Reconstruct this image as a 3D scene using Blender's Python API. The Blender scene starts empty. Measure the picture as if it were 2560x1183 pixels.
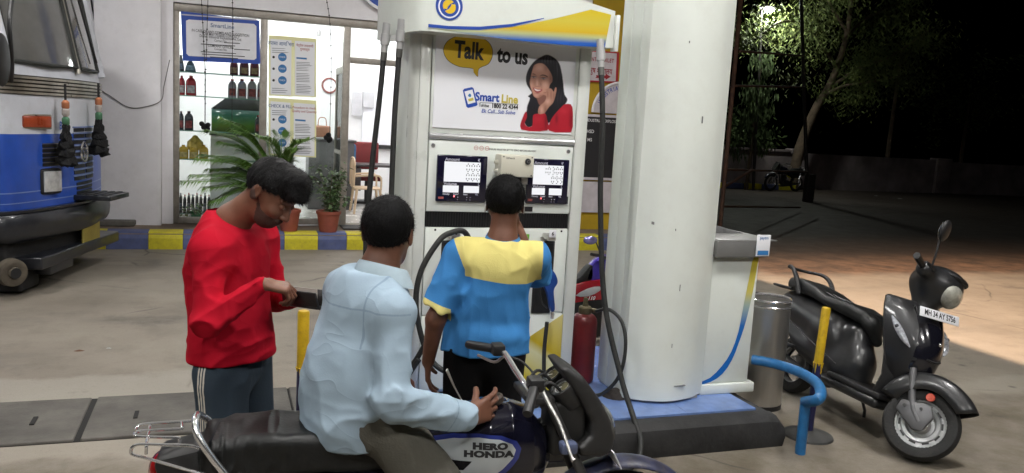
import bpy, bmesh, math, random
import numpy as np
from mathutils import Vector, Matrix
rnd = random.Random(7)
sc = bpy.context.scene
col = sc.collection
R_ = math.radians
# ---------------------------------------------------------------- camera, light, exposure
FOC, PITCH, ROLL, YAW, CAMH = 2050.0, R_(7.82), R_(3.27), R_(19.7), 1.85
def _yaw(v):
    x, y, z = v
    return np.array([x*math.cos(YAW)+y*math.sin(YAW), -x*math.sin(YAW)+y*math.cos(YAW), z])
_F = np.array([0, math.cos(PITCH), -math.sin(PITCH)]); _U = np.array([0, math.sin(PITCH), math.cos(PITCH)]); _R = np.array([1., 0, 0])
_R, _U = math.cos(ROLL)*_R+math.sin(ROLL)*_U, -math.sin(ROLL)*_R+math.cos(ROLL)*_U
_R, _U, _F = _yaw(_R), _yaw(_U), _yaw(_F)
_C = np.array([0, 0, CAMH])
def ray(u, v): return _F+_R*((u-1280)/FOC)-_U*((v-591.5)/FOC)
def GP(u, v, z=0.): d = ray(u, v); return _C+d*((z-CAMH)/d[2])
def YP(u, v, Y): d = ray(u, v); return _C+d*(Y/d[1])
def XP(u, v, X): d = ray(u, v); return _C+d*(X/d[0])
cam_d = bpy.data.cameras.new('camera'); cam = bpy.data.objects.new('camera', cam_d); col.objects.link(cam)
cam_d.sensor_fit = 'HORIZONTAL'; cam_d.sensor_width = 36; cam_d.lens = 36*FOC/2560
cam_d.clip_start = .05; cam_d.clip_end = 1000
cam.matrix_world = Matrix(((_R[0], _U[0], -_F[0], 0), (_R[1], _U[1], -_F[1], 0), (_R[2], _U[2], -_F[2], CAMH), (0, 0, 0, 1)))
sc.camera = cam
w = bpy.data.worlds.new('World'); sc.world = w; w.use_nodes = True
nt = w.node_tree; bg = nt.nodes['Background']
sky = nt.nodes.new('ShaderNodeTexSky'); sky.sky_type = 'NISHITA'; sky.sun_disc = False
sky.sun_elevation = R_(-6); sky.sun_rotation = R_(200)
nt.links.new(sky.outputs[0], bg.inputs[0]); bg.inputs[1].default_value = .02
vs = sc.view_settings; vs.view_transform = 'Standard'; vs.look = 'None'; vs.gamma = 1; vs.use_curve_mapping = False
vs.exposure = 0.0
sc.cycles.use_denoising = True
sc.cycles.max_bounces = 7; sc.cycles.transparent_max_bounces = 12
sc.cycles.sample_clamp_indirect = 6; sc.cycles.caustics_reflective = False; sc.cycles.caustics_refractive = False
sc.cycles.blur_glossy = .6
# ---------------------------------------------------------------- materials
def srgb(h):
    h = h.lstrip('#'); c = [int(h[i:i+2], 16)/255 for i in (0, 2, 4)]
    return tuple(x/12.92 if x <= .04045 else ((x+.055)/1.055)**2.4 for x in c)
MATS = {}
def _in(b, names, v):
    for n in names:
        if n in b.inputs: b.inputs[n].default_value = v; return
def mat(name, c=0, rough=.6, metal=0., var=.12, vs_=6., bump=0., bs=40., spec=.5, emit=0., coat=0., c2=None, trans=0., alpha=1., stretch=(1, 1, 1), bd=.01, dirt=0., dirtc=(.08, .07, .055), sheen=0., objc=True):
    """principled material with object-space noise in colour and roughness"""
    if name in MATS: return MATS[name]
    if isinstance(c, str): c = srgb(c)
    m = bpy.data.materials.new(name); m.use_nodes = True; t = m.node_tree; N = t.nodes; L = t.links
    b = N['Principled BSDF']
    b.inputs['Metallic'].default_value = metal; b.inputs['Roughness'].default_value = rough
    _in(b, ['Specular IOR Level', 'Specular'], spec); _in(b, ['Coat Weight', 'Clearcoat'], coat); _in(b, ['Coat Roughness'], .08)
    _in(b, ['Transmission Weight', 'Transmission'], trans); _in(b, ['Sheen Weight'], sheen)
    b.inputs['Alpha'].default_value = alpha
    tc = N.new('ShaderNodeTexCoord'); mp = N.new('ShaderNodeMapping'); mp.inputs['Scale'].default_value = stretch
    L.new(tc.outputs['Object'], mp.inputs[0])
    n1 = N.new('ShaderNodeTexNoise'); n1.inputs['Scale'].default_value = vs_; n1.inputs['Detail'].default_value = 5; n1.inputs['Roughness'].default_value = .6
    L.new(mp.outputs[0], n1.inputs[0])
    rp = N.new('ShaderNodeValToRGB'); rp.color_ramp.elements[0].position = .3; rp.color_ramp.elements[1].position = .7
    k = c2 if c2 is not None else tuple(x*(1-2*var) for x in c)
    if isinstance(k, str): k = srgb(k)
    rp.color_ramp.elements[0].color = (*k, 1); rp.color_ramp.elements[1].color = (*c, 1)
    L.new(n1.outputs[0], rp.inputs[0]); last = rp.outputs[0]
    if dirt > 0:
        n3 = N.new('ShaderNodeTexNoise'); n3.inputs['Scale'].default_value = vs_*2.7; n3.inputs['Detail'].default_value = 8; n3.inputs['Roughness'].default_value = .75
        L.new(mp.outputs[0], n3.inputs[0])
        r3 = N.new('ShaderNodeValToRGB'); r3.color_ramp.elements[0].position = .5; r3.color_ramp.elements[1].position = .78
        r3.color_ramp.elements[1].color = (dirt, dirt, dirt, 1); L.new(n3.outputs[0], r3.inputs[0])
        mx = N.new('ShaderNodeMix'); mx.data_type = 'RGBA'; L.new(r3.outputs[0], mx.inputs[0]); L.new(last, mx.inputs[6]); mx.inputs[7].default_value = (*dirtc, 1); last = mx.outputs[2]
    L.new(last, b.inputs['Base Color'])
    mr = N.new('ShaderNodeMapRange'); mr.inputs[3].default_value = max(0, rough-.1); mr.inputs[4].default_value = min(1, rough+.1)
    L.new(n1.outputs[0], mr.inputs[0]); L.new(mr.outputs[0], b.inputs['Roughness'])
    if bump > 0:
        n2 = N.new('ShaderNodeTexNoise'); n2.inputs['Scale'].default_value = bs; n2.inputs['Detail'].default_value = 4
        L.new(mp.outputs[0], n2.inputs[0])
        bp = N.new('ShaderNodeBump'); bp.inputs['Strength'].default_value = bump; bp.inputs['Distance'].default_value = bd
        L.new(n2.outputs[0], bp.inputs['Height']); L.new(bp.outputs[0], b.inputs['Normal'])
    if emit > 0:
        _in(b, ['Emission Color', 'Emission'], (*c, 1)); b.inputs['Emission Strength'].default_value = emit
    m['_'] = 1; MATS[name] = m
    return m
# ---------------------------------------------------------------- mesh helpers: every function returns (verts, faces)
class MB:
    def __init__(s): s.v = []; s.f = []; s.m = []; s.cur = 0
    def add(s, vf, M=None):
        v, f = vf; o = len(s.v)
        if M is not None: v = [tuple(M @ Vector(p)) for p in v]
        s.v += [tuple(map(float, p)) for p in v]; s.f += [tuple(int(i)+o for i in q) for q in f]; s.m += [s.cur]*len(f)
        return s
    def build(s, name, mats, parent=None, smooth=True, ang=38, loc=None, rot=None):
        me = bpy.data.meshes.new(name); me.from_pydata(s.v, [], s.f)
        if not isinstance(mats, (list, tuple)): mats = [mats]
        for m in mats: me.materials.append(m)
        if len(mats) > 1: me.polygons.foreach_set('material_index', s.m)
        return fin(name, me, parent, smooth, ang, loc, rot)
def fin(name, me, parent=None, smooth=True, ang=38, loc=None, rot=None):
    if smooth:
        me.polygons.foreach_set('use_smooth', [True]*len(me.polygons))
        bm = bmesh.new(); bm.from_mesh(me)
        a = R_(ang)
        for e in bm.edges:
            if len(e.link_faces) == 2 and e.calc_face_angle(0) > a: e.smooth = False
        bm.normal_update(); bm.to_mesh(me); bm.free()
    me.update()
    o = bpy.data.objects.new(name, me); col.objects.link(o)
    if parent: o.parent = parent
    if loc is not None: o.location = loc
    if rot is not None: o.rotation_euler = rot
    return o
def mk(name, vf, m, parent=None, **k): return MB().add(vf).build(name, m, parent, **k)
def box(x0, x1, y0, y1, z0, z1, b=0.):
    if b <= 0:
        v = [(x, y, z) for z in (z0, z1) for y in (y0, y1) for x in (x0, x1)]
        return v, [(0, 2, 3, 1), (4, 5, 7, 6), (0, 1, 5, 4), (2, 6, 7, 3), (0, 4, 6, 2), (1, 3, 7, 5)]
    bm = bmesh.new(); bmesh.ops.create_cube(bm, size=1)
    for q in bm.verts: q.co = Vector(((x0+x1)/2+q.co.x*(x1-x0), (y0+y1)/2+q.co.y*(y1-y0), (z0+z1)/2+q.co.z*(z1-z0)))
    b = min(b, .49*min(x1-x0, y1-y0, z1-z0))
    bmesh.ops.bevel(bm, geom=list(bm.edges), offset=b, segments=2 if b < .02 else 3, profile=.5, affect='EDGES')
    return b2vf(bm)
def b2vf(bm):
    bm.verts.index_update(); v = [tuple(q.co) for q in bm.verts]; f = [tuple(x.index for x in q.verts) for q in bm.faces]; bm.free(); return v, f
def spl(P, n=8, closed=False):
    """catmull-rom through points of any dimension"""
    P = np.array(P, float); k = len(P); out = []
    rng = range(k) if closed else range(k-1)
    for i in rng:
        if closed: a, b, c, d = P[(i-1) % k], P[i], P[(i+1) % k], P[(i+2) % k]
        else: b, c = P[i], P[i+1]; a = P[i-1] if i else 2*b-c; d = P[i+2] if i+2 < k else 2*c-b
        for t in np.linspace(0, 1, n, endpoint=False):
            out.append(.5*((2*b)+(c-a)*t+(2*a-5*b+4*c-d)*t*t+(3*b-a-3*c+d)*t**3))
    if not closed: out.append(P[-1])
    return np.array(out)
def frames(P):
    P = np.array(P, float); T = np.gradient(P, axis=0); T /= np.maximum(np.linalg.norm(T, axis=1, keepdims=True), 1e-9)
    n = np.cross(T[0], (0, 0, 1)); 
    if np.linalg.norm(n) < 1e-3: n = np.cross(T[0], (0, 1, 0))
    n /= np.linalg.norm(n); Ns = [n]
    for i in range(1, len(P)):
        n = n-T[i]*(n@T[i]); n /= max(np.linalg.norm(n), 1e-9); Ns.append(n)
    Ns = np.array(Ns); return T, Ns, np.cross(T, Ns)
def tube(P, r, seg=10, cap=True, n=0, flat=1.):
    """round bar along points; r number or per-point list; n>0 smooths the path"""
    P = np.array(P, float); rr = np.full(len(P), r, float) if np.isscalar(r) else np.array(r, float)
    if n: q = spl(np.c_[P, rr], n); P, rr = q[:, :3], q[:, 3]
    T, N, B = frames(P); v = []; f = []
    for i in range(len(P)):
        for j in range(seg):
            a = 2*math.pi*j/seg; v.append(P[i]+rr[i]*(math.cos(a)*N[i]+flat*math.sin(a)*B[i]))
    for i in range(len(P)-1):
        for j in range(seg):
            k = (j+1) % seg; f.append((i*seg+j, i*seg+k, (i+1)*seg+k, (i+1)*seg+j))
    if cap: f.append(tuple(range(seg))[::-1]); f.append(tuple(range((len(P)-1)*seg, len(P)*seg)))
    return v, f
def lathe(prof, seg=32, M=None, a0=0, a1=2*math.pi):
    """profile of (r,z) turned round z"""
    v = []; f = []; full = abs(a1-a0-2*math.pi) < 1e-6; m = seg if full else seg+1
    for r, z in prof:
        for j in range(m):
            a = a0+(a1-a0)*j/seg; v.append((r*math.cos(a), r*math.sin(a), z))
    for i in range(len(prof)-1):
        for j in range(seg):
            k = (j+1) % m; f.append((i*m+j, i*m+k, (i+1)*m+k, (i+1)*m+j))
    if M is not None: v = [tuple(M @ Vector(p)) for p in v]
    return v, f
def loft(rings, cap=True, closed=True):
    """rings: list of equal-length point lists"""
    n = len(rings[0]); v = [tuple(p) for r in rings for p in r]; f = []
    for i in range(len(rings)-1):
        for j in range(n if closed else n-1):
            k = (j+1) % n; f.append((i*n+j, i*n+k, (i+1)*n+k, (i+1)*n+j))
    if cap: f.append(tuple(range(n))[::-1]); f.append(tuple(range((len(rings)-1)*n, len(rings)*n)))
    return v, f
def prism(poly, a0, a1, axis='y', b=0.):
    """2D polygon extruded along an axis: 'y' -> poly in xz, 'x' -> poly in yz, 'z' -> poly in xy"""
    def P(p, a): return {'y': (p[0], a, p[1]), 'x': (a, p[0], p[1]), 'z': (p[0], p[1], a)}[axis]
    n = len(poly); v = [P(p, a0) for p in poly]+[P(p, a1) for p in poly]
    f = [tuple(range(n)), tuple(range(n, 2*n))[::-1]]+[(i, i+n, (i+1) % n+n, (i+1) % n) for i in range(n)]
    bm = bmesh.new(); V = [bm.verts.new(p) for p in v]
    for q in f: bm.faces.new([V[i] for i in q])
    bmesh.ops.recalc_face_normals(bm, faces=bm.faces)
    if b > 0: bmesh.ops.bevel(bm, geom=[e for e in bm.edges], offset=b, segments=2, profile=.5, affect='EDGES')
    return b2vf(bm)
def cyl(p0, p1, r0, r1=None, seg=16):
    return tube([p0, p1], [r0, r0 if r1 is None else r1], seg)
def ell(c, r, seg=20, rings=12):
    v = []; f = []
    bm = bmesh.new(); bmesh.ops.create_uvsphere(bm, u_segments=seg, v_segments=rings, radius=1)
    for q in bm.verts: q.co = Vector((c[0]+q.co.x*r[0], c[1]+q.co.y*r[1], c[2]+q.co.z*r[2]))
    return b2vf(bm)
def sheet(poly, M=None):
    v = [(p[0], p[1], 0) for p in poly]
    if M is not None: v = [tuple(M @ Vector(p)) for p in v]
    return v, [tuple(range(len(v)))]
def xf(vf, M): return [tuple(M @ Vector(p)) for p in vf[0]], vf[1]
def T_(x, y, z): return Matrix.Translation((x, y, z))
def RZ(a): return Matrix.Rotation(R_(a), 4, 'Z')
def RX(a): return Matrix.Rotation(R_(a), 4, 'X')
def RY(a): return Matrix.Rotation(R_(a), 4, 'Y')
def plane_M(o, right, up):
    """matrix for flat print: local x -> right, y -> up, z -> out of the surface"""
    r = Vector(right).normalized(); u = Vector(up).normalized(); n = r.cross(u)
    return Matrix(((r.x, u.x, n.x, o[0]), (r.y, u.y, n.y, o[1]), (r.z, u.z, n.z, o[2]), (0, 0, 0, 1)))
def text_vf(s, size, M, bold=0., sx=1., align='CENTER', shear=0., space=1.):
    c = bpy.data.curves.new('lettering', 'FONT'); c.body = s; c.size = size; c.align_x = align; c.align_y = 'CENTER'
    c.offset = bold; c.shear = shear; c.space_character = space; c.resolution_u = 3; c.fill_mode = 'FRONT' if hasattr(c, 'fill_mode') else c.fill_mode
    o = bpy.data.objects.new('lettering', c); col.objects.link(o)
    dg = bpy.context.evaluated_depsgraph_get(); dg.update()
    me = o.evaluated_get(dg).to_mesh(); v = [tuple(M @ Vector((p.co.x*sx, p.co.y, p.co.z))) for p in me.vertices]; f = [tuple(q.vertices) for q in me.polygons]
    o.evaluated_get(dg).to_mesh_clear(); bpy.data.objects.remove(o); bpy.data.curves.remove(c)
    return v, f
def ngon(cx, cy, rx, ry=None, n=40): 
    ry = rx if ry is None else ry
    return [(cx+rx*math.cos(2*math.pi*i/n), cy+ry*math.sin(2*math.pi*i/n)) for i in range(n)]
def rrect(x0, x1, y0, y1, r, n=5):
    o = []
    for cx, cy, a in ((x1-r, y1-r, 0), (x0+r, y1-r, 90), (x0+r, y0+r, 180), (x1-r, y0+r, 270)):
        for i in range(n+1): t = R_(a+90*i/n); o.append((cx+r*math.cos(t), cy+r*math.sin(t)))
    return o
def ring2(cx, cy, r0, r1, n=40):
    v = []; f = []
    for i in range(n):
        a = 2*math.pi*i/n
        v += [(cx+r0*math.cos(a), cy+r0*math.sin(a), 0), (cx+r1*math.cos(a), cy+r1*math.sin(a), 0)]
    for i in range(n): j = (i+1) % n; f.append((2*i, 2*i+1, 2*j+1, 2*j))
    return v, f
# ---------------------------------------------------------------- tagging
def empty(name, loc=(0, 0, 0), M=None):
    o = bpy.data.objects.new(name, None); o.empty_display_size = .05; col.objects.link(o)
    if M is not None: o.matrix_world = M
    else: o.location = loc
    return o
def tag(o, label=None, cat=None, group=None, kind=None):
    if label: o['label'] = label
    if cat: o['category'] = cat
    if group: o['group'] = group
    if kind: o['kind'] = kind
    return o
def thing(name, label, cat, loc=(0, 0, 0), group=None, M=None): return tag(empty(name, loc, M), label, cat, group)
def struct(o): o['kind'] = 'structure'; return o
def dup(root, loc=None, M=None, label=None):
    r = root.copy(); col.objects.link(r)
    if M is not None: r.matrix_world = M
    elif loc is not None: r.location = loc
    if label: r['label'] = label
    for ch in list(root.children):
        c = ch.copy(); col.objects.link(c); c.parent = r
        for g in ch.children: d = g.copy(); col.objects.link(d); d.parent = c
    return r
def rigM(X, Y, h, lean=0.):
    return Matrix.Translation((X, Y, 0)) @ Matrix.Rotation(R_(h), 4, 'Z') @ Matrix.Rotation(-R_(lean), 4, 'X')
# ---------------------------------------------------------------- signed distance bodies, meshed with surface nets
def s_cap(P, a, b, ra, rb=None, fl=None):
    """tapered capsule; fl=(axis vector, factor) squashes it along an axis"""
    rb = ra if rb is None else rb; a = np.array(a, np.float32); b = np.array(b, np.float32)
    d = b-a; q = P-a
    t = np.clip((q@d)/max(d@d, 1e-9), 0, 1)
    q = q-t[..., None]*d
    if fl is not None:
        n = np.array(fl[0], np.float32); n = n/np.linalg.norm(n); s = q@n; q = q+np.multiply.outer(s*(1/fl[1]-1), n)
        return (np.sqrt((q*q).sum(-1))-(ra+t*(rb-ra)))*(1 if fl[1] >= 1 else fl[1]**.5)
    return np.sqrt((q*q).sum(-1))-(ra+t*(rb-ra))
def s_ell(P, c, r, Rm=None):
    q = P-np.array(c, np.float32)
    if Rm is not None: q = q@np.array(Rm, np.float32)
    r = np.array(r, np.float32); k0 = np.sqrt(((q/r)**2).sum(-1)); k1 = np.sqrt(((q/(r*r))**2).sum(-1))
    return k0*(k0-1)/np.maximum(k1, 1e-6)
def s_box(P, c, h, rd, Rm=None):
    q = P-np.array(c, np.float32)
    if Rm is not None: q = q@np.array(Rm, np.float32)
    q = np.abs(q)-np.array(h, np.float32)+rd
    return np.sqrt((np.maximum(q, 0)**2).sum(-1))+np.minimum(q.max(-1), 0)-rd
def su(a, b, k):
    h = np.clip(.5+.5*(b-a)/k, 0, 1); return b+(a-b)*h-k*h*(1-h)
def ss(a, b, k):  # a minus b
    return -su(-a, b, k)
def si(a, b, k): return -su(-a, -b, k)
def _h(i, j, k): 
    x = np.sin(i*127.1+j*311.7+k*74.7)*43758.5453; return x-np.floor(x)
def noise(P, f):
    q = P*np.array(f, np.float32); i = np.floor(q); t = q-i; t = t*t*(3-2*t); r = 0
    for a in (0, 1):
        wa = t[..., 0] if a else 1-t[..., 0]
        for b in (0, 1):
            wb = t[..., 1] if b else 1-t[..., 1]
            for c in (0, 1):
                wc = t[..., 2] if c else 1-t[..., 2]
                r = r+wa*wb*wc*_h(i[..., 0]+a, i[..., 1]+b, i[..., 2]+c)
    return r*2-1
def surfnet(fn, lo, hi, h):
    lo = np.array(lo, float); hi = np.array(hi, float); n = np.ceil((hi-lo)/h).astype(int)+1
    B = 8; nb = np.ceil(n/B).astype(int); n = nb*B+1
    V = np.full(n, 9., np.float32)
    c = np.stack(np.meshgrid(*[(lo[i]+h*(B*np.arange(nb[i])+B/2)).astype(np.float32) for i in range(3)], indexing='ij'), -1)
    dc = fn(c); r = B*h*.87*1.5+.012
    far = np.argwhere(dc <= -r)
    for i, j, k in far: V[i*B:i*B+B+1, j*B:j*B+B+1, k*B:k*B+B+1] = -9.
    near = np.argwhere(np.abs(dc) < r); o = np.stack(np.meshgrid(*[np.arange(B+1)]*3, indexing='ij'), -1)
    for s0 in range(0, len(near), 400):
        nn = near[s0:s0+400]; idx = nn[:, None, None, None, :]*B+o[None]
        val = fn((lo+h*idx).astype(np.float32)); V[idx[..., 0], idx[..., 1], idx[..., 2]] = val
    S = V < 0
    c = np.zeros(n-1, np.int8)
    for a in (0, 1):
        for b in (0, 1):
            for d in (0, 1): c += S[a:n[0]-1+a, b:n[1]-1+b, d:n[2]-1+d]
    act = (c > 0) & (c < 8); ids = np.full(n-1, -1, np.int64); I = np.argwhere(act); ids[act] = np.arange(len(I))
    acc = np.zeros((len(I), 3)); cnt = np.zeros(len(I))
    for axis in range(3):
        o = [k for k in range(3) if k != axis]
        for a in (0, 1):
            for b in (0, 1):
                p = I.copy(); p[:, o[0]] += a; p[:, o[1]] += b; q = p.copy(); q[:, axis] += 1
                va = V[p[:, 0], p[:, 1], p[:, 2]]; vb = V[q[:, 0], q[:, 1], q[:, 2]]; m = (va < 0) != (vb < 0)
                t = np.where(m, va/np.where(m, va-vb, 1), 0); x = p.astype(float); x[:, axis] += t
                acc[m] += x[m]; cnt[m] += 1
    verts = lo+h*acc/np.maximum(cnt, 1)[:, None]
    faces = []
    for axis in range(3):
        o = [k for k in range(3) if k != axis]
        sl0 = [slice(1, -1)]*3; sl0[axis] = slice(0, n[axis]-1); sl1 = list(sl0); sl1[axis] = slice(1, n[axis])
        A = S[tuple(sl0)]; B = S[tuple(sl1)]; E = np.argwhere(A != B)
        if not len(E): continue
        sg = A[E[:, 0], E[:, 1], E[:, 2]]; E = E.copy(); E[:, o[0]] += 1; E[:, o[1]] += 1
        def cid(da, db): q = E.copy(); q[:, o[0]] += da; q[:, o[1]] += db; return ids[q[:, 0], q[:, 1], q[:, 2]]
        Q = np.stack([cid(-1, -1), cid(0, -1), cid(0, 0), cid(-1, 0)], 1)
        fl = sg if axis != 1 else ~sg
        Q[~fl] = Q[~fl][:, ::-1]; faces.append(Q)
    F = np.concatenate(faces); F = F[(F >= 0).all(1)]
    return verts, F
def sdf_obj(name, fn, lo, hi, h, m, parent=None, reg=None, M=None):
    v, f = surfnet(fn, lo, hi, h)
    if M is not None: v = v@np.array(M.to_3x3()).T+np.array(M.translation)
    me = bpy.data.meshes.new(name); me.vertices.add(len(v)); me.vertices.foreach_set('co', v.astype(np.float32).ravel())
    me.loops.add(f.size); me.loops.foreach_set('vertex_index', f.ravel().astype(np.int32))
    me.polygons.add(len(f)); me.polygons.foreach_set('loop_start', np.arange(0, f.size, 4, dtype=np.int32))
    me.polygons.foreach_set('use_smooth', np.ones(len(f), bool)); me.update(calc_edges=True); me.validate()
    for x in (m if isinstance(m, (list, tuple)) else [m]): me.materials.append(x)
    if reg:
        for k, fnr in reg.items():
            at = me.attributes.new(k, 'FLOAT', 'POINT'); at.data.foreach_set('value', np.asarray(fnr(v), np.float32))
    o = bpy.data.objects.new(name, me); col.objects.link(o)
    if parent: o.parent = parent
    if name in ('shirt', 'trousers'): sm_ = o.modifiers.new('soften', 'SMOOTH'); sm_.factor = .5; sm_.iterations = 10
    return o
def reg_mat(name, base, zones, rough=.8, bump=.25, bs=90., var=.06, vs_=5., sheen=0., spec=.3, bd=.004):
    """base colour plus zones [(attribute, colour)]: where attribute>0 the zone colour shows"""
    m = mat(name, base, rough=rough, bump=bump, bs=bs, var=var, vs_=vs_, sheen=sheen, spec=spec, bd=bd)
    t = m.node_tree; N = t.nodes; L = t.links; b = N['Principled BSDF']; last = b.inputs['Base Color'].links[0].from_socket
    for at, c in zones:
        if isinstance(c, str): c = srgb(c)
        a = N.new('ShaderNodeAttribute'); a.attribute_name = at
        r = N.new('ShaderNodeMapRange'); r.inputs[1].default_value = -.0006; r.inputs[2].default_value = .0006; L.new(a.outputs['Fac'], r.inputs[0])
        x = N.new('ShaderNodeMix'); x.data_type = 'RGBA'; L.new(r.outputs[0], x.inputs[0]); L.new(last, x.inputs[6]); x.inputs[7].default_value = (*c, 1); last = x.outputs[2]
    L.new(last, b.inputs['Base Color'])
    return m
# ================================================================ setting
def ground_material():
    m = bpy.data.materials.new('ground_concrete'); m.use_nodes = True; t = m.node_tree; N = t.nodes; L = t.links; b = N['Principled BSDF']
    tc = N.new('ShaderNodeTexCoord'); sep = N.new('ShaderNodeSeparateXYZ'); L.new(tc.outputs['Object'], sep.inputs[0])
    def no(scale, det=6, ro=.6, str_=(1, 1, 1)):
        mp = N.new('ShaderNodeMapping'); mp.inputs['Scale'].default_value = str_; L.new(tc.outputs['Object'], mp.inputs[0])
        n = N.new('ShaderNodeTexNoise'); n.inputs['Scale'].default_value = scale; n.inputs['Detail'].default_value = det; n.inputs['Roughness'].default_value = ro
        L.new(mp.outputs[0], n.inputs[0]); return n.outputs[0]
    def ramp(s, p0, p1, c0=(0, 0, 0), c1=(1, 1, 1)):
        r = N.new('ShaderNodeValToRGB'); r.color_ramp.elements[0].position = p0; r.color_ramp.elements[1].position = p1
        r.color_ramp.elements[0].color = (*c0, 1); r.color_ramp.elements[1].color = (*c1, 1); L.new(s, r.inputs[0]); return r.outputs[0]
    def mix(fac, a, c):
        x = N.new('ShaderNodeMix'); x.data_type = 'RGBA'
        L.new(fac, x.inputs[0])
        for k, q in ((6, a), (7, c)):
            if isinstance(q, tuple): x.inputs[k].default_value = (*q, 1)
            else: L.new(q, x.inputs[k])
        return x.outputs[2]
    def math_(op, a, b_=None, c=None):
        x = N.new('ShaderNodeMath'); x.operation = op
        for k, q in enumerate((a, b_, c)):
            if q is None: continue
            if isinstance(q, (int, float)): x.inputs[k].default_value = q
            else: L.new(q, x.inputs[k])
        return x.outputs[0]
    def band(v, lo, hi, soft=.08):  # 1 inside lo..hi of a coordinate
        a = N.new('ShaderNodeMapRange'); a.inputs[1].default_value = lo-soft; a.inputs[2].default_value = lo+soft; L.new(v, a.inputs[0])
        c = N.new('ShaderNodeMapRange'); c.inputs[1].default_value = hi-soft; c.inputs[2].default_value = hi+soft; c.inputs[3].default_value = 1; c.inputs[4].default_value = 0; L.new(v, c.inputs[0])
        return math_('MULTIPLY', a.outputs[0], c.outputs[0])
    big = no(.55); mid = no(2.6, 8, .65); fin_ = no(38, 6, .7); wob = no(1.6, 5, .6); tyre = no(1.3, 6, .6, (.35, 1.6, 1))
    y = math_('ADD', sep.outputs[1], math_('MULTIPLY', math_('SUBTRACT', wob, .5), .55)); x = math_('ADD', sep.outputs[0], math_('MULTIPLY', math_('SUBTRACT', wob, .5), .9))
    c = ramp(big, .35, .68, (.180, .155, .124), (.262, .230, .187))
    c = mix(math_('MULTIPLY', ramp(mid, .5, .75), .45), c, (.125, .108, .088))
    c = mix(math_('MULTIPLY', ramp(tyre, .55, .72), .4), c, (.09, .08, .07))
    # lighter cement patch behind the drain and in front of it
    c = mix(math_('MULTIPLY', band(y, 5.35, 6.0, .05), math_('MULTIPLY', band(x, -2.6, .15, .1), .75)), c, (.30, .275, .235))
    c = mix(math_('MULTIPLY', band(y, 4.52, 4.85, .04), .7), c, (.29, .26, .215))
    c = mix(math_('MULTIPLY', band(y, -3, 4.45, .06), ramp(mid, .35, .65)), c, (.135, .112, .078))
    # oil stains under parked vehicles
    oil = ramp(no(.9, 7, .7), .58, .7); c = mix(math_('MULTIPLY', oil, .55), c, (.045, .04, .036))
    # bare soil and dark asphalt past the forecourt on the right
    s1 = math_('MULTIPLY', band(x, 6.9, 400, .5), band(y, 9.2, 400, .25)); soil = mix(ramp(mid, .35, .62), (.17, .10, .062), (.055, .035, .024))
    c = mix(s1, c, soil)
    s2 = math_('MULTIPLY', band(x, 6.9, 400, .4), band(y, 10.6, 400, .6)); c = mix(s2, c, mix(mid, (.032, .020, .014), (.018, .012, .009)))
    c = mix(math_('MULTIPLY', ramp(fin_, .55, .75), .3), c, (.07, .06, .05))
    gr = no(190, 3, .7); c = mix(math_('MULTIPLY', ramp(gr, .52, .70), .38), c, (.06, .052, .044)); c = mix(math_('MULTIPLY', ramp(no(150, 2, .6), .60, .74), .30), c, (.36, .33, .29))
    vo = N.new('ShaderNodeTexVoronoi'); vo.inputs['Scale'].default_value = 2.3; L.new(tc.outputs['Object'], vo.inputs['Vector']); drip = math_('MULTIPLY', ramp(vo.outputs['Distance'], .03, .10, (1, 1, 1), (0, 0, 0)), ramp(no(.8, 3), .48, .56)); c = mix(math_('MULTIPLY', drip, .65), c, (.035, .031, .028))
    ve = N.new('ShaderNodeTexVoronoi'); ve.feature = 'DISTANCE_TO_EDGE'; ve.inputs['Scale'].default_value = .42; wv = N.new('ShaderNodeMix'); wv.data_type = 'VECTOR'; wv.inputs[0].default_value = .12; L.new(tc.outputs['Object'], wv.inputs[4]); nn = N.new('ShaderNodeTexNoise'); nn.inputs['Scale'].default_value = 2.2; nn.inputs['Detail'].default_value = 6; L.new(tc.outputs['Object'], nn.inputs[0]); L.new(nn.outputs['Color'], wv.inputs[5]); L.new(wv.outputs[1], ve.inputs['Vector'])
    crack = math_('MULTIPLY', ramp(ve.outputs['Distance'], .0015, .005, (1, 1, 1), (0, 0, 0)), ramp(no(.6, 3), .5, .58)); c = mix(math_('MULTIPLY', crack, .8), c, (.03, .027, .024))
    L.new(c, b.inputs['Base Color'])
    rr = N.new('ShaderNodeMapRange'); rr.inputs[3].default_value = .55; rr.inputs[4].default_value = .95; L.new(mid, rr.inputs[0]); L.new(rr.outputs[0], b.inputs['Roughness'])
    bp = N.new('ShaderNodeBump'); bp.inputs['Strength'].default_value = .35; bp.inputs['Distance'].default_value = .012
    hsum = math_('ADD', math_('MULTIPLY', fin_, .6), mid); L.new(hsum, bp.inputs['Height']); L.new(bp.outputs[0], b.inputs['Normal'])
    return m
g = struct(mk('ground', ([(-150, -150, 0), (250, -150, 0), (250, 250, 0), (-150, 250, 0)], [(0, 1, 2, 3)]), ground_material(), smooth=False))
M_slab = mat('drain_slab', (.135, .125, .11), rough=.85, var=.28, vs_=3.2, bump=.3, bs=60, dirt=.5, dirtc=(.05, .045, .04))
M_dark = mat('black_gap', (.012, .011, .01), rough=.9)
drain = struct(mk('drain_channel', box(-6, .95, 4.78, 5.49, -.2, .003), M_dark, smooth=False))
for x0, x1 in ((-5.4, -4.25), (-4.235, -3.08), (-3.065, -1.9), (-1.885, -.752), (-.718, .42), (.432, .93)):
    s = mk('drain_slab', box(x0, x1, 4.785, 5.485, -.05, .014+rnd.uniform(0, .006), .008), M_slab, drain, smooth=False)
    for fx in (.22, .78):
        xx = x0+(x1-x0)*fx; mk('lifting_slot', box(xx-.012, xx+.012, 5.05, 5.17, .0, .0225), M_dark, s, smooth=False)
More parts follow.
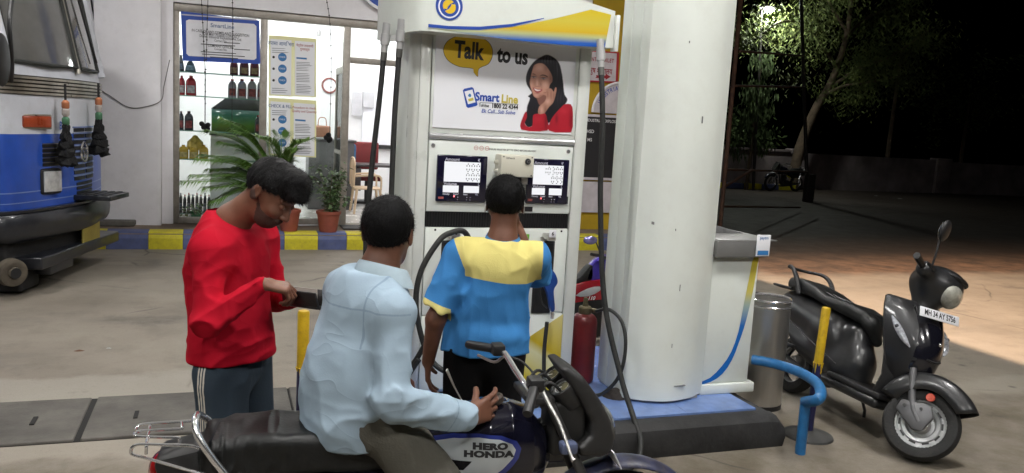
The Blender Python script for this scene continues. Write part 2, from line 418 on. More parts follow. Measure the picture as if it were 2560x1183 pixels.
# ---- raised walkway and painted kerb in front of the shop
M_walk = mat('walkway_cement', (.24, .18, .13), rough=.9, var=.25, vs_=3, bump=.35, bs=30, dirt=.5, dirtc=(.09, .06, .04))
walk = struct(mk('pavement', box(-8, 7.6, 11.5, 16, -.1, .222), M_walk, smooth=False))
kerb = struct(mk('kerb', box(-8, 7.6, 11.30, 11.5, -.1, .2), M_walk, smooth=False))
M_ky = mat('kerb_yellow', (.62, .54, .02), rough=.7, var=.15, vs_=7, dirt=.55, dirtc=(.16, .13, .05), bump=.2, bs=25)
M_kb = mat('kerb_blue', (.09, .115, .26), rough=.7, var=.18, vs_=7, dirt=.45, dirtc=(.13, .12, .11), bump=.2, bs=25)
kx = [-1.37-.44*i for i in range(9, 0, -1)]+[-1.37, -.88, -.47, -.01, .42, .80, 1.24, 1.63]+[1.63+.43*i for i in range(1, 14)]
for i in range(len(kx)-1):
    pr = [(11.278, -.05), (11.278, .14), (11.315, .223), (11.52, .229), (11.52, -.05)]
    mk('kerb_stone', prism(pr, kx[i]+.002, kx[i+1]-.002, 'x', .004), M_kb if i % 2 == 1 else M_ky, kerb, smooth=False)
# ---- shop building
M_fac = mat('facade_paint', (.84, .825, .86), rough=.75, var=.06, vs_=1.6, bump=.08, bs=14, dirt=.16, dirtc=(.30, .27, .27))
M_yel = mat('yellow_wall_paint', (.50, .33, .012), rough=.7, var=.12, vs_=2, dirt=.3, dirtc=(.2, .13, .02))
M_alu = mat('aluminium_frame', (.36, .33, .29), rough=.45, metal=.35, var=.15, vs_=9, dirt=.5, dirtc=(.16, .13, .11))
M_int = mat('interior_white', (.80, .80, .80), rough=.8, var=.03)
M_tile = mat('interior_floor_tile', (.62, .60, .56), rough=.25, var=.06)
def pane_material():
    m = bpy.data.materials.new('window_glass'); m.use_nodes = True; t = m.node_tree; N = t.nodes; L = t.links
    for n in list(N):
        if n.type == 'BSDF_PRINCIPLED': N.remove(n)
    tr = N.new('ShaderNodeBsdfTransparent'); tr.inputs[0].default_value = (.93, .96, .95, 1); gl = N.new('ShaderNodeBsdfGlossy'); gl.inputs['Roughness'].default_value = .02
    fr = N.new('ShaderNodeFresnel'); fr.inputs[0].default_value = 1.45; mx = N.new('ShaderNodeMixShader')
    L.new(fr.outputs[0], mx.inputs[0]); L.new(tr.outputs[0], mx.inputs[1]); L.new(gl.outputs[0], mx.inputs[2]); L.new(mx.outputs[0], N['Material Output'].inputs[0])
    return m
M_pane = pane_material()
shop = thing('shop_building', 'lavender white shop building with glazed front behind the striped kerb', 'building', (2, 12.3, 0))
def sp(name, vf, m=M_fac, **k):
    o = mk(name, vf, m, **k); o.parent = shop; o.matrix_parent_inverse = shop.matrix_world.inverted() if False else Matrix.Translation((-2, -12.3, 0)); return o
sp('wall', box(-1.56, -.77, 11.93, 12.4, .2, 5.6, .012), ang=30); sp('wall', box(-.77, -.63, 12.1, 12.4, .2, 5.6))
sp('wall', box(-9, -1.56, 12.16, 12.4, .2, 5.6)); sp('wall', box(-.63, 5.45, 12.1, 12.4, 3.2, 5.6)); sp('wall', box(2.75, 5.45, 12.1, 12.4, .2, 3.2))
sp('wall_yellow', box(5.45, 7.5, 12.05, 12.4, .2, 5.6), M_yel)
sp('wall', box(-1.35, -1.15, 12.4, 16.2, .2, 3.6), M_int); sp('wall', box(4.3, 4.5, 12.4, 16.2, .2, 3.6), M_int); sp('back_wall', box(-1.35, 4.5, 16.0, 16.2, .2, 3.6), M_int)
sp('ceiling', box(-1.35, 4.5, 12.4, 16.2, 3.5, 3.65), M_int); sp('floor', box(-1.15, 4.3, 12.25, 16.0, .2, .245), M_tile)
sp('roof_slab', box(-9, 7.7, 11.6, 16.6, 5.6, 5.8))
# glazing: head rail, posts, sill, transom, panes and the open door leaf
sp('head_rail', box(-.63, 2.75, 12.14, 12.26, 3.09, 3.195, .004), M_alu)
for a, b_ in ((-.63, -.555), (.488, .585), (1.63, 1.73), (2.68, 2.75)): sp('post', box(a, b_, 12.15, 12.25, .225, 3.09, .004), M_alu)
sp('sill', box(-.555, .488, 12.15, 12.25, .225, .31, .004), M_alu); sp('sill', box(.585, 1.63, 12.15, 12.25, .225, .31, .004), M_alu)
sp('transom', box(1.73, 2.68, 12.15, 12.25, 2.585, 2.67, .004), M_alu)
sp('window_pane', box(-.555, .488, 12.196, 12.204, .31, 3.09), M_pane, smooth=False); sp('window_pane', box(.585, 1.63, 12.196, 12.204, .31, 3.09), M_pane, smooth=False)
sp('window_pane', box(1.73, 2.68, 12.196, 12.204, 2.67, 3.09), M_pane, smooth=False)
# ---- canopy over the forecourt with its luminaires
M_can = mat('canopy_white', (.7, .7, .7), rough=.5)
can = thing('canopy_roof', 'white canopy roof slab over the forecourt', 'canopy', (0, 2, 5.2))
for nm, vf in (('soffit', box(-6, 5.75, -6.5, 8.6, 0, .12)), ('fascia', box(-6, 5.75, -8.6, -8.5, 0.0, .7)), ('fascia', box(-6, 5.75, 8.6, 8.7, 0.0, .7)), ('fascia', box(5.75, 5.85, -8.6, 8.7, 0.0, .7)), ('fascia', box(-6.1, -6, -8.6, 8.7, 0.0, .7)), ('soffit', box(-6, 5.75, -8.5, -6.5, 0, .12))):
    mk(nm, vf, M_can, can, smooth=False)

def led_material(name, strength, c=(1., .985, .96)):
    m = bpy.data.materials.new(name); m.use_nodes = True; b = m.node_tree.nodes['Principled BSDF']; b.inputs['Base Color'].default_value = (.8, .8, .8, 1)
    b.inputs['Emission Color'].default_value = (*c, 1); b.inputs['Emission Strength'].default_value = strength; return m
M_led = led_material('luminaire_diffuser', 158.)
M_house = mat('luminaire_housing', (.6, .6, .6), rough=.4, metal=.3)
for i, (x, y) in enumerate([(-3.2, -1.8), (.6, -1.8), (4.2, -1.8), (-3.2, 2.4), (.9, 2.2), (4.2, 2.6), (-2.6, 7.6), (1.6, 7.6), (4.9, 7.4)]):
    t = thing('canopy_light', 'square white luminaire under the canopy roof', 'light', (x, y, 5.2), 'canopy luminaires')
    mk('housing', box(-.3, .3, -.3, .3, -.06, -.002), M_house, t, smooth=False)
    mk('diffuser', box(-.25, .25, -.25, .25, -.075, -.06), M_led, t, smooth=False)
# shop ceiling tubes
M_tube = led_material('shop_tube', 190., (1., 1., 1.))
for x, y in ((.0, 13.6), (1.2, 14.6), (2.6, 13.6), (3.2, 15.0), (-.6, 15.0)):
    t = thing('tube_light', 'fluorescent tube on the shop ceiling', 'light', (x, y, 3.5), 'shop ceiling tubes')
    mk('batten', box(-.62, .62, -.03, .03, -.05, -.002), M_house, t, smooth=False); mk('tube', cyl((-.6, 0, -.07), (.6, 0, -.07), .018), M_tube, t)
# warm flood lamp standing on the canopy roof, lighting the open ground to the right
fl = thing('flood_lamp', 'warm flood lamp on a short mast above the canopy', 'lamp', (5.1, 6.2, 0))
mk('mast', cyl((0, 0, 5.3), (0, 0, 9.0), .06), M_house, fl); mk('lamp_head', box(-.22, .22, -.14, .14, 9.0, 9.2, .02), M_house, fl)
ld = bpy.data.lights.new('flood_light', 'SPOT'); ld.energy = 9800; ld.color = (1., .72, .51); ld.spot_size = R_(84); ld.spot_blend = .75; ld.shadow_soft_size = .05
lo = bpy.data.objects.new('flood_light', ld); col.objects.link(lo); lo.location = (5.42, 6.2, 8.9)
lo.rotation_euler = (Vector((9.4, 5.3, 0))-lo.location).to_track_quat('-Z', 'Y').to_euler()
# ================================================================ pump island, dispenser, pillar
def mkw(name, vf, m, parent=None, **k):
    """world-coordinate part under a parent that only has a location"""
    if parent is not None:
        o = parent; off = Vector((0, 0, 0))
        while o: off += o.location; o = o.parent
        vf = ([(p[0]-off.x, p[1]-off.y, p[2]-off.z) for p in vf[0]], vf[1])
    return mk(name, vf, m, parent, **k)
def px_poly(pts, Y, n=0, closed=True):
    """photo points on the plane y=Y, facing the camera"""
    P = [tuple(YP(u, v, Y)) for u, v in pts]
    if n: P = [tuple(p) for p in spl(P, n, closed)]
    return P, [tuple(range(len(P)))]
def prt(name, pts, m, Y, parent, n=0): return mkw(name, px_poly(pts, Y, n), m, parent, smooth=False)
def txt(name, s, u, v, h, Y, m, parent, bold=0., sx=1., align='CENTER', tilt=0., shear=0., space=1.):
    p = YP(u, v, Y); M = plane_M(p, (1, 0, 0), (0, 0, 1)) @ Matrix.Rotation(R_(tilt), 4, 'Z')
    return mkw(name, text_vf(s, h, M, bold, sx, align, shear, space), m, parent, smooth=False)
M_wht = mat('pump_white', (.76, .80, .75), rough=.32, var=.04, vs_=2, coat=.3, dirt=.2, dirtc=(.5, .48, .42))
M_trim = mat('pump_trim', (.66, .68, .64), rough=.3, var=.05, coat=.4)
M_blk = mat('black_plastic', (.015, .015, .016), rough=.45, var=.2)
M_rub = mat('black_rubber', (.022, .023, .022), rough=.62, var=.3, vs_=20, dirt=.3, dirtc=(.07, .07, .06))
M_chr = mat('chrome', (.88, .88, .90), rough=.2, metal=.88, var=.05)
M_stl = mat('brushed_steel', (.62, .60, .57), rough=.36, metal=.85, var=.05, vs_=3, stretch=(9, 9, .4))
M_tileb = mat('island_blue_tile', (.17, .27, .56), rough=.22, var=.15, vs_=9, dirt=.35, dirtc=(.2, .22, .25))
M_kblk = mat('island_black_edge', (.028, .028, .029), rough=.75, var=.35, vs_=5, bump=.3, bs=35, dirt=.35, dirtc=(.07, .065, .06))
pb = lambda n, c, **k: mat(n, c, rough=k.pop('rough', .45), var=k.pop('var', 0.), **k)
P_wh = pb('print_white', '#e6e7ec'); P_ye = pb('print_yellow', (.72, .47, .01)); P_bl = pb('print_blue', (.012, .06, .36)); P_bk = pb('print_black', (.012, .012, .014)); P_gd = pb('print_gold', (.56, .46, .07))
P_rd = pb('print_red', (.42, .008, .02)); P_lb = pb('print_light_blue', (.03, .17, .42)); P_gr = pb('print_grey', (.16, .16, .17))
# ---- island
isl = struct(empty('pump_island', (2, 4.7, 0)))
pr = [(3.93, 0), (3.91, .1), (3.925, .165), (3.965, .195), (4.03, .2), (4.06, .19), (5.5, .19), (5.56, .2), (5.62, .165), (5.64, .1), (5.62, 0)]
mkw('island_kerb', loft([[(x, y if 0 < i < 99 else y, z*s) for y, z in pr] for i, (x, s) in enumerate(((.60, .72), (.64, .95), (.72, 1), (3.1, 1), (3.19, .95), (3.23, .72)))], True), M_kblk, isl)
for i in range(5):
    for j in range(3):
        mkw('tile', box(.70+.482*i, .70+.482*(i+1)-.003, 4.055+.485*j, 4.055+.485*(j+1)-.003, .185, .2045+.0006*((i+j) % 2), .001), M_tileb, isl, smooth=False)
# ---- dispenser
dp = thing('fuel_dispenser', 'tall white fuel dispenser with two lit displays and a smiling woman poster', 'fuel dispenser', (1.57, 4.88, .2))
W = lambda n, vf, m=M_wht, par=None, **k: mkw(n, vf, m, par or dp, **k)
W('cabinet', box(1.035, 2.095, 4.625, 5.2, .215, 2.42, .03)); W('plinth', box(1.06, 2.07, 4.66, 5.17, .2, .26), M_blk, smooth=False)
W('corner_post', loft([[(1.035-.01*0+.045*math.cos(a), 4.645+.045*math.sin(a), z) for a in np.linspace(0, 2*math.pi, 20, endpoint=False)] for z in (.22, 2.40)]), M_trim)
for x0, x1 in ((1.04, 1.107), (2.012, 2.09)): W('side_trim', box(x0, x1, 4.588, 4.63, .23, 2.40, .012), M_trim)
W('upper_frame', box(1.111, 2.009, 4.596, 4.63, 1.775, 2.40, .004)); W('poster_board', box(1.125, 1.985, 4.590, 4.6, 1.803, 2.39, .002), P_wh, smooth=False)
W('silver_trim', tube([(1.109, 4.6, 1.757), (2.009, 4.6, 1.757)], .02, 14, flat=1.0), mat('satin_aluminium', (.72, .73, .74), rough=.25, metal=.7, var=.04))
W('display_panel', box(1.111, 2.007, 4.594, 4.63, 1.322, 1.735, .006))
W('vent_back', box(1.111, 2.007, 4.607, 4.63, 1.232, 1.319), M_blk, smooth=False)
for i in range(56): W('vent_slat', box(1.116+.0158*i, 1.1205+.0158*i, 4.597, 4.607, 1.237, 1.314), M_blk, smooth=False)
W('middle_panel', box(1.111, 2.007, 4.594, 4.63, .708, 1.229, .005)); W('lower_panel', box(1.111, 2.007, 4.594, 4.63, .25, .703, .005))
for x in (1.135, 1.975):
    W('lock', lathe([(0, .007), (.010, .007), (.0135, .003), (.014, 0)], 18, plane_M((x, 4.594, 1.702), (1, 0, 0), (0, 0, 1))), M_chr)
for x in (1.17, 1.965): W('bolt', lathe([(0, .003), (.006, .002), (.007, 0)], 10, plane_M((x, 4.594, 1.215), (1, 0, 0), (0, 0, 1))), M_blk)
W('side_latch', box(1.972, 1.99, 4.584, 4.594, 1.385, 1.43), M_blk, smooth=False)
# poster print: speech bubble, words, phone logo
B = [(1140, 92), (1120, 103), (1110, 120), (1112, 138), (1125, 155), (1150, 167), (1181, 171), (1184, 180), (1194, 191), (1195, 178), (1200, 169), (1220, 160), (1230, 142), (1230, 122), (1220, 105), (1200, 94), (1170, 87)]
prt('speech_bubble_edge', [(1171+(u-1171)*1.02, 131+(v-131)*1.025) for u, v in B], P_bk, 4.5893, dp, 3); prt('speech_bubble', B, P_ye, 4.5886, dp, 3)
txt('lettering', 'Talk', 1172, 128, .130, 4.5878, P_bk, dp, .0048, .74, tilt=-1); txt('lettering', 'to us', 1282, 141, .124, 4.5886, P_bk, dp, .0046, .74, tilt=-1)
prt('phone_print', [(1157, 226), (1161, 222), (1180, 218), (1184, 221), (1194, 262), (1191, 265), (1170, 270), (1166, 267)], P_bl, 4.5888, dp); prt('phone_screen', [(1161, 229), (1181, 224), (1189, 256), (1170, 261)], P_wh, 4.5882, dp)
prt('phone_emblem', [(1170, 240), (1174, 234), (1178, 238), (1176, 243)], P_lb, 4.5876, dp, 3); prt('phone_emblem', [(1170, 248), (1183, 244), (1184, 251), (1172, 254)], P_gd, 4.5876, dp)
txt('lettering', 'Smart', 1218, 244, .066, 4.588, P_bl, dp, .0022, .93); txt('lettering', 'Line', 1274, 249, .066, 4.588, P_gd, dp, .0022, .93)
prt('rule', [(1199, 256), (1296, 261), (1296, 262), (1199, 257)], P_bk, 4.588, dp)
txt('lettering', 'Toll-free', 1210, 264, .024, 4.588, P_bk, dp, .0006, .72); txt('lettering', '1800 22 4344', 1262, 267, .036, 4.588, P_bk, dp, .0012, .82); txt('lettering', 'Ek Call...Sab Solve', 1246, 280, .030, 4.588, P_bl, dp, .0004, .95, shear=.2)
# woman printed on the poster: a flat print with its colours stored on a fine grid
def poly_sd(q, poly):
    """signed distance to a 2D polygon, positive inside"""
    poly = np.array(poly, float); d = np.full(len(q), 1e9); ins = np.zeros(len(q), bool); n = len(poly)
    for i in range(n):
        a, b = poly[i], poly[(i+1) % n]; e = b-a; w_ = q-a; t = np.clip((w_@e)/(e@e), 0, 1); d = np.minimum(d, np.linalg.norm(w_-t[:, None]*e, axis=1))
        c = (a[1] <= q[:, 1]) != (b[1] <= q[:, 1]); xx = a[0]+(q[:, 1]-a[1])/(e[1] if abs(e[1]) > 1e-9 else 1e-9)*e[0]; ins ^= c & (q[:, 0] < xx)
    return np.where(ins, d, -d)
gx, gy = np.meshgrid(np.arange(110, 822, 6.), np.arange(80, 1142, 6.), indexing='ij'); nx_, ny_ = gx.shape; Q = np.stack([gx.ravel(), gy.ravel()], 1)
Cc = np.tile(np.array(srgb('#e6e7ec')), (len(Q), 1)); Am = np.zeros(len(Q))
def lay(pts, c, soft=6., k=1., n=4):
    global Cc, Am
    pts = spl(np.array(pts, float), n, True) if n else np.array(pts, float); m = np.clip(poly_sd(Q, pts)/soft+.5, 0, 1)*k; Cc = Cc*(1-m[:, None])+np.array(c)*m[:, None]; Am = np.maximum(Am, m if k == 1 else 0); return m
def glow(x, y, rx, ry, c, k, mask=None):
    global Cc
    m = np.exp(-((Q[:, 0]-x)/rx)**2-((Q[:, 1]-y)/ry)**2)*k
    if mask is not None: m = m*mask
    Cc = Cc*(1-m[:, None])+np.array(c)*m[:, None]
HAIR, SK, SKL, SKD, RED_, REDD = (.010, .009, .013), (.50, .25, .18), (.74, .46, .37), (.20, .085, .065), (.40, .010, .024), (.15, .004, .012)
lay([(460, 92), (400, 115), (310, 170), (230, 270), (190, 380), (195, 480), (240, 560), (265, 605), (215, 650), (240, 680), (205, 780), (195, 850), (160, 960), (180, 1030), (220, 1065), (280, 1040), (300, 950), (420, 900), (480, 1010), (560, 950), (680, 800), (745, 700), (705, 620), (690, 480), (670, 340), (640, 220), (590, 150), (520, 105)], HAIR, 9)
hm = Am.copy(); st_ = np.sin(Q[:, 0]*.16+.02*Q[:, 1]+3*np.sin(Q[:, 1]*.012))*.5+.5; glow(480, 160, 90, 50, (.07, .065, .08), .8, hm*st_); glow(620, 280, 40, 120, (.06, .055, .07), .7, hm*st_); glow(650, 660, 60, 80, (.05, .045, .06), .6, hm*st_); glow(215, 380, 18, 120, (.05, .045, .06), .5, hm)
for P_ in ([(125, 1098), (150, 920), (190, 855), (200, 930), (170, 1010), (215, 1062), (275, 1040), (285, 910), (340, 885), (440, 878), (470, 960), (475, 1110)], [(500, 1112), (510, 1000), (570, 900), (660, 800), (720, 755), (812, 795), (795, 1133)]):
    m = lay(P_, RED_, 6, 1, 3); glow(600, 950, 22, 70, REDD, .8, m); glow(455, 1000, 22, 110, REDD, .7, m); glow(790, 980, 26, 150, REDD, .6, m); glow(700, 850, 50, 40, (.55, .03, .05), .5, m); glow(360, 960, 50, 50, (.52, .025, .045), .5, m); glow(150, 1000, 20, 90, REDD, .5, m)
lay([(330, 640), (440, 620), (460, 700), (380, 770), (340, 700)], SKD, 14)
fm = lay([(300, 235), (360, 208), (420, 215), (470, 260), (515, 330), (540, 400), (530, 480), (480, 560), (420, 630), (350, 670), (300, 655), (275, 600), (240, 480), (255, 380), (275, 300)], SK, 12)
for g_ in ((370, 270, 70, 50, SKL, .55), (450, 490, 55, 45, SKL, .65), (264, 485, 24, 45, SKL, .5), (338, 470, 16, 55, SKL, .8), (335, 640, 36, 18, SKL, .4), (525, 420, 34, 130, SKD, .8), (295, 390, 42, 24, SKD, .65), (425, 405, 58, 28, SKD, .65), (385, 490, 14, 34, SKD, .45), (343, 612, 30, 8, SKD, .6), (410, 650, 70, 24, SKD, .8), (290, 245, 30, 30, SKD, .5), (455, 265, 30, 50, SKD, .5), (340, 520, 34, 7, SKD, .7), (280, 560, 10, 40, SKD, .3), (400, 545, 12, 40, SKD, .3)): glow(*g_, fm)
for x, y, r in ((292, 393, 26), (425, 412, 34)): glow(x, y, r, 9, (.42, .38, .38), .9); glow(x, y, r*.38, 11, (.008, .006, .006), 1.); glow(x, y-9, r*1.15, 5, (.008, .006, .006), .95); glow(x+4, y-3, 4, 3, (.8, .8, .8), .8)
for P_ in ([(268, 352), (296, 345), (325, 368), (300, 358)], [(372, 380), (410, 358), (465, 372), (482, 395), (420, 372)]): lay(P_, (.02, .012, .012), 8, .9)
lay([(285, 533), (340, 553), (408, 560), (375, 597), (335, 605), (303, 582)], (.30, .055, .06), 7); lay([(300, 546), (340, 561), (388, 566), (345, 580), (315, 570)], (.78, .72, .70), 5)
lay([(500, 525), (540, 460), (590, 480), (585, 530), (550, 570)], (.01, .01, .012), 6, 1, 3)
hm2 = lay([(355, 885), (365, 790), (440, 720), (460, 650), (415, 625), (420, 600), (470, 580), (440, 565), (480, 545), (530, 550), (560, 590), (580, 535), (598, 540), (590, 610), (555, 730), (500, 790), (450, 860), (430, 880)], (.42, .21, .15), 8, 1, 3)
for g_ in ((480, 720, 40, 40, SKL, .6), (400, 830, 24, 50, SKL, .5), (480, 620, 8, 45, SKD, .6), (525, 630, 8, 55, SKD, .6), (562, 640, 8, 50, SKD, .5), (445, 600, 26, 5, SKD, .6), (450, 830, 18, 50, SKD, .6), (370, 860, 10, 40, SKD, .4)): glow(*g_, hm2)
vv = np.array([YP(1280+x/5.376, 120+y/5.376, 4.5886) for x, y in Q])-np.array(dp.location)
ids = np.arange(nx_*ny_).reshape(nx_, ny_); fq = np.stack([ids[:-1, :-1], ids[:-1, 1:], ids[1:, 1:], ids[1:, :-1]], -1).reshape(-1, 4); fq = fq[(Am[fq] > .02).any(1)]
me = bpy.data.meshes.new('woman_print'); me.from_pydata([tuple(p) for p in vv], [], [tuple(int(i) for i in q) for q in fq]); ca = me.color_attributes.new('print', 'FLOAT_COLOR', 'POINT'); ca.data.foreach_set('color', np.c_[Cc, np.ones(len(Cc))].astype(np.float32).ravel())
mw = bpy.data.materials.new('woman_print'); mw.use_nodes = True; b_ = mw.node_tree.nodes['Principled BSDF']; b_.inputs['Roughness'].default_value = .4; at = mw.node_tree.nodes.new('ShaderNodeVertexColor'); at.layer_name = 'print'; mw.node_tree.links.new(at.outputs[0], b_.inputs['Base Color']); me.materials.append(mw)
fin('woman_print', me, dp, smooth=False)
# displays
M_scr = mat('display_bezel', (.010, .009, .028), rough=.12, var=.1, coat=.6)
M_lit = led_material('display_backlight', .92, (.96, .97, 1.)); M_lit.node_tree.nodes['Principled BSDF'].inputs['Base Color'].default_value = (.03, .03, .03, 1); M_wt = pb('display_print', (.55, .55, .62)); M_seg = pb('display_segment', (.012, .012, .012)); M_red = led_material('red_indicator', 3., (1., .03, .03))
def display(x0, x1, amt, vol):
    z0, z1 = 1.383, 1.653; w_ = x1-x0; d = W('display', box(x0, x1, 4.576, 4.596, z0, z1, .006), M_scr)
    X = lambda a: x0+w_*a; Z = lambda a: z0+(z1-z0)*a
    def q(n, a0, a1, c0, c1, m, k=0): return mkw(n, box(X(a0), X(a1), 4.5745-.0004*k, 4.5765, Z(c0), Z(c1)), m, d, smooth=False)
    q('backlit_window', .14, .86, .43, .86, M_lit); q('backlit_window', .13, .44, .20, .35, M_lit); q('backlit_window', .54, .85, .20, .35, M_lit)
    def t(s, a, c, h, m=M_wt, al='LEFT', k=1., bo=.0004): mkw('lettering', text_vf(s, h, plane_M((X(a), 4.5738, Z(c)), (1, 0, 0), (0, 0, 1)), bo, k, al), m, d, smooth=False)
    t('Amount', .15, .905, .026); t('\u20b9', .80, .905, .024); t('Volume', .14, .385, .025); t('L', .82, .385, .024)
    t('Density', .13, .165, .013); t('Kg/m\u00b3', .34, .165, .013); t('Rate', .54, .165, .013); t('\u20b9/L', .78, .165, .013)
    for a in (.42, .60, .67): t('+', a, .10, .012); t('--', a-.005, .05, .01)
    q('indicator', .345, .368, .105, .135, M_red, 2); q('badge', .045, .15, .055, .105, pb('badge_red', (.35, .09, .08)), 2)
    segs = []
    def digit(ch, a, c, wv=.052, hv=.155):
        on = {'0': 'abcdef', '1': 'bc', '3': 'abgcd', '9': 'abcdfg'}[ch]; th = .004
        sg = {'a': (0, 1, wv, 1), 'd': (0, 0, wv, 0), 'g': (0, .5, wv, .5), 'b': (wv, .5, wv, 1), 'c': (wv, 0, wv, .5), 'f': (0, .5, 0, 1), 'e': (0, 0, 0, .5)}
        for s in on:
            u0, v0, u1, v1 = sg[s]
            if v0 == v1: r = (X(a+u0+.014), X(a+u1-.014), Z(c+v0*hv)-.0022, Z(c+v0*hv)+.0022)
            else: r = (X(a+u0)-.0022, X(a+u0)+.0022, Z(c+v0*hv)+.006, Z(c+v1*hv)-.006)
            segs.append((r[0], r[1], 4.5737, 4.5745, r[2], r[3]))
    for row, s in ((.665, amt), (.465, vol)):
        for i, ch in enumerate(reversed(s)): digit(ch, .785-.10*i, row)
    mb = MB()
    for s in segs: mb.add(box(*s))
    mb.v = [(a-dp.location.x, b-dp.location.y, c-dp.location.z) for a, b, c in mb.v]; mb.build('digit_segments', M_seg, d, smooth=False)
display(1.160, 1.462, '000', '000'); display(1.713, 1.981, '10300', '099')
for x in (1.392, 1.425, 1.459):
    mkw('prohibition_mark', xf(ring2(0, 0, .0105, .0128, 24), plane_M((x, 4.5928, 1.699), (1, 0, 0), (0, 0, 1))), pb('sign_red', (.45, .1, .08)), dp, smooth=False)
    mkw('prohibition_mark', box(x-.009, x+.009, 4.5925, 4.5929, 1.698, 1.7005), pb('sign_red', (.45, .1, .08)), dp, smooth=False)
txt('lettering', 'ENSURE REGISTER SET TO ZERO BEFORE DELIVERY', 1282, 376, .0145, 4.5928, P_bk, dp, .0002, .9)
W('warning_plate', box(1.69, 1.765, 4.5915, 4.594, 1.333, 1.362), P_bk, smooth=False)
# keypad junction box mounted between the displays
kb = W('keypad_box', box(1.508, 1.712, 4.47, 4.585, 1.545, 1.672, .008), mat('cream_box', (.62, .60, .50), rough=.45, var=.05))
for x in (1.523, 1.697):
    for z in (1.557, 1.661): W('screw', lathe([(0, .002), (.004, .002), (.0045, 0)], 10, plane_M((x, 4.469, z), (1, 0, 0), (0, 0, 1))), M_blk, kb)
W('knob', lathe([(0, .012), (.014, .012), (.017, .006), (.018, 0)], 22, plane_M((1.672, 4.469, 1.638), (1, 0, 0), (0, 0, 1))), M_blk, kb); W('knob_ring', xf(ring2(0, 0, .006, .010, 18), plane_M((1.672, 4.4563, 1.638), (1, 0, 0), (0, 0, 1))), M_chr, kb)
mkw('lettering', text_vf('DETALOS', .012, plane_M((1.565, 4.4695, 1.652), (1, 0, 0), (0, 0, 1)), .0003), P_bk, kb, smooth=False)
for z in (1.575, 1.625): W('cable_gland', cyl((1.508, 4.53, z), (1.488, 4.53, z), .014, .010), mat('cream_box', (.6, .6, .5)), kb)
W('bracket', box(1.54, 1.65, 4.5, 4.594, 1.515, 1.546), M_blk, kb, smooth=False); W('bracket', box(1.66, 1.70, 4.53, 4.594, 1.50, 1.546), M_stl, kb, smooth=False)
# nozzle boots and holders
for x0, x1, tagx, nn in ((1.21, 1.345, 1.27, '5'), (1.795, 1.925, 1.867, '6')):
    b_ = W('nozzle_boot', box(x0, x1, 4.585, 4.596, .705, 1.155, .006), M_blk); W('recess', box(x0+.015, x1-.015, 4.583, 4.5855, .72, 1.14), mat('deep_black', (.004, .004, .004), rough=.8), b_, smooth=False)
    h_ = W('hose_hook', box(tagx-.028, tagx+.028, 4.50, 4.595, 1.17, 1.205, .006), M_stl); W('number_plate', box(tagx-.022, tagx+.022, 4.494, 4.50, 1.19, 1.235, .002), P_wh, h_)
    mkw('lettering', text_vf(nn, .03, plane_M((tagx, 4.4932, 1.212), (1, 0, 0), (0, 0, 1)), .001), P_bk, h_, smooth=False)
W('sticker', box(1.715, 1.755, 4.592, 4.594, 1.165, 1.195), pb('green_sticker', (.16, .42, .05)), smooth=False)
# yellow printed sweep on the lower panel
def gmat(name, stops, axis, lo, hi, rough=.4):
    """printed colour blend along an object axis"""
    m = bpy.data.materials.new(name); m.use_nodes = True; t = m.node_tree; N = t.nodes; L = t.links; b = N['Principled BSDF']; b.inputs['Roughness'].default_value = rough
    g_ = N.new('ShaderNodeNewGeometry'); s = N.new('ShaderNodeVectorMath'); s.operation = 'DOT_PRODUCT'; s.inputs[1].default_value = axis; L.new(g_.outputs['Position'], s.inputs[0])
    r = N.new('ShaderNodeMapRange'); r.inputs[1].default_value = lo; r.inputs[2].default_value = hi; L.new(s.outputs['Value'], r.inputs[0])
    c = N.new('ShaderNodeValToRGB'); e = c.color_ramp.elements
    for i, (p, k) in enumerate(stops):
        k = srgb(k) if isinstance(k, str) else k
        q = e[i] if i < 2 else e.new(p); q.position = p; q.color = (*k, 1)
    L.new(r.outputs[0], c.inputs[0]); L.new(c.outputs[0], b.inputs['Base Color']); return m
YB = [(0, (.62, .50, .02)), (.3, (.50, .40, .015)), (.45, (.62, .60, .35)), (.5, (.45, .33, .01)), (.75, (.62, .56, .25)), (1, (.55, .42, .02))]
prt('yellow_sweep', [(1310, 852), (1330, 838), (1408, 785), (1398, 950), (1392, 1010), (1305, 1010), (1306, 900)], gmat('yellow_sweep_print', YB, (.55, 0, .84), .9, 2.0), 4.5925, dp)
# header: curved banner box
hc = np.array([(2.14, 4.425), (1.9, 4.42), (1.5, 4.42), (1.12, 4.42), (1.04, 4.428), (.97, 4.47), (.90, 4.62), (.865, 4.85), (.86, 5.1)])
hcs = spl(hc, 4); top = lambda x: 2.50+.115*(1-((x-1.0)/1.13)**2)+.03 if x > 1.0 else 2.645
bot = lambda x: 2.318 if x > 1.0 else 2.318-.02*(1-(x-.86)/.14)
ringo = [[(x, y, bot(x)), (x, y, top(x)), (min(x+.05, 2.1) if x < 2.1 else x, 5.1, top(x)), (min(x+.05, 2.1) if x < 2.1 else x, 5.1, bot(x))] for x, y in hcs[:-2]]
hd = W('header', loft(ringo), M_wht, ang=25)
W('header_end', box(2.141, 2.165, 4.40, 4.46, 2.30, 2.505, .004), M_wht, hd)
def prh(n, pts, m, k, s=0): return mkw(n, px_poly(pts, 4.418-.0008*k, s), m, hd, smooth=False)
prh('yellow_band', [(1071, 70), (1120, 74), (1200, 76), (1280, 68), (1380, 48), (1430, 36), (1478, 24), (1528, 37), (1512, 119), (1440, 115), (1380, 110), (1300, 102), (1200, 90), (1140, 81)], gmat('header_blend', [(0, (.005, .07, .42)), (.13, (.01, .10, .45)), (.3, (.45, .48, .22)), (.42, (.62, .42, .01)), (.7, (.60, .50, .05)), (1, (.62, .47, .01))], (-.035, 0, 1), 2.235, 2.44), 1)
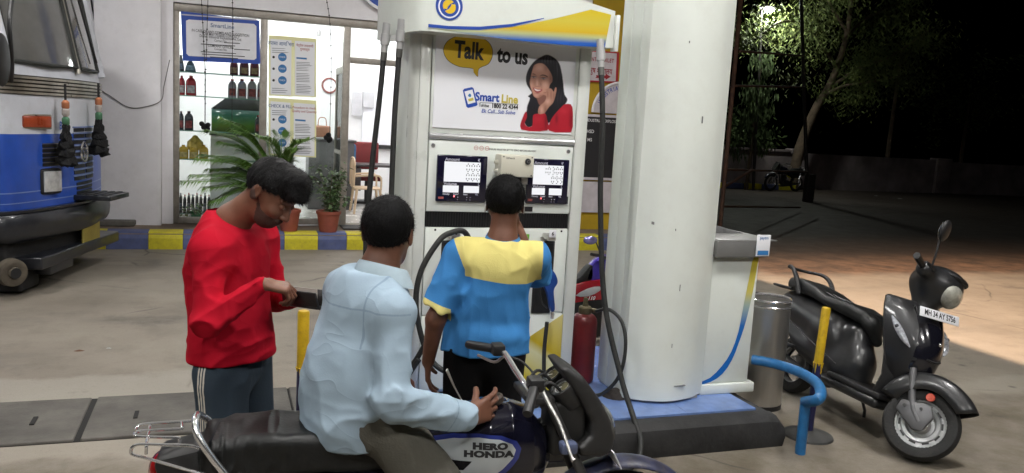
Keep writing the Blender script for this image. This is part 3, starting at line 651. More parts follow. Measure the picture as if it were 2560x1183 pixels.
prh('blue_stripe', [(1071, 60), (1120, 65), (1200, 67), (1280, 60), (1360, 45), (1360, 47), (1280, 67), (1200, 75), (1120, 73), (1071, 68)], P_bl, 2)
E_ = (1123, 20)
def disc(c, r, m, k, n=36): return mkw('emblem', xf(sheet(ngon(0, 0, r, n=n)), plane_M((c[0], 4.418-.0008*k, c[2]), (1, 0, 0), (0, 0, 1))), m, hd, smooth=False)
ec = YP(1123, 15, 4.418); disc(ec, .0755, P_bl, 2); disc(ec-np.array([0, 0, .004]), .061, P_wh, 3); disc(ec-np.array([0, 0, .004]), .053, P_bl, 4)
for sgn in (1, -1):
    a = np.linspace(0, math.pi, 14); pts = [(.034*math.cos(t+.7)*1., .034*math.sin(t+.7)) for t in a]
    pts += [(-.017*math.cos(.7)+.017*math.cos(t+.7+math.pi), -.017*math.sin(.7)+.017*math.sin(t+.7+math.pi)) for t in np.linspace(0, -math.pi, 8)][1:] if False else []
    inner = [(.5*.034*math.cos(.7)*(-1)+.010*math.cos(t), .5*.034*math.sin(.7)*(-1)+.010*math.sin(t)) for t in np.linspace(.7+math.pi, .7+2*math.pi, 6)]
    pts = pts+[(-.024, -.016), (-.010, -.018), (-.004, -.002), (.008, .012)]
    off = .004
    mkw('emblem', xf(sheet([(sgn*(x-off*math.sin(.7)), sgn*(y+off*math.cos(.7))) for x, y in pts]), plane_M((ec[0], 4.418-.004, ec[2]-.004), (1, 0, 0), (0, 0, 1))), P_ye, hd, smooth=False)
# hoses: separate things hung from the header
def hose(label, pts, r=.0155, fit=True, up=.02):
    t = thing('fuel_hose', label, 'hose', tuple(pts[0])); mkw('hose', tube(pts, r, 12, n=10), M_rub, t)
    if fit:
        p, q = np.array(pts[0]), np.array(pts[1]); d = (q-p)/np.linalg.norm(q-p)
        mkw('coupling', tube([p-d*.09, p-d*.03, p-d*.029, p+d*.03, p+d*.031, p+d*.07], [.022, .022, .026, .026, .020, .019], 16), mat('silver_paint', (.5, .5, .5), rough=.35, metal=.3), t)
        mkw('ferrule', tube([p+d*.07, p+d*.115], .0185, 14), mat('grey_fitting', (.16, .16, .15), rough=.4, metal=.6), t)
    return t
hose('grey black hose hanging leftmost from the dispenser header', [(.845, 4.62, 2.27), (.825, 4.62, 1.95), (.79, 4.62, 1.5), (.775, 4.62, 1.1), (.80, 4.58, .7), (.86, 4.52, .42), (.97, 4.45, .36), (1.06, 4.4, .5)])
hose('black hose hanging beside the left cabinet of the dispenser', [(.915, 4.55, 2.29), (.90, 4.55, 1.9), (.897, 4.55, 1.5), (.90, 4.55, 1.1), (.91, 4.53, .8), (.95, 4.48, .55), (1.02, 4.45, .45), (1.1, 4.40, .6)])
hose('long dark hose from the header right end down to the ground', [(2.055, 4.40, 2.27), (2.072, 4.35, 1.9), (2.085, 4.33, 1.44), (2.125, 4.26, .85), (2.20, 4.12, .42), (2.235, 4.0, .22), (2.22, 3.87, .12), (2.12, 3.78, .03), (1.8, 3.7, .018), (1.5, 3.72, .018)], .0165)
hose('thick black hose looped over the left nozzle hook', [(1.36, 4.50, 1.16), (1.31, 4.48, 1.222), (1.24, 4.46, 1.222), (1.16, 4.45, 1.175), (1.062, 4.45, 1.0), (1.04, 4.45, .81), (1.085, 4.44, .6), (1.15, 4.42, .47), (1.24, 4.36, .42), (1.3, 4.3, .44)], .0165, False)
def nozzle(name, label, M, col_):
    t = thing(name, label, 'nozzle', M=M)
    mk('spout', tube([(0, 0, .24), (0, 0, .13), (.012, 0, .06)], [.0105, .0115, .012], 14, n=5), M_stl, t); mk('collar', tube([(.004, 0, .105), (.012, 0, .06), (.016, 0, .045)], [.014, .016, .019], 14), M_chr, t)
    prof = [(.0, .05), (.035, .045), (.062, .01), (.075, -.03), (.072, -.055), (.052, -.08), (.045, -.11), (.045, -.21), (.018, -.22), (.006, -.12), (-.012, -.06), (-.012, .0)]
    mk('body', prism([tuple(p) for p in spl(prof, 3, True)], -.019, .019, 'y', .006), col_, t)
    mk('trigger', tube([(-.012, 0, -.03), (-.035, 0, -.08), (-.03, 0, -.16), (.0, 0, -.2)], .005, 8, n=5), M_blk, t); mk('swivel', tube([(.031, 0, -.215), (.030, 0, -.245), (.026, 0, -.27)], [.014, .016, .012], 14), M_chr, t)
    return t
M_nozb = mat('nozzle_blue', (.010, .06, .30), rough=.35, var=.2, coat=.2)
nozzle('fuel_nozzle', 'blue fuel nozzle resting in the right holder of the dispenser', plane_M((1.835, 4.5, .955), (1, 0, 0), (0, .0, 1)) @ Matrix.Rotation(R_(-90), 4, 'X') @ RY(-8), M_nozb)
hose('thin black hose under the blue nozzle', [(1.868, 4.5, .67), (1.862, 4.5, .5), (1.86, 4.48, .36), (1.84, 4.42, .25), (1.75, 4.3, .22), (1.5, 4.25, .22)], .0125, False)
nozzle('fuel_nozzle', 'blue fuel nozzle hanging low beside the attendant in uniform', Matrix.Translation((1.29, 4.24, .52)) @ RZ(200), M_nozb)
# ---- pillar with curved cladding
pl = thing('canopy_pillar', 'wide white clad pillar with a bowed front standing on the blue island', 'pillar', (2.6, 4.5, .2))
arc = [tuple(p) for p in spl([(2.335, 4.338), (2.44, 4.262), (2.58, 4.222), (2.75, 4.255), (2.895, 4.34)], 6)]
mkw('front_cladding', prism(arc+[(2.895, 4.37), (2.335, 4.38)], .222, 5.2, 'z'), M_wht, pl, ang=20)
for a, b_ in ((4.383, 4.47), (4.473, 4.60), (4.603, 4.73)): mkw('side_cladding', box(2.345, 2.5, a, b_, .222, 5.2, .006), M_wht, pl)
mkw('core', box(2.36, 2.88, 4.385, 4.725, .2, 5.2), M_trim, pl, smooth=False); mkw('foot', prism([(2.36+.0, 4.37), (2.44, 4.285), (2.6, 4.245), (2.84, 4.30), (2.86, 4.38)], .2, .224, 'z'), mat('pillar_foot', (.33, .33, .33), rough=.6), pl)
for i, (u, v, l) in enumerate(((1757, 300, .02), (1725, 105, .006), (1700, 720, .02), (1680, 865, .012), (1640, 560, .008), (1690, 575, .006), (1700, 965, .04))): p = YP(u, v, 4.22); mkw('scuff', xf(box(-.0012 if l < .03 else -l, .0012 if l < .03 else l, -.03, .0, -l if l < .03 else -.001, l if l < .03 else .001), T_(p[0], 4.248+.38*(p[0]-2.6)**2*1.6, p[2])), P_gr, pl, smooth=False)
# ---- service cabinet next to the pillar
cb = thing('service_cabinet', 'low white cabinet with a blue to yellow swoosh right of the pillar', 'cabinet', (3.05, 4.55, .2))
mkw('body', box(2.90, 3.25, 4.36, 4.76, .27, 1.10, .006), M_wht, cb); mkw('plinth', box(2.88, 3.29, 4.335, 4.78, .2045, .268, .006), M_wht, cb)
M_ct = mat('satin_grey_counter', (.20, .20, .195), rough=.42, metal=.25, var=.06); mkw('counter_top', box(2.89, 3.262, 4.30, 4.82, 1.102, 1.205, .004), M_ct, cb); mkw('top_plate', box(2.90, 3.33, 4.30, 4.86, 1.2055, 1.211, .002), M_ct, cb)
mkw('sloped_lid', prism([(3.0, 1.2115), (3.30, 1.2115), (3.05, 1.27)], 4.62, 4.84, 'y', .003), mat('grey_lid', (.22, .22, .22), rough=.3), cb)
sw = [(1744, 958), (1775, 945), (1805, 915), (1828, 880), (1846, 830), (1858, 770), (1868, 720), (1878, 668), (1884, 645), (1897, 642), (1893, 665), (1884, 720), (1872, 775), (1860, 820), (1846, 860), (1830, 900), (1806, 935), (1776, 955), (1744, 963)]
mkw('swoosh_print', px_poly(sw, 4.3575, 2), gmat('swoosh_blend', [(0, (.004, .12, .45)), (.45, (.01, .13, .46)), (.62, (.35, .45, .4)), (.72, (.60, .52, .12)), (1, (.60, .48, .03))], (0, 0, 1), .27, 1.1), cb, smooth=False)
tg = thing('payment_tag', 'small white payment card hung on the steel counter edge', 'card', tuple(YP(1907, 610, 4.29)))
mkw('card', box(3.168, 3.268, 4.286, 4.294, 1.112, 1.248, .003), P_wh, tg); mkw('card_strip', box(3.178, 3.258, 4.2845, 4.287, 1.12, 1.148), P_lb, tg, smooth=False)
mkw('lettering', text_vf('paytm', .026, plane_M((3.218, 4.2855, 1.228), (1, 0, 0), (0, 0, 1)), .0006), P_lb, tg, smooth=False)
# ---- fire extinguisher
ex = thing('fire_extinguisher', 'red fire extinguisher standing between dispenser and pillar', 'extinguisher', (2.225, 4.73, .2))
M_ext = mat('extinguisher_red', (.17, .012, .014), rough=.4, var=.2, dirt=.35, dirtc=(.06, .03, .03)); M_brs = mat('dull_brass', (.18, .15, .09), rough=.5, metal=.7, var=.2)
mk('cylinder', lathe([(0, .006), (.07, .006), (.082, .02), (.084, .03), (.084, .40), (.08, .43), (.062, .452), (.035, .465), (.02, .468)], 32), M_ext, ex)
mk('neck_ring', lathe([(.0, .455), (.04, .455), (.042, .462), (.042, .50), (.035, .508), (.02, .51), (.016, .53), (0, .53)], 20), M_brs, ex); mk('valve', box(-.012, .012, -.012, .012, .525, .565, .004), M_brs, ex); mk('outlet', cyl((.03, 0, .485), (.085, -.01, .475), .014), M_brs, ex)
mkw('discharge_hose', tube([(2.30, 4.72, .676), YP(1522, 774, 4.46), YP(1555, 806, 4.30), YP(1564, 868, 4.24), YP(1548, 940, 4.24), YP(1505, 985, 4.32), (2.15, 4.45, .216)], .011, 10, n=8), M_rub, ex)
rg = thing('cloth_rag', 'dark crumpled rag on the island at the foot of the pillar', 'rag', (2.33, 4.42, .2045))
mk('rag', lathe([(.0, .05), (.03, .045), (.06, .03), (.085, .012), (.09, .001)], 14), mat('dark_rag', (.03, .024, .022), rough=.95, bump=.8, bs=30, bd=.02), rg)
# ================================================================ people
def cloth_bump(m, sc_=9., st=(1, 1, .45), dist=.018, rot=(0, .5, .3), strength=.28):
    """adds crease relief to a cloth material on top of its weave"""
    t = m.node_tree; N = t.nodes; L = t.links; b = N['Principled BSDF']; tc = N.new('ShaderNodeTexCoord'); mp = N.new('ShaderNodeMapping'); mp.inputs['Scale'].default_value = st; mp.inputs['Rotation'].default_value = rot; L.new(tc.outputs['Object'], mp.inputs[0])
    n = N.new('ShaderNodeTexNoise'); n.inputs['Scale'].default_value = sc_; n.inputs['Detail'].default_value = 1.2; n.inputs['Distortion'].default_value = .5; L.new(mp.outputs[0], n.inputs[0])
    a = N.new('ShaderNodeMath'); a.operation = 'SUBTRACT'; a.inputs[1].default_value = .5; L.new(n.outputs[0], a.inputs[0]); c = N.new('ShaderNodeMath'); c.operation = 'ABSOLUTE'; L.new(a.outputs[0], c.inputs[0]); d = N.new('ShaderNodeMath'); d.operation = 'POWER'; d.inputs[1].default_value = .7; L.new(c.outputs[0], d.inputs[0])
    bp = N.new('ShaderNodeBump'); bp.inputs['Strength'].default_value = strength; bp.inputs['Distance'].default_value = dist; bp.invert = True; L.new(d.outputs[0], bp.inputs['Height'])
    old = b.inputs['Normal'].links
    if old: L.new(old[0].from_socket, bp.inputs['Normal'])
    L.new(bp.outputs[0], b.inputs['Normal']); return m
def nrm(v): v = np.array(v, float); return v/np.linalg.norm(v)
def rotv(v, ax, a):
    v = np.array(v, float); ax = nrm(ax); c, s = math.cos(a), math.sin(a); return v*c+np.cross(ax, v)*s+ax*(ax@v)*(1-c)
def hand_caps(wrist, d, n, th, curl=(25, 30, 20), thumb=(35, 10, 10), spread=4, sc=1., curls=None, tout=48):
    """capsules of a hand: d finger direction, n palm normal, th thumb side"""
    d, n = nrm(d), nrm(n); th = nrm(np.array(th)-np.dot(th, d)*d); wrist = np.array(wrist, float)
    n = np.cross(d, th)*np.sign(np.cross(d, th)@n); palm = []; fing = []
    K = [(.027, .084, (.040, .024, .020), .0088), (.009, .088, (.044, .028, .021), .0090), (-.009, .084, (.041, .026, .020), .0086), (-.025, .077, (.032, .020, .018), .0077)]
    for i, (o, L, segs, r) in enumerate(K):
        k = wrist+sc*(th*o+d*L); palm.append((wrist+sc*(th*o*.62+d*.012), k, .0125*sc, .0110*sc))
        cu = curls[i] if curls else curl; dd = rotv(d, n, -R_(spread*(1.5-i))*np.sign(np.cross(n, th)@d if False else 1)*0); dd = nrm(d+th*(1.5-i)*R_(spread)*.8); p = k; a = 0
        for s, c in zip(segs, cu):
            a += c; q = p+sc*s*nrm(dd*math.cos(R_(a))+n*math.sin(R_(a))); fing.append((p, q, r*sc, r*.92*sc)); p = q; r *= .93
    p = wrist+sc*(th*.020+d*.022); palm.append((wrist+sc*d*.02, p, .014*sc, .015*sc))
    t0 = nrm(d*math.cos(R_(tout))+th*math.sin(R_(tout))); a = 0; r = .0115
    for s, c in zip((.042, .032, .024), thumb):
        a += c; q = p+sc*s*nrm(t0*math.cos(R_(a))+n*math.sin(R_(a))+(d*.25 if a > 20 else 0)); fing.append((p, q, r*sc, r*.9*sc)); p = q; r *= .92
    return palm, fing, wrist+d*.08*sc
def hand_sdf(P, H, D0):
    palm, fing, c = H; m = ((P-c.astype(np.float32))**2).sum(-1) < .16**2
    if not m.any(): return D0
    Q = P[m]; dp_ = None
    for a, b, ra, rb in palm: x = s_cap(Q, a, b, ra, rb); dp_ = x if dp_ is None else su(dp_, x, .012)
    df = None
    for a, b, ra, rb in fing: x = s_cap(Q, a, b, ra, rb); df = x if df is None else su(df, x, .002)
    D = D0.copy(); D[m] = su(D0[m], su(dp_, df, .006), .008); return D
def head_frame(fwd, up):
    f = nrm(fwd); u = np.array(up, float); u = nrm(u-(u@f)*f); return np.stack([f, np.cross(u, f), u], 1).astype(np.float32)
def head_sdf(P, c, Rm):
    q = (P-np.array(c, np.float32))@Rm; qa = q.copy(); qa[..., 1] = np.abs(qa[..., 1])
    d = su(s_ell(q, (-.012, 0, .026), (.096, .075, .086)), s_ell(q, (.032, 0, -.035), (.062, .060, .085)), .03)
    d = su(d, s_ell(q, (.048, 0, -.082), (.040, .042, .034)), .025); d = su(d, s_ell(qa, (.07, .036, -.03), (.022, .022, .02)), .02)
    d = su(d, s_ell(q, (.080, 0, .024), (.014, .05, .011)), .012); d = ss(d, s_ell(qa, (.100, .031, .002), (.016, .017, .010)), .010)
    d = su(d, s_cap(q, (.090, 0, .004), (.112, 0, -.034), .008, .012), .010); d = su(d, s_ell(qa, (.100, .012, -.038), (.011, .008, .007)), .006)
    d = su(d, s_ell(q, (.093, 0, -.060), (.010, .022, .006)), .004); d = su(d, s_ell(q, (.090, 0, -.072), (.010, .019, .007)), .004)
    e = s_ell(qa, (-.010, .079, -.006), (.020, .009, .033)); e = ss(e, s_ell(qa, (-.004, .088, -.004), (.010, .006, .018)), .004)
    return su(d, e, .006)
def hair_sdf(P, c, Rm, thick=.012, front=.055, back=-.045, tuft=.004, ff=(160, 160, 60), quiff=0., side=.012):
    q = (P-np.array(c, np.float32))@Rm; qa = q.copy(); qa[..., 1] = np.abs(qa[..., 1])
    d = s_ell(q, (-.016, 0, .030), (.094+thick, .075+thick, .086+thick))
    if quiff: d = su(d, s_ell(q, (.055, 0, .095), (.055, .06, .03+quiff)), .03); d = su(d, s_ell(q, (.095, .0, .055), (.03, .055, .035)), .03)
    d = d+tuft*noise(q, ff)+tuft*.6*noise(q, (70, 70, 40))
    # keep above a hairline that runs from the forehead over the ear to the nape
    line = np.where(q[..., 0] > .02, np.interp(q[..., 0], (.02, front, .13), (side, .050 if not quiff else .035, .06)), np.interp(q[..., 0], (-.12, -.03, .02), (back, back*.35, side)))
    line = line+.010*noise(q, (90, 90, 30))+.006*noise(q, (40, 40, 20))
    return si(d, line-q[..., 2], .004)
M_skin = mat('skin_brown', (.19, .080, .048), rough=.48, var=.12, vs_=26, bump=.12, bs=220, bd=.002, spec=.45)
M_skin2 = mat('skin_dark', (.165, .070, .042), rough=.5, var=.12, vs_=26, bump=.12, bs=220, bd=.002, spec=.45)
M_hair = mat('black_hair', (.004, .0038, .0042), rough=.6, var=.25, vs_=60, bump=.5, bs=330, bd=.004, spec=.14)
def body_fn(J, hands, headR, lk=1.):
    """whole body from joints: one continuous surface"""
    def fn(P):
        g = J; d = s_cap(P, g['pelvis'], g['waist'], .125, .115, ((1, 0, 0), .72)); d = su(d, s_cap(P, g['waist'], g['chest'], .115, .135, ((1, 0, 0), .75)), .05)
        for s in 'LR':
            d = su(d, s_cap(P, g['chest'], g['sh'+s], .085, .055), .05); d = su(d, s_cap(P, g['sh'+s], g['el'+s], .052*lk, .042*lk), .03); d = su(d, s_cap(P, g['el'+s], g['wr'+s], .043*lk, .028*(lk+1)/2), .02)
            if 'hip'+s in g: d = su(d, s_cap(P, g['hip'+s], g['kn'+s], .08, .055), .04); d = su(d, s_cap(P, g['kn'+s], g['an'+s], .055, .038), .03); d = su(d, s_cap(P, g['an'+s], g['toe'+s], .038, .028), .02)
        d = su(d, s_cap(P, g['chest'], g['neck'], .09, .060), .05); hb = np.array(g['head'])+headR@np.array([-.022, 0, -.05]); d = su(d, s_cap(P, g['neck'], hb, .060, .057), .03)
        d = su(d, head_sdf(P, g['head'], headR), .022)
        for H in hands: d = hand_sdf(P, H, d)
        return d
    return fn
def person(label, M, J, hands, headR, skin, bb, hair=None, h=.0045, lk=1.):
    b = sdf_obj('person', body_fn(J, hands, headR, lk), bb[0], bb[1], h, skin); b.matrix_world = M; tag(b, label, 'person')
    c = np.array(J['head'])
    if hair: ho = sdf_obj('hair', lambda P: hair_sdf(P, c, headR, **hair), c-.16, c+.17, .0028, M_hair, b); strands(ho, 9000, .011, .0006, (-.1, 0, -.6), c, headR, 2, .5)
    for s in (1, -1):
        p = c+headR@np.array([.083, s*.031, .002]); mk('eye', ell(p, (.0115, .0115, .0115), 14, 10), mat('eye_dark', (.12, .1, .09), rough=.15, var=.3, vs_=90) if hair else skin, b)
    return b
def strands(o, n, L, w_, comb, c, Rm, seed=1, lift=.45):
    """short hair blades standing on the hair cap so that its outline breaks up"""
    rg_ = np.random.default_rng(seed); me = o.data; nv = len(me.vertices); co = np.empty(nv*3); me.vertices.foreach_get('co', co); co = co.reshape(-1, 3); no = np.empty(nv*3); me.vertex_normals.foreach_get('vector', no); no = no.reshape(-1, 3)
    k = rg_.integers(0, nv, n); p, q = co[k], no[k]; d = q*lift+(Rm@np.array(comb))[None]*.7+rg_.normal(0, .35, (n, 3)); d -= q*np.minimum((d*q).sum(1), 0)[:, None]; d /= np.linalg.norm(d, axis=1, keepdims=True); s = np.cross(d, q); s /= np.maximum(np.linalg.norm(s, axis=1, keepdims=True), 1e-6)
    l = (L*rg_.uniform(.5, 1.2, n))[:, None]; v = np.stack([p-q*.002-s*w_, p-q*.002+s*w_, p+d*l], 1).reshape(-1, 3); f = np.arange(3*n).reshape(-1, 3)
    m2_ = bpy.data.meshes.new('hair_strands'); m2_.from_pydata([tuple(x) for x in v], [], [tuple(int(i) for i in x) for x in f]); m2_.materials.append(me.materials[0]); h_ = bpy.data.objects.new('hair_strands', m2_); col.objects.link(h_); h_.parent = o; h_['kind'] = 'stuff'; return h_
def wr(P, a, f, seed=0.):
    """cloth folds: ridged noise stretched along an axis"""
    n = noise(P+seed, f); return -a*((1-np.abs(n))**3-.35)*.85
# ---------------------------------------------------------------- attendant, seen from behind
AM = rigM(1.109, 3.371, 73)
AJ = dict(pelvis=(0, 0, .86), waist=(.0, -.005, 1.0), chest=(-.005, -.03, 1.20), neck=(-.01, -.052, 1.345), head=(.03, -.054, 1.503), shL=(-.01, .115, 1.272), elL=(-.035, .222, .985), wrL=(.02, .250, .775),
          shR=(-.005, -.192, 1.275), elR=(.20, -.222, 1.15), wrR=(.21, -.128, 1.365), hipL=(0, .085, .85), knL=(.02, .10, .46), anL=(-.02, .11, .08), toeL=(.11, .125, .03), hipR=(0, -.085, .85), knR=(.02, -.10, .46), anR=(-.02, -.10, .08), toeR=(.11, -.115, .03))
AR = head_frame((1, .02, -.10), (.1, .0, 1))
AH = [hand_caps(AJ['wrL'], (.12, -.02, -1), (.05, -1, 0), (1, .05, .1), curl=(18, 24, 18), thumb=(15, 12, 10)), hand_caps(AJ['wrR'], (-.15, .75, .65), (-1, .1, 0), (-.2, -.5, 1), curl=(30, 40, 25))]
att = person('uniformed attendant in blue and yellow polo shirt facing the dispenser with his back turned', AM, AJ, AH, AR, M_skin2, ((-.25, -.40, -.01), (.40, .36, 1.66)), dict(thick=.011, back=-.075, tuft=.0025, side=-.004))
_body = body_fn(AJ, [], AR)
def att_core(P, o=0.):
    g = AJ; d = s_cap(P, (0, -.002, .84), (0, -.008, 1.0), .192, .164, ((1, 0, 0), .70)); d = su(d, s_cap(P, (0, -.01, 1.0), (-.01, -.035, 1.2), .152, .160, ((1, 0, 0), .72)), .04)
    for s in 'LR':
        d = su(d, s_cap(P, (-.012, -.04, 1.235), g['sh'+s], .096, .074), .045)
        a = np.array(g['sh'+s]); e = np.array(g['el'+s]); t = a+(e-a)*.80; ax = nrm(e-a).astype(np.float32); cut = (P-(a+(e-a)*.82).astype(np.float32))@ax; d = su(d, si(s_cap(P, a, t, .073, .080), cut, .004), .022)
    return su(d, s_cap(P, (-.012, -.045, 1.26), (-.012, -.052, 1.335), .078, .062), .04)
def att_shirt(P):
    k0 = att_core(P); d = k0+wr(P, .026, (9, 9, 3.2), 3.1)*np.clip((1.22-P[..., 2])*4, 0, 1)+wr(P, .013, (16, 14, 9), 7.7)+.006*noise(P, (5, 5, 4))
    d = np.minimum(d, k0+.009); d = su(d, s_ell(P, (-.075, -.02, .93), (.06, .13, .055)), .04)
    d = si(d, (.850+.014*noise(P, (9, 9, 1)))-P[..., 2], .008)
    return si(d, P[..., 2]-(1.352+.25*np.maximum(-P[..., 0]-.02, -.1)*0), .006)
def att_yoke(v):
    x, y, z = v[:, 0], v[:, 1], v[:, 2]; seam = 1.183+.012*np.sin(y*9)
    left = .104-y+.18*(z-1.2)*0-np.maximum(1.20-z, 0)*.25; right = y+.228+np.where(z < 1.2, (1.2-z)*.3, 0)
    return np.minimum(np.minimum(z-seam, left+np.maximum(z-1.22, 0)*.45), right)
def att_cuff(v):
    a = np.array(AJ['shL']); e = np.array(AJ['elL']); ax = nrm(e-a); t = (v-(a+(e-a)*.755))@ax; r_ = np.linalg.norm((v-a)-((v-a)@ax)[:, None]*ax, axis=1); return np.where((v[:, 1] > .155) & (r_ < .098) & (t < .055), t, -1.)
M_uni = reg_mat('uniform_polo', (.05, .22, .52), [('yoke', (.66, .58, .20)), ('cuff', (.68, .60, .22))], rough=.85, bump=.2, bs=160, spec=.15)
cloth_bump(M_uni, 7., (1, 1, .5), .022)
sdf_obj('shirt', att_shirt, (-.24, -.36, .80), (.32, .34, 1.38), .0048, M_uni, att, {'yoke': att_yoke, 'cuff': att_cuff})
cp_ = [(.055*math.cos(a)+.0-.012+.012*math.cos(a), -.052+.070*math.sin(a), 1.352+.018*math.cos(a)) for a in np.linspace(0, 2*math.pi, 28, endpoint=False)]
MB().add(loft([[(p[0]*1.16+.002, -.052+(p[1]+.052)*1.22, p[2]-.030) for p in cp_], [(p[0]*1.08, -.052+(p[1]+.052)*1.10, p[2]+.002) for p in cp_], [(p[0]*1.0, -.052+(p[1]+.052)*1.0, p[2]+.016) for p in cp_], [(p[0]*.95, -.052+(p[1]+.052)*.95, p[2]-.01) for p in cp_]], False)).build('collar', mat('uniform_blue', (.05, .22, .52), rough=.85, bump=.2, bs=160), att)
def trouser_fn(J, w=1., top=.9, wrx=.008):
    def fn(P):
        d = s_cap(P, (J['hipL'][0], J['hipL'][1]*.4+J['hipR'][1]*.6, J['hipL'][2]+.01), (J['hipL'][0], J['hipL'][1]*.6+J['hipR'][1]*.4, J['hipL'][2]+.04), .150*w, .146*w, ((1, 0, 0), .78))
        for s in 'LR':
            d = su(d, s_cap(P, J['hip'+s], J['kn'+s], .105*w, .080*w), .03); a = np.array(J['an'+s]); k = np.array(J['kn'+s]); d = su(d, s_cap(P, k, a+(k-a)*.04, .080*w, .072*w), .025)
        return si(d+wr(P, wrx, (11, 11, 4), 1.3)+.004*noise(P, (6, 6, 4)), P[..., 2]-top, .01)
    return fn
M_blkt = mat('black_trousers', (.008, .008, .009), rough=.95, bump=.2, bs=150, spec=.15)
sdf_obj('trousers', trouser_fn(AJ, .90, .875), (-.2, -.28, .02), (.22, .28, .93), .006, M_blkt, att)
def shoe(J, s, m, par): a = np.array(J['an'+s]); t = np.array(J['toe'+s]); return sdf_obj('shoe', lambda P: si(su(s_cap(P, (*(a[:2]-.02*nrm(t[:2]-a[:2]).tolist()), .045) if False else (a[0], a[1], .045), (t[0], t[1], .035), .044, .040), s_cap(P, a, (a[0], a[1], .05), .043, .045), .02), -P[..., 2]+.002, .004), np.minimum(a, t)-.07, np.maximum(a, t)+.07, .006, m, par)
M_shoe = mat('black_shoe', (.012, .011, .01), rough=.5)
for s in 'LR': shoe(AJ, s, M_shoe, att)
M_mask = mat('mask_white', (.7, .7, .7), rough=.8)
for s in (1, -1):
    cc = np.array(AJ['head']); q = lambda x, y, z: tuple(cc+AR@np.array([x, s*y, z])); mk('mask_strap', tube([q(.075, .055, -.05), q(.03, .077, -.025), q(-.012, .084, -.035), q(-.026, .083, -.008), q(-.018, .083, .025)], .0035, 8, n=5, flat=2.2), M_mask, att)
mk('mask', xf(ell((0, 0, 0), (.035, .055, .05)), Matrix.Translation(cc+AR@np.array([.075, 0, -.055]))), M_mask, att)
# ---------------------------------------------------------------- man in red, looking into his wallet
RM = rigM(.057, 3.211, -32)
RJ = dict(pelvis=(-.02, 0, .88), waist=(-.02, 0, 1.02), chest=(-.035, 0, 1.24), neck=(-.025, 0, 1.43), head=(.137, 0, 1.550), shL=(-.02, .172, 1.345), elL=(.03, .25, 1.09), wrL=(.20, .09, 1.135),
          shR=(.0, -.165, 1.342), elR=(.035, -.245, 1.112), wrR=(.195, -.155, 1.238), hipL=(-.01, .09, .87), knL=(.03, .11, .47), anL=(-.03, .12, .08), toeL=(.10, .14, .03), hipR=(-.01, -.09, .87), knR=(.03, -.11, .47), anR=(-.03, -.12, .08), toeR=(.10, -.14, .03))
RR = head_frame((.80, -.12, -.62), (.62, 0, .80))
RH = [hand_caps(RJ['wrR'], (.8, .50, -.18), (.1, .3, -1), (-.1, .9, .2), curls=[(35, 45, 20), (45, 55, 30), (50, 60, 40), (55, 60, 40)], thumb=(25, 20, 15)), hand_caps(RJ['wrL'], (.75, -.55, .02), (0, 0, 1), (-.4, -.5, .0), curls=[(15, 55, 40), (15, 60, 45), (15, 60, 45), (15, 60, 45)], thumb=(30, 25, 10))]
red = person('man in a red long sleeved shirt looking down into an open wallet', RM, RJ, RH, RR, M_skin, ((-.28, -.36, -.01), (.42, .36, 1.76)), None, lk=.72)
c = np.array(RJ['head'])
M_hair2 = mat('black_wavy_hair', (.0055, .005, .0055), rough=.6, var=.3, vs_=50, bump=.35, bs=180, bd=.004, spec=.22)
ho = sdf_obj('hair', lambda P: hair_sdf(P, c, RR, thick=.009, front=.085, back=-.055, tuft=.0030, ff=(120, 45, 45), quiff=.018, side=.026), c-.18, c+.2, .0032, M_hair2, red); strands(ho, 12000, .015, .0007, (.85, 0, -.15), c, RR, 3, .22)
M_beard = mat('beard_shadow', (.065, .030, .021), rough=.8, bump=.4, bs=260, bd=.003)
def beard(P):
    q = (P-c.astype(np.float32))@RR; qa = q.copy(); qa[..., 1] = np.abs(qa[..., 1])
    d = head_sdf(P, c, RR)-.0012+.0012*noise(q, (220, 220, 220)); return si(d, -s_ell(qa, (.100, .012, -.002), (.055, .058, .056))*0-np.minimum(.0, 0)+np.maximum(q[..., 2]+.050+np.abs(qa[..., 1]-.05)*.0-np.clip((.04-q[..., 0])*.9, 0, .06), -.2), .004)
sdf_obj('beard', beard, c-.15, c+.15, .0035, M_beard, red)
def red_core(P):
    g = RJ; d = s_cap(P, (-.012, 0, .86), (-.02, 0, 1.02), .198, .160, ((1, 0, 0), .80)); d = su(d, s_cap(P, (-.02, 0, 1.02), (-.045, 0, 1.25), .158, .168, ((1, 0, 0), .84)), .05)
    for s in 'LR':
        a, e, w_ = (np.array(g[k+s]) for k in ('sh', 'el', 'wr')); d = su(d, s_cap(P, (-.035, 0, 1.30), a, .094, .062), .07); d = su(d, s_cap(P, (-.04, 0, 1.40), a, .06, .062), .06); d = su(d, s_cap(P, a, e, .061, .052), .035); d = su(d, s_cap(P, e, e+(w_-e)*.93, .052, .038), .02)
    return su(d, s_cap(P, (-.05, 0, 1.33), (-.045, 0, 1.43), .105, .074), .06)
def red_shirt(P):
    e = np.array(RJ['elR'], np.float32); k = np.exp(-((P-e)**2).sum(-1)/.018)
    k0 = red_core(P); d = k0+wr(P+np.stack([P[..., 2]*.5, 0*P[..., 1], -P[..., 0]*.8], -1), .013, (4, 6, 15), 2.2)+wr(P, .014, (20, 16, 16), 5.1)*(.25+k)+.006*noise(P, (5, 5, 4))
    d = d+wr(P+np.stack([P[..., 2]*.6, 0*P[..., 1], 0*P[..., 2]], -1), .018, (4, 4, 14), 9.)*np.clip((1.08-P[..., 2])*5, 0, 1)
    d = np.minimum(d, k0+.009)
    return si(si(d, (.915+.05*P[..., 0]+.010*noise(P, (8, 8, 1)))-P[..., 2], .010), P[..., 2]-1.43+.55*P[..., 0], .008)
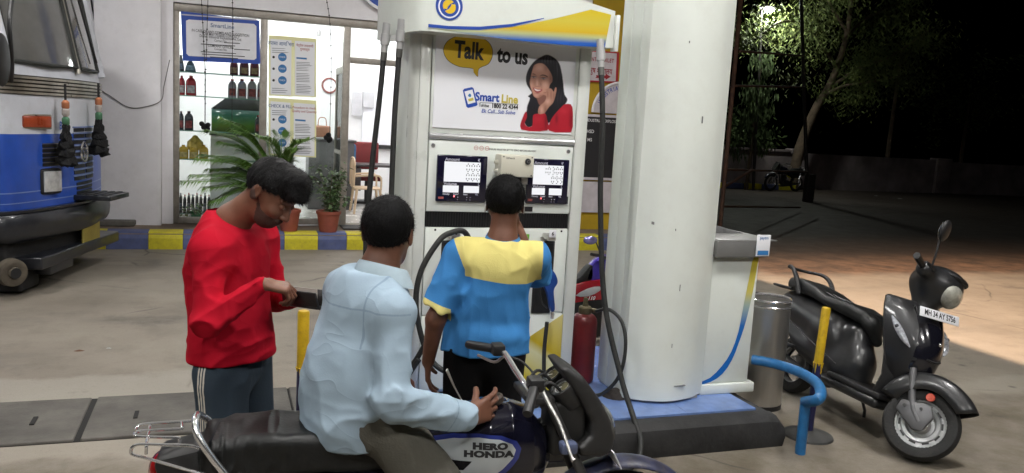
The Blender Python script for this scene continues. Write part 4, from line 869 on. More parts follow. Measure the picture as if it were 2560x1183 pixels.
M_redc = mat('red_shirt', (.44, .007, .022), rough=.9, var=.08, vs_=4, bump=.15, bs=150, bd=.003, spec=.1)
cloth_bump(M_redc, 8., (.6, 1, 1.3), .020, (0, .7, .2))
sdf_obj('shirt', red_shirt, (-.28, -.37, .82), (.32, .37, 1.46), .0048, M_redc, red)
M_grt = reg_mat('slate_track_trousers', (.035, .052, .072), [('s1', (.55, .52, .46)), ('s2', (.55, .52, .46)), ('s3', (.55, .52, .46))], rough=.9, bump=.2, bs=140)
def stripe(k): return lambda v: np.where(v[:, 1] < -.04, .0035-np.abs(v[:, 0]-(-.012+.02*np.clip((.87-v[:, 2]), 0, 1))+.030-k*.0125), -1.)
cloth_bump(M_grt, 8.)
sdf_obj('trousers', trouser_fn(RJ, .92, .925, .012), (-.22, -.3, .02), (.24, .3, .96), .005, M_grt, red, {'s1': stripe(0), 's2': stripe(1), 's3': stripe(2)})
for s in 'LR': shoe(RJ, s, M_shoe, red)
wl = thing('wallet', 'open black leather wallet held by the man in red', 'wallet', M=RM @ Matrix.Translation((.275, -.05, 1.165)) @ RZ(-20) @ RY(-4))
M_lea = mat('black_leather', (.012, .011, .011), rough=.45, bump=.3, bs=120, bd=.003)
mk('front_flap', xf(box(-.075, .105, -.005, .005, -.02, .040, .004), RX(14)), M_lea, wl); mk('back_flap', xf(box(-.075, .105, .030, .040, -.02, .055, .004), RX(-20)), M_lea, wl); mk('spine', box(-.075, .105, -.004, .040, -.024, -.014, .004), M_lea, wl)
mk('banknote', box(-.05, .09, .012, .0135, -.01, .048), mat('paper_note', (.55, .5, .45), rough=.8), wl, smooth=False); mk('banknote', box(-.06, .03, .018, .0195, -.01, .046), mat('orange_note', (.5, .2, .05), rough=.8), wl, smooth=False)
# ================================================================ motorcycle with rider, scooter
class Rig:
    """photo point -> local point on the plane y=const of a posed thing"""
    def __init__(s, X, Y, h, lean=0.): s.M = rigM(X, Y, h, lean); s.I = s.M.inverted()
    def L(s, u, v, y=0.):
        o = s.I @ Vector(_C); d = s.I.to_3x3() @ Vector(ray(u, v)); t = (y-o.y)/d.y; return np.array(o+d*t)
    def X(s, u, v, x):
        o = s.I @ Vector(_C); d = s.I.to_3x3() @ Vector(ray(u, v)); t = (x-o.x)/d.x; return np.array(o+d*t)
def ring_sec(x, w_, zt, zb, n=20, p=.6):
    o = []
    for i in range(n):
        a = 2*math.pi*i/n; c, s_ = math.cos(a), math.sin(a); o.append((x, w_*abs(c)**p*np.sign(c), (zt+zb)/2+(zt-zb)/2*abs(s_)**p*np.sign(s_)))
    return o
def wheel(par, c, R, wt, spokes=0, rim=.0, steer=None, rimm=None, hub=.03):
    M = Matrix.Translation(c) @ RX(90) if steer is None else steer @ Matrix.Translation(c) @ RX(90)
    w_ = wt/2; k = R-rim
    wh = mk('wheel', lathe([(k-.012, -w_*.62), (k+.004, -w_*.72), (k-.004, -w_*.35), (k-.016, 0), (k-.004, w_*.35), (k+.004, w_*.72), (k-.012, w_*.62)], 40, M), rimm or M_chr, par)
    mk('tyre', lathe([(k-.004, -w_*.7), (k+.3*rim, -w_), (R-.018, -w_*.92), (R-.004, -w_*.5), (R, 0), (R-.004, w_*.5), (R-.018, w_*.92), (k+.3*rim, w_), (k-.004, w_*.7)], 44, M), M_tyre, wh)
    mk('hub', lathe([(0, -w_), (hub, -w_*.95), (hub*1.3, -w_*.3), (hub*1.3, w_*.3), (hub, w_*.95), (0, w_)], 20, M), M_stl, wh)
    for i in range(spokes):
        a = 2*math.pi*i/spokes; s_ = 1 if i % 2 else -1; mk('spoke', xf(cyl((hub*1.2*math.cos(a+.5*s_), hub*1.2*math.sin(a+.5*s_), w_*.6*s_), ((k-.012)*math.cos(a), (k-.012)*math.sin(a), 0), .0018, seg=5), M), M_chr, wh)
    return wh
M_tyre = mat('tyre_rubber', (.02, .02, .02), rough=.8, var=.2, vs_=9, bump=.3, bs=60, dirt=.3, dirtc=(.08, .07, .06))
M_bkp = mat('black_gloss_paint', (.007, .007, .012), rough=.18, var=.1, coat=.6, dirt=.1, dirtc=(.04, .04, .04))
M_bkm = mat('black_matt_plastic', (.018, .018, .018), rough=.55, var=.2, vs_=12, dirt=.3, dirtc=(.06, .055, .05))
M_eng = mat('engine_alloy', (.10, .10, .10), rough=.5, metal=.5, var=.3, dirt=.5, dirtc=(.03, .027, .022))
M_dgl = mat('clock_glass', (.10, .10, .095), rough=.08, var=.2, vs_=30, coat=.5)
MR = Rig(.17, 2.68, -5); ML = MR.L
mc = thing('motorcycle', 'black and blue commuter motorcycle with chrome rear rack carrying the rider', 'motorcycle', M=MR.M)
fw, rw = (1.235, 0, .30), (0, 0, .30)
wheel(mc, rw, .302, .085, 18, .075); wheel(mc, fw, .302, .075, 18, .07)
seat_x = [(-.235, .085, .770, .745), (-.215, .115, .812, .715), (-.15, .130, .826, .705), (0, .135, .838, .70), (.15, .130, .832, .70), (.28, .120, .800, .69), (.40, .100, .785, .68), (.50, .070, .780, .69), (.53, .03, .765, .715)]
def seat_fn(P):
    x = P[..., 0]; xs = [s[0] for s in seat_x]; w_, zt, zb = (np.interp(x, xs, [s[k] for s in seat_x]) for k in (1, 2, 3))
    q = np.stack([np.maximum(np.abs(x-.145)-.375, 0), np.maximum(np.abs(P[..., 1])-w_+.035, 0), np.maximum(np.abs(P[..., 2]-(zt+zb)/2)-(zt-zb)/2+.035, 0)], -1)
    d = np.sqrt((q*q).sum(-1))-.035; return d+wr(P, .013, (30, 5, 9), 4.)*np.clip((.12-x)*6, .15, 1)+.0025*noise(P, (30, 12, 20))
M_seat = mat('black_vinyl', (.013, .014, .014), rough=.48, var=.3, vs_=14, spec=.35, bump=.3, bs=90, bd=.003, dirt=.2, dirtc=(.05, .05, .045))
sdf_obj('seat', seat_fn, (-.28, -.18, .64), (.58, .18, .88), .005, M_seat, mc)
tank_x = [(.47, .06, .790, .64), (.52, .085, .815, .61), (.60, .122, .862, .60), (.70, .145, .888, .60), (.78, .146, .890, .60), (.86, .120, .862, .61), (.915, .080, .800, .62), (.945, .03, .74, .65)]
def tank_fn(P):
    x = P[..., 0]; xs = [s[0] for s in tank_x]; w_, zt, zb = (np.interp(x, xs, [s[k] for s in tank_x]) for k in (1, 2, 3)); zm = zb+(zt-zb)*.42
    z = (P[..., 2]-zm)/np.where(P[..., 2] > zm, zt-zm, zm-zb); y = P[..., 1]/w_; r = (np.abs(y)**2.6+np.abs(z)**2.6+1e-9)**(1/2.6)
    return (r-1)*np.minimum(w_, .09)*.8
em = [(1092, 1112), (1140, 1096), (1200, 1089), (1255, 1091), (1292, 1103), (1304, 1122), (1296, 1146), (1270, 1175), (1240, 1200), (1120, 1230), (1092, 1230)]
emi = [(1092, 1122), (1140, 1106), (1200, 1098), (1250, 1100), (1280, 1110), (1289, 1124), (1281, 1144), (1255, 1172), (1225, 1196), (1120, 1226), (1092, 1226)]
emb = [(1104, 1158), (1182, 1156), (1160, 1180), (1110, 1184)]
def emf(pp): 
    pl_ = [ML(u, v, -.138)[[0, 2]] for u, v in pp]; return lambda v: np.where(v[:, 1] < -.03, poly_sd(v[:, [0, 2]], pl_), -1.)
M_tank = reg_mat('tank_paint', (.006, .006, .014), [('rim', (.022, .032, .17)), ('silver', (.42, .45, .46)), ('flash', (.008, .008, .01))], rough=.16, bump=0, var=.1)
M_tank.node_tree.nodes['Principled BSDF'].inputs['Coat Weight'].default_value = .7
tank = sdf_obj('fuel_tank', tank_fn, (.44, -.18, .56), (.98, .18, .93), .005, M_tank, mc, {'rim': emf(em), 'silver': emf(emi), 'flash': emf(emb)})
def on_tank(vf):
    v = np.array(vf[0]); lo_, hi_ = np.full(len(v), -.2), np.full(len(v), -.02)
    for _ in range(22): mid = (lo_+hi_)/2; q = v.copy(); q[:, 1] = mid; ins = tank_fn(q.astype(np.float32)) < 0; hi_ = np.where(ins, mid, hi_); lo_ = np.where(ins, lo_, mid)
    v[:, 1] = lo_-.0012; return [tuple(p) for p in v], vf[1]
for s_, u, v, sx in (('HERO', 1226, 1117, 1.5), ('HONDA', 1222, 1136, 1.5)):
    p = ML(u, v, -.138); mk('lettering', on_tank(text_vf(s_, .0285, plane_M(p, (1, 0, 0), (0, 0, 1)), .0020, sx, space=1.06)), P_bk, tank, smooth=False)
pc = ML(1250, 1012, 0); mk('filler_ring', lathe([(.0, .002), (.024, .002), (.034, .004), (.036, -.004)], 24, T_(.757, 0, .888) @ RY(4)), M_chr, tank)
# rear rack and grab rail
rk = [ML(u, v, y) for u, v, y in ((545, 1085, .13), (522, 1052, .12), (505, 1040, .09), (494, 1036, -.04), (488, 1052, -.10), (490, 1078, -.125), (507, 1112, -.14), (535, 1152, -.145), (578, 1205, -.145))]
mk('grab_rail', tube(rk, .0115, 12, n=8), M_chr, mc)
cr = mk('rear_rack', tube([ML(488, 1052, .085), ML(420, 1056, .09), ML(358, 1061, .09), ML(344, 1068, .085), ML(339, 1076, .07)], .0052, 8, n=6), M_chr, mc)
for pts in ([(452, 1072, .045), (380, 1076, .045), (345, 1079, .04), (336, 1086, .02), (345, 1091, -.005), (390, 1093, -.005), (444, 1094, -.005), (448, 1100, -.005), (449, 1110, -.005)], [(500, 1120, -.10), (470, 1114, -.09), (400, 1112, -.09), (350, 1111, -.09), (333, 1117, -.09), (327, 1127, -.09), (333, 1137, -.09), (370, 1147, -.09), (440, 1167, -.10), (515, 1188, -.12)], [(375, 1063, .09), (373, 1078, .045), (369, 1094, -.005), (366, 1113, -.09), (365, 1135, -.09)], [(454, 1054, .09), (455, 1068, .05), (453, 1074, .045)]):
    mk('rack_bar', tube([ML(*p) for p in pts], .0050, 8, n=6), M_chr, cr)
tl = [(-.39, .61), (-.405, .70), (-.36, .755), (-.22, .79), (-.16, .74), (-.15, .60), (-.25, .56)]
mk('tail_cowl', prism(tl[2:]+[(-.335, .63)], -.09, .09, 'y', .02), M_bkm, mc); mk('tail_lamp', xf(ell((0, 0, 0), (.05, .075, .06)), T_(-.335, 0, .695)), mat('red_lens', (.30, .012, .012), rough=.2, coat=.5), mc)
mk('side_panel', prism([(-.2, .70), (.42, .70), (.45, .58), (.3, .48), (-.05, .52)], -.125, .125, 'y', .02), M_bkp, mc)
# handlebar, levers, clocks, cowl
hb = [ML(1244, 874, .25), ML(1262, 884, .22), ML(1288, 925, .13), ML(1312, 962, .05), ML(1325, 985, -.03), ML(1338, 985, -.10), ML(1342, 968, -.17), ML(1337, 963, -.22)]
mk('handlebar', tube(hb, .0115, 12, n=8), M_chr, mc)
for a, b_, y0, y1 in (((1168, 861), (1236, 872), .37, .265), ((1318, 1036), (1336, 968), -.345, -.235)):
    p, q = ML(*a, y0), ML(*b_, y1); mk('grip', tube([p, p+(q-p)*.05, p+(q-p)*.93, p+(q-p)*.94, q], [.014, .017, .017, .021, .021], 16), M_blk, mc)
    c_ = q+(q-p)*.12; mk('switch_housing', xf(box(-.032, .032, -.024, .024, -.02, .022, .008), Matrix.Translation(c_) @ RZ(90)), M_blk, mc)
mk('brake_lever', tube([ML(1350, 965, -.20), ML(1372, 1010, -.24), ML(1400, 1062, -.29), ML(1428, 1140, -.36), ML(1434, 1152, -.37)], [.007, .0065, .006, .0055, .010], 10, n=6), M_stl, mc)
mk('clutch_lever', tube([ML(1258, 892, .25), ML(1235, 905, .28), ML(1195, 888, .36)], .0055, 8, n=5), M_stl, mc)
mk('clutch_cable', tube([ML(1262, 888, .22), ML(1310, 908, .2), ML(1350, 960, .12), ML(1370, 1020, .06), ML(1385, 1100, .03)], .0045, 8, n=6), M_blk, mc)
mk('mirror_stem', tube([ML(1172, 1030, .28), ML(1140, 975, .3), ML(1117, 925, .3)], [.004, .006, .012], 8, n=5, flat=.4), M_stl, mc)
hc_ = ML(1375, 985, 0); fk = np.array([.40, 0, -.92])
mk('lamp_backing', box(.93, 1.06, -.075, .075, .70, .90, .02), M_bkm, mc); mk('ignition_lock', cyl((.90, 0, .93), (.895, 0, .945), .02), M_stl, mc)
for y_ in (-.06, .02, .06): mk('wire', tube([(.87, y_, .93), (.92, y_*1.2, .97), (.99, y_, .88), (.97, y_*.8, .74)], .006, 6, n=5), M_blk, mc)
mk('top_yoke', box(.83, .93, -.10, .10, .90, .925, .008), M_blk, mc)
for s_ in (1, -1): mk('fork_leg', tube([(.905, s_*.085, .92), (1.06, s_*.085, .62), (1.235, s_*.085, .30)], [.017, .018, .024], 14), M_eng, mc)
ax_ = nrm((-.62, 0, .78))
for u, v, y in ((1380, 934, .05), (1404, 966, -.05)):
    p = ML(u, v, y); Mx = plane_M(p, np.cross((0, 1, 0), ax_)*1.0, (0, 1, 0)) if False else Matrix.Translation(p) @ Vector((0, 0, 1)).rotation_difference(Vector(ax_)).to_matrix().to_4x4()
    ck = mk('instrument', lathe([(0, -.085), (.040, -.08), (.047, -.02), (.048, .0), (.045, .004), (.041, .001), (.040, -.004)], 28, Mx), M_bkm, mc); mk('dial', lathe([(0, -.003), (.041, -.003)], 28, Mx), M_dgl, ck)
    mk('dial_ring', xf(ring2(0, 0, .026, .029, 24), Mx @ T_(0, 0, -.0022)), mat('dial_white', (.3, .3, .3)), ck, smooth=False); mk('needle', xf(box(-.001, .001, 0, .022, -.0024, -.0016), Mx @ RZ(40)), P_wh, ck, smooth=False)
cw = [ML(u, v, 0)[[0, 2]] for u, v in ((1382, 903), (1402, 899), (1440, 925), (1485, 985), (1515, 1042), (1522, 1075), (1512, 1112), (1478, 1120), (1425, 1108), (1418, 1088), (1452, 1064), (1455, 1032), (1432, 985), (1408, 945))]
def cowl_fn(P):
    q = P[..., [0, 2]].reshape(-1, 2).astype(float); d = -poly_sd(q, cw).reshape(P.shape[:-1]); lim = np.abs(P[..., 1])-(.108+np.clip((.9-P[..., 2])*.12, -.02, .02))+np.clip(P[..., 0]-1.03, 0, 1)*.35
    return si(d, lim, .022).astype(np.float32)
sdf_obj('headlamp_cowl', cowl_fn, (.84, -.17, .62), (1.26, .17, 1.08), .0055, M_bkm, mc)
mk('headlamp', xf(lathe([(0, .02), (.05, .015), (.075, 0), (.075, -.02)], 28), T_(1.165, 0, .79) @ RY(75)), M_dgl, mc)
mk('front_plate', xf(box(-.002, .002, -.09, .09, -.035, .035), T_(*ML(1522, 1128, -.02)) @ RY(-28)), P_wh, mc, smooth=False); mk('indicator_lamp', xf(box(-.03, .03, -.025, .025, -.02, .02, .01), T_(*ML(1420, 1118, -.13))), mat('smoked_lens', (.10, .12, .2), rough=.2), mc)
fen = []
for a in np.linspace(R_(152), R_(28), 22):
    r = .338; x, z = fw[0]+r*math.cos(a), fw[2]+r*math.sin(a); w_ = .062*(1-.5*((a-R_(90))/R_(62))**6); fen.append([(x+.022*math.cos(a)*(1-(t/1.)**2)-.0*t, w_*t, z+.022*math.sin(a)*(1-t*t)) for t in np.linspace(-1, 1, 11)])
v_, f_ = loft(fen, False, False); mb = MB(); mb.add((v_, f_)); o_ = mb.build('front_mudguard', mat('dusty_blue_paint', (.045, .05, .11), rough=.4, var=.4, vs_=10, dirt=.7, dirtc=(.13, .11, .085)), mc)
sm = o_.modifiers.new('thickness', 'SOLIDIFY'); sm.thickness = .003
for i in range(7): mk('engine_fin', box(.56, .74, -.085+.0*i, .085, .42+.022*i, .432+.022*i, .004), M_eng, mc)
mk('engine_case', box(.40, .72, -.11, .11, .20, .40, .05), M_eng, mc); mk('cylinder', box(.58, .72, -.06, .06, .38, .59, .01), M_eng, mc)
mk('exhaust', tube([(.70, -.06, .44), (.80, -.08, .36), (.74, -.11, .20), (.4, -.14, .19), (0, -.15, .24), (-.35, -.15, .28)], [.018, .018, .02, .035, .042, .04], 16, n=6), M_chr, mc)
for s_ in (1, -1): mk('shock_absorber', tube([(.02, s_*.13, .32), (-.04, s_*.13, .66)], .026, 12), M_chr, mc); mk('swing_arm', tube([(0, s_*.075, .30), (.42, s_*.075, .33)], .018, 10), M_bkm, mc); mk('foot_peg', cyl((.33, s_*.1, .27), (.33, s_*.27, .27), .014), M_blk, mc)
mk('frame_tube', tube([(.92, 0, .80), (.84, 0, .50), (.74, 0, .24), (.42, 0, .2)], .022, 12, n=5), M_bkm, mc); mk('frame_tube', tube([(.92, 0, .80), (.5, 0, .66), (-.25, 0, .68)], .02, 12, n=5), M_bkm, mc)
# ---------------------------------------------------------------- rider
BR = Rig(.429, 2.657, 20); BM = BR.M; BL = BR.L
hnd = BL(1222, 1022, -.21)
def b2n(p): return np.array(BR.I.to_3x3() @ (MR.M.to_3x3() @ Vector(p)))
def b2r(p): return tuple(BR.I @ (MR.M @ Vector(p)))
BJ = dict(pelvis=(0, 0, .90), waist=(.0, .01, 1.02), chest=(.035, .005, 1.20), neck=(.06, -.02, 1.345), head=(.10, -.005, 1.468), shL=(.04, .155, 1.245), elL=(.09, .27, 1.03), wrL=(.25, .24, .90),
          shR=(.03, -.170, 1.238), elR=tuple(BL(985, 1000, -.25)), wrR=b2r(ML(1172, 1046, -.165)), hipL=(.02, .10, .88), knL=b2r((.66, .24, .62)), anL=b2r((.36, .30, .10)), toeL=b2r((.52, .32, .04)), hipR=(.02, -.10, .88), knR=b2r((.60, -.22, .56)), anR=b2r((.40, -.36, .10)), toeR=b2r((.55, -.38, .04)))
BRm = head_frame((.72, .66, -.08), (.06, .04, 1))
capM = Vector(BL(1230, 1000, -.20))
BH = [hand_caps(BJ['wrR'], np.array(b2r(ML(1240, 1012, -.085)))-np.array(b2r(ML(1172, 1046, -.165))), b2n((0, 1, -.25)), b2n((-.1, .25, 1)), curls=[(4, 22, 16), (8, 30, 22), (12, 36, 26), (16, 40, 28)], thumb=(20, 18, 12), tout=30, sc=1.12, spread=7), hand_caps(BJ['wrL'], (.9, .0, -.3), (0, 0, -1), (.1, -1, 0), curl=(25, 35, 25))]
rid = person('rider in a pale blue long sleeved shirt sitting on the motorcycle', BM, BJ, BH, BRm, M_skin2, ((-.22, -.62, -.01), (.85, .62, 1.64)), dict(thick=.010, back=-.078, tuft=.002, side=-.006), lk=.72)
def rid_core(P):
    g = BJ; d = s_cap(P, (-.02, .005, .86), (-.01, .01, 1.0), .180, .172, ((1, 0, 0), .80)); d = su(d, s_cap(P, (-.01, .01, 1.0), (.03, .0, 1.21), .172, .168, ((1, 0, 0), .78)), .05)
    for s in 'LR':
        a, e, w_ = (np.array(g[k+s]) for k in ('sh', 'el', 'wr')); d = su(d, s_cap(P, (.04, -.01, 1.255), a, .095, .070), .05); d = su(d, s_cap(P, a, e, .065, .054), .03); d = su(d, s_cap(P, e, e+(w_-e)*.98, .054, .041), .025)
    return su(d, s_cap(P, (.045, -.015, 1.27), (.062, -.03, 1.335), .088, .068), .05)
def rid_shirt(P):
    e = np.array(BJ['elR'], np.float32); k = np.exp(-((P-e)**2).sum(-1)/.02); sl = np.clip((1.12-P[..., 2])*4.5, 0, 1)
    tw = P+np.stack([0*P[..., 0], P[..., 2]*.35, -P[..., 1]*.35], -1)
    k0 = rid_core(P); d = k0+wr(tw, .024, (5, 5, 13), 6.3)*sl+wr(P, .010, (9, 9, 6), 2.9)+wr(P, .014, (17, 17, 15), 1.1)*(.2+k)+.006*noise(P, (5, 5, 4))
    d = np.minimum(d, k0+.010)
    return si(si(d, (.790+.10*np.maximum(P[..., 0], -.1)-.0*P[..., 1]+.010*noise(P, (7, 7, 1)))-P[..., 2], .008), P[..., 2]-1.352, .008)
def seam(P):
    z, y, x = P[:, 2], P[:, 1], P[:, 0]; r1 = .0028-np.abs(z-(1.245+.0*y)); r1 = np.where(x < .05, r1, -1)
    a = np.array(BJ['shR']); r2 = np.where((z > 1.12), .0025-np.abs(y+.135+.06*(1.2-z)), -1); cf = np.array(BJ['wrR']); e = np.array(BJ['elR']); t = (P-cf)@nrm(cf-e); r3 = np.where((y < -.1) & (x > .12) & (z < 1.02), .002-np.abs(t+.075), -1); return np.maximum(np.maximum(r1, r2), r3)
M_shb = reg_mat('pale_blue_shirt', (.33, .43, .52), [('seam', (.22, .30, .38))], rough=.85, bump=.08, bs=170, var=.07)
cloth_bump(M_shb, 7., (.8, .8, 1.2), .024, (.5, .2, 0))
sdf_obj('shirt', rid_shirt, (-.26, -.40, .76), (.52, .40, 1.37), .0048, M_shb, rid, {'seam': seam})
nk = np.array([.068, -.032, 1.352]); cpt = [(nk[0]+.076*math.cos(a), nk[1]+.082*math.sin(a), nk[2]+.0-.022*math.cos(a-.2)) for a in np.linspace(0, 2*math.pi, 28, endpoint=False)]
def scl(k, dz): return [(nk[0]+(p[0]-nk[0])*k, nk[1]+(p[1]-nk[1])*k, p[2]+dz) for p in cpt]
MB().add(loft([scl(1.34, -.046), scl(1.22, -.020), scl(1.08, .006), scl(1.0, .014), scl(.93, .0)], False)).build('collar', mat('pale_blue_collar', (.42, .53, .60), rough=.85), rid)
M_olv = mat('olive_grey_trousers', (.095, .090, .072), rough=.9, var=.15, vs_=9, bump=.25, bs=120)
def rid_tr(P):
    J = BJ; d = s_cap(P, (.0, -.03, .87), (.0, .03, .87), .138, .138, ((1, 0, 0), .85))
    for s in 'LR': d = su(d, s_cap(P, J['hip'+s], J['kn'+s], .105, .078), .04); a = np.array(J['an'+s]); k = np.array(J['kn'+s]); d = su(d, s_cap(P, k, a+(k-a)*.06, .080, .066), .03)
    return si(d+wr(P, .020, (10, 10, 8), 3.)+.004*noise(P, (7, 7, 6)), P[..., 2]-.94, .01)
cloth_bump(M_olv, 9.)
sdf_obj('trousers', rid_tr, (-.22, -.62, .02), (.85, .62, .97), .006, M_olv, rid)
for s in 'LR': shoe(BJ, s, M_shoe, rid)
fc = thing('filler_cap', 'round dark fuel cap in the hand of the rider', 'fuel cap', M=MR.M @ Matrix.Translation(ML(1236, 1000, -.03)) @ RY(-18)); mk('cap', lathe([(0, .018), (.026, .017), (.033, .010), (.034, -.008), (.028, -.012), (0, -.012)], 26), mat('worn_brown_cap', (.06, .045, .035), rough=.5, metal=.4, var=.3), fc)
# ================================================================ scooter on its side stand
SR = Rig(3.965, 4.83, -93, 14); SL = SR.L
sct = thing('scooter', 'dark grey scooter leaning on its side stand by the steel bin', 'scooter', M=SR.M)
M_sg = mat('scooter_grey_paint', (.016, .0165, .018), rough=.36, var=.12, vs_=5, coat=.15, dirt=.2, dirtc=(.07, .065, .06))
M_sb = mat('scooter_black_plastic', (.012, .012, .013), rough=.5, var=.2, dirt=.25, dirtc=(.05, .045, .04)); M_ls = mat('scooter_lens', (.55, .57, .62), rough=.1, var=.3, vs_=60, coat=.8); M_gm = mat('grey_metal_cover', (.13, .13, .135), rough=.45, metal=.4, var=.15)
def rear_fn(P):
    d = s_cap(P, (-.20, 0, .62), (.32, 0, .55), .125, .165, ((0, 0, 1), 1.0)); d = su(d, s_cap(P, (.30, 0, .50), (.60, 0, .40), .15, .10), .06)
    d = su(d, s_cap(P, (.52, 0, .58), (.62, 0, .30), .095, .09), .06); d = si(d, P[..., 2]-(.735-.06*np.clip(P[..., 0]-.3, 0, 1)), .02); d = si(d, np.abs(P[..., 1])-(.178-.04*np.clip(-P[..., 0], 0, 1)), .03)
    d = su(d, s_cap(P, (-.05, 0, .42), (.50, 0, .34), .12, .13, ((0, 1, 0), 1.2)), .05); return si(d, .25-P[..., 2]+np.clip(.16-P[..., 0], 0, .3)*.9, .03)
rb = sdf_obj('rear_body', rear_fn, (-.38, -.22, .24), (.75, .22, .80), .007, M_sg, sct)
for s_ in (1, -1):
    mk('body_seam', tube([(-.25, s_*.148, .585), (.05, s_*.168, .50), (.35, s_*.172, .42), (.55, s_*.14, .36)], .008, 8, n=6, flat=.5), M_sb, rb)
    mk('tail_indicator', tube([(-.30, s_*.10, .60), (-.26, s_*.135, .585)], [.01, .022], 10), M_ls, rb)
sx = [(-.27, .06, .79, .75), (-.24, .11, .825, .735), (-.1, .14, .835, .73), (.1, .15, .808, .725), (.25, .152, .772, .70), (.45, .14, .775, .68), (.60, .11, .750, .66), (.665, .07, .70, .62)]
def sseat(P):
    x = P[..., 0]; w_, zt, zb = (np.interp(x, [q[0] for q in sx], [q[k] for q in sx]) for k in (1, 2, 3)); q = np.stack([np.maximum(np.abs(x-.20)-.43, 0), np.maximum(np.abs(P[..., 1])-w_+.04, 0), np.maximum(np.abs(P[..., 2]-(zt+zb)/2)-(zt-zb)/2+.04, 0)], -1)
    return su(np.sqrt((q*q).sum(-1))-.04, s_cap(P, (.62, -.03, .68), (.65, .03, .58), .055, .035), .03)
st = sdf_obj('seat', sseat, (-.32, -.2, .5), (.75, .2, .88), .006, M_seat, sct)
for y in (-.06, .0): mk('seat_stitch', tube([(.18, y-.03, .793), (.28, y-.05, .782), (.32, y-.02, .780), (.40, y-.04, .779)], .003, 6, n=5), mat('stitch_grey', (.14, .14, .14)), st)
gr_ = [(-.02, -.155, .72), (-.10, -.165, .84), (-.20, -.15, .895), (-.31, -.09, .89), (-.335, 0, .885), (-.31, .09, .89), (-.20, .15, .895), (-.10, .165, .84), (-.02, .155, .72)]
mk('grab_rail', tube(gr_, [.020, .018, .014, .012, .012, .012, .014, .018, .020], 12, n=7), M_sb, sct); mk('carrier', tube([(-.15, -.13, .74), (-.38, -.12, .73), (-.41, 0, .725), (-.38, .12, .73), (-.15, .13, .74)], .010, 10, n=6), M_sb, sct)
mk('floorboard', box(.52, 1.02, -.17, .17, .265, .30, .012), M_sb, sct); mk('floor_skirt', box(.45, 1.0, -.165, .165, .20, .27, .03), M_sg, sct)
apz = [(.43, .10, 1.10, .98), (.50, .145, 1.15, .97), (.58, .18, 1.168, .955), (.66, .20, 1.155, .935), (.75, .213, 1.12, .91), (.84, .220, 1.065, .885), (.895, .215, 1.01, .87), (.91, .19, .985, .868)]
def apring(z, w_, fx, bx, o=0., k=1.): 
    ys = np.linspace(-1, 1, 17); return [(bx+(fx-bx+o)*(1-abs(t)**2.3)*1.0+(o if k < 1 else 0), w_*k*t, z) for t in ys]+[(bx-.03, w_*k*.92, z), (bx-.03, -w_*k*.92, z)]
ap = mk('apron', loft([apring(*q) for q in apz]), mat('scooter_satin_grey', (.020, .0205, .023), rough=.35, var=.1, vs_=5, coat=.25, dirt=.15, dirtc=(.08, .075, .07)), sct)
cz = [(.45, .075), (.52, .095), (.60, .105), (.68, .102), (.76, .098), (.83, .105), (.885, .115)]
mk('nose_panel', loft([[(np.interp(z, [q[0] for q in apz], [q[3] for q in apz])+(np.interp(z, [q[0] for q in apz], [q[2] for q in apz])-np.interp(z, [q[0] for q in apz], [q[3] for q in apz]))*(1-abs(w_*t/np.interp(z, [q[0] for q in apz], [q[1] for q in apz]))**2.3)+.010-.006*abs(t)**4, w_*t, z) for t in np.linspace(-1, 1, 13)]+[(1.0, w_*.9, z), (1.0, -w_*.9, z)] for z, w_ in cz]), M_bkp, ap)
mk('lower_shield', loft([[(x, y*s_, z) for x, y, s_, z in ((xx, -.15, 1, zz), (xx+.05, -.06, 1, zz), (xx+.06, 0, 1, zz), (xx+.05, .06, 1, zz), (xx, .15, 1, zz), (xx-.02, .14, 1, zz), (xx-.02, -.14, 1, zz))] for xx, zz in ((.94, .27), (.97, .42), (.92, .60), (.86, .80))]), M_sb, sct)
for s_ in (1, -1):
    q = [np.array((x, s_*y, z)) for x, y, z in ((.955, .205, .785), (1.005, .19, .735), (1.060, .165, .675), (1.095, .135, .635))]
    mk('front_indicator', tube(q, [.006, .026, .024, .005], 14, n=6, flat=.75), M_ls, ap); mk('indicator_bulb', ell(q[1]+np.array([.012, s_*.016, .0]), (.013, .011, .013), 12, 8), mat('bulb_dark', (.05, .05, .06), rough=.2), ap)
mk('front_grille', tube([(1.160, -.05, .595), (1.180, 0, .588), (1.160, .05, .595)], .010, 8, n=6, flat=.6), M_sb, ap); mk('emblem_dot', ell((1.175, 0, .70), (.006, .012, .012), 10, 8), M_chr, ap)
pm = SR.M.inverted(); pA, pB = SL(2293, 778, -.10), SL(2391, 802, .10)
Mp = Matrix.Translation((1.10, 0, .865)) @ RY(-20) @ RX(0) @ Matrix(((0, 0, 1, 0), (1, 0, 0, 0), (0, 1, 0, 0), (0, 0, 0, 1)))
npl = mk('number_plate', xf(box(-.155, .155, -.030, .030, -.004, .004, .003), Mp), P_wh, sct); mk('lettering', text_vf('MH 34 AY 5756', .048, Mp @ T_(0, 0, .0046), .0014, .78), P_bk, npl, smooth=False); mk('plate_bracket', box(1.03, 1.08, -.04, .04, .83, .88, .004), M_sb, npl)
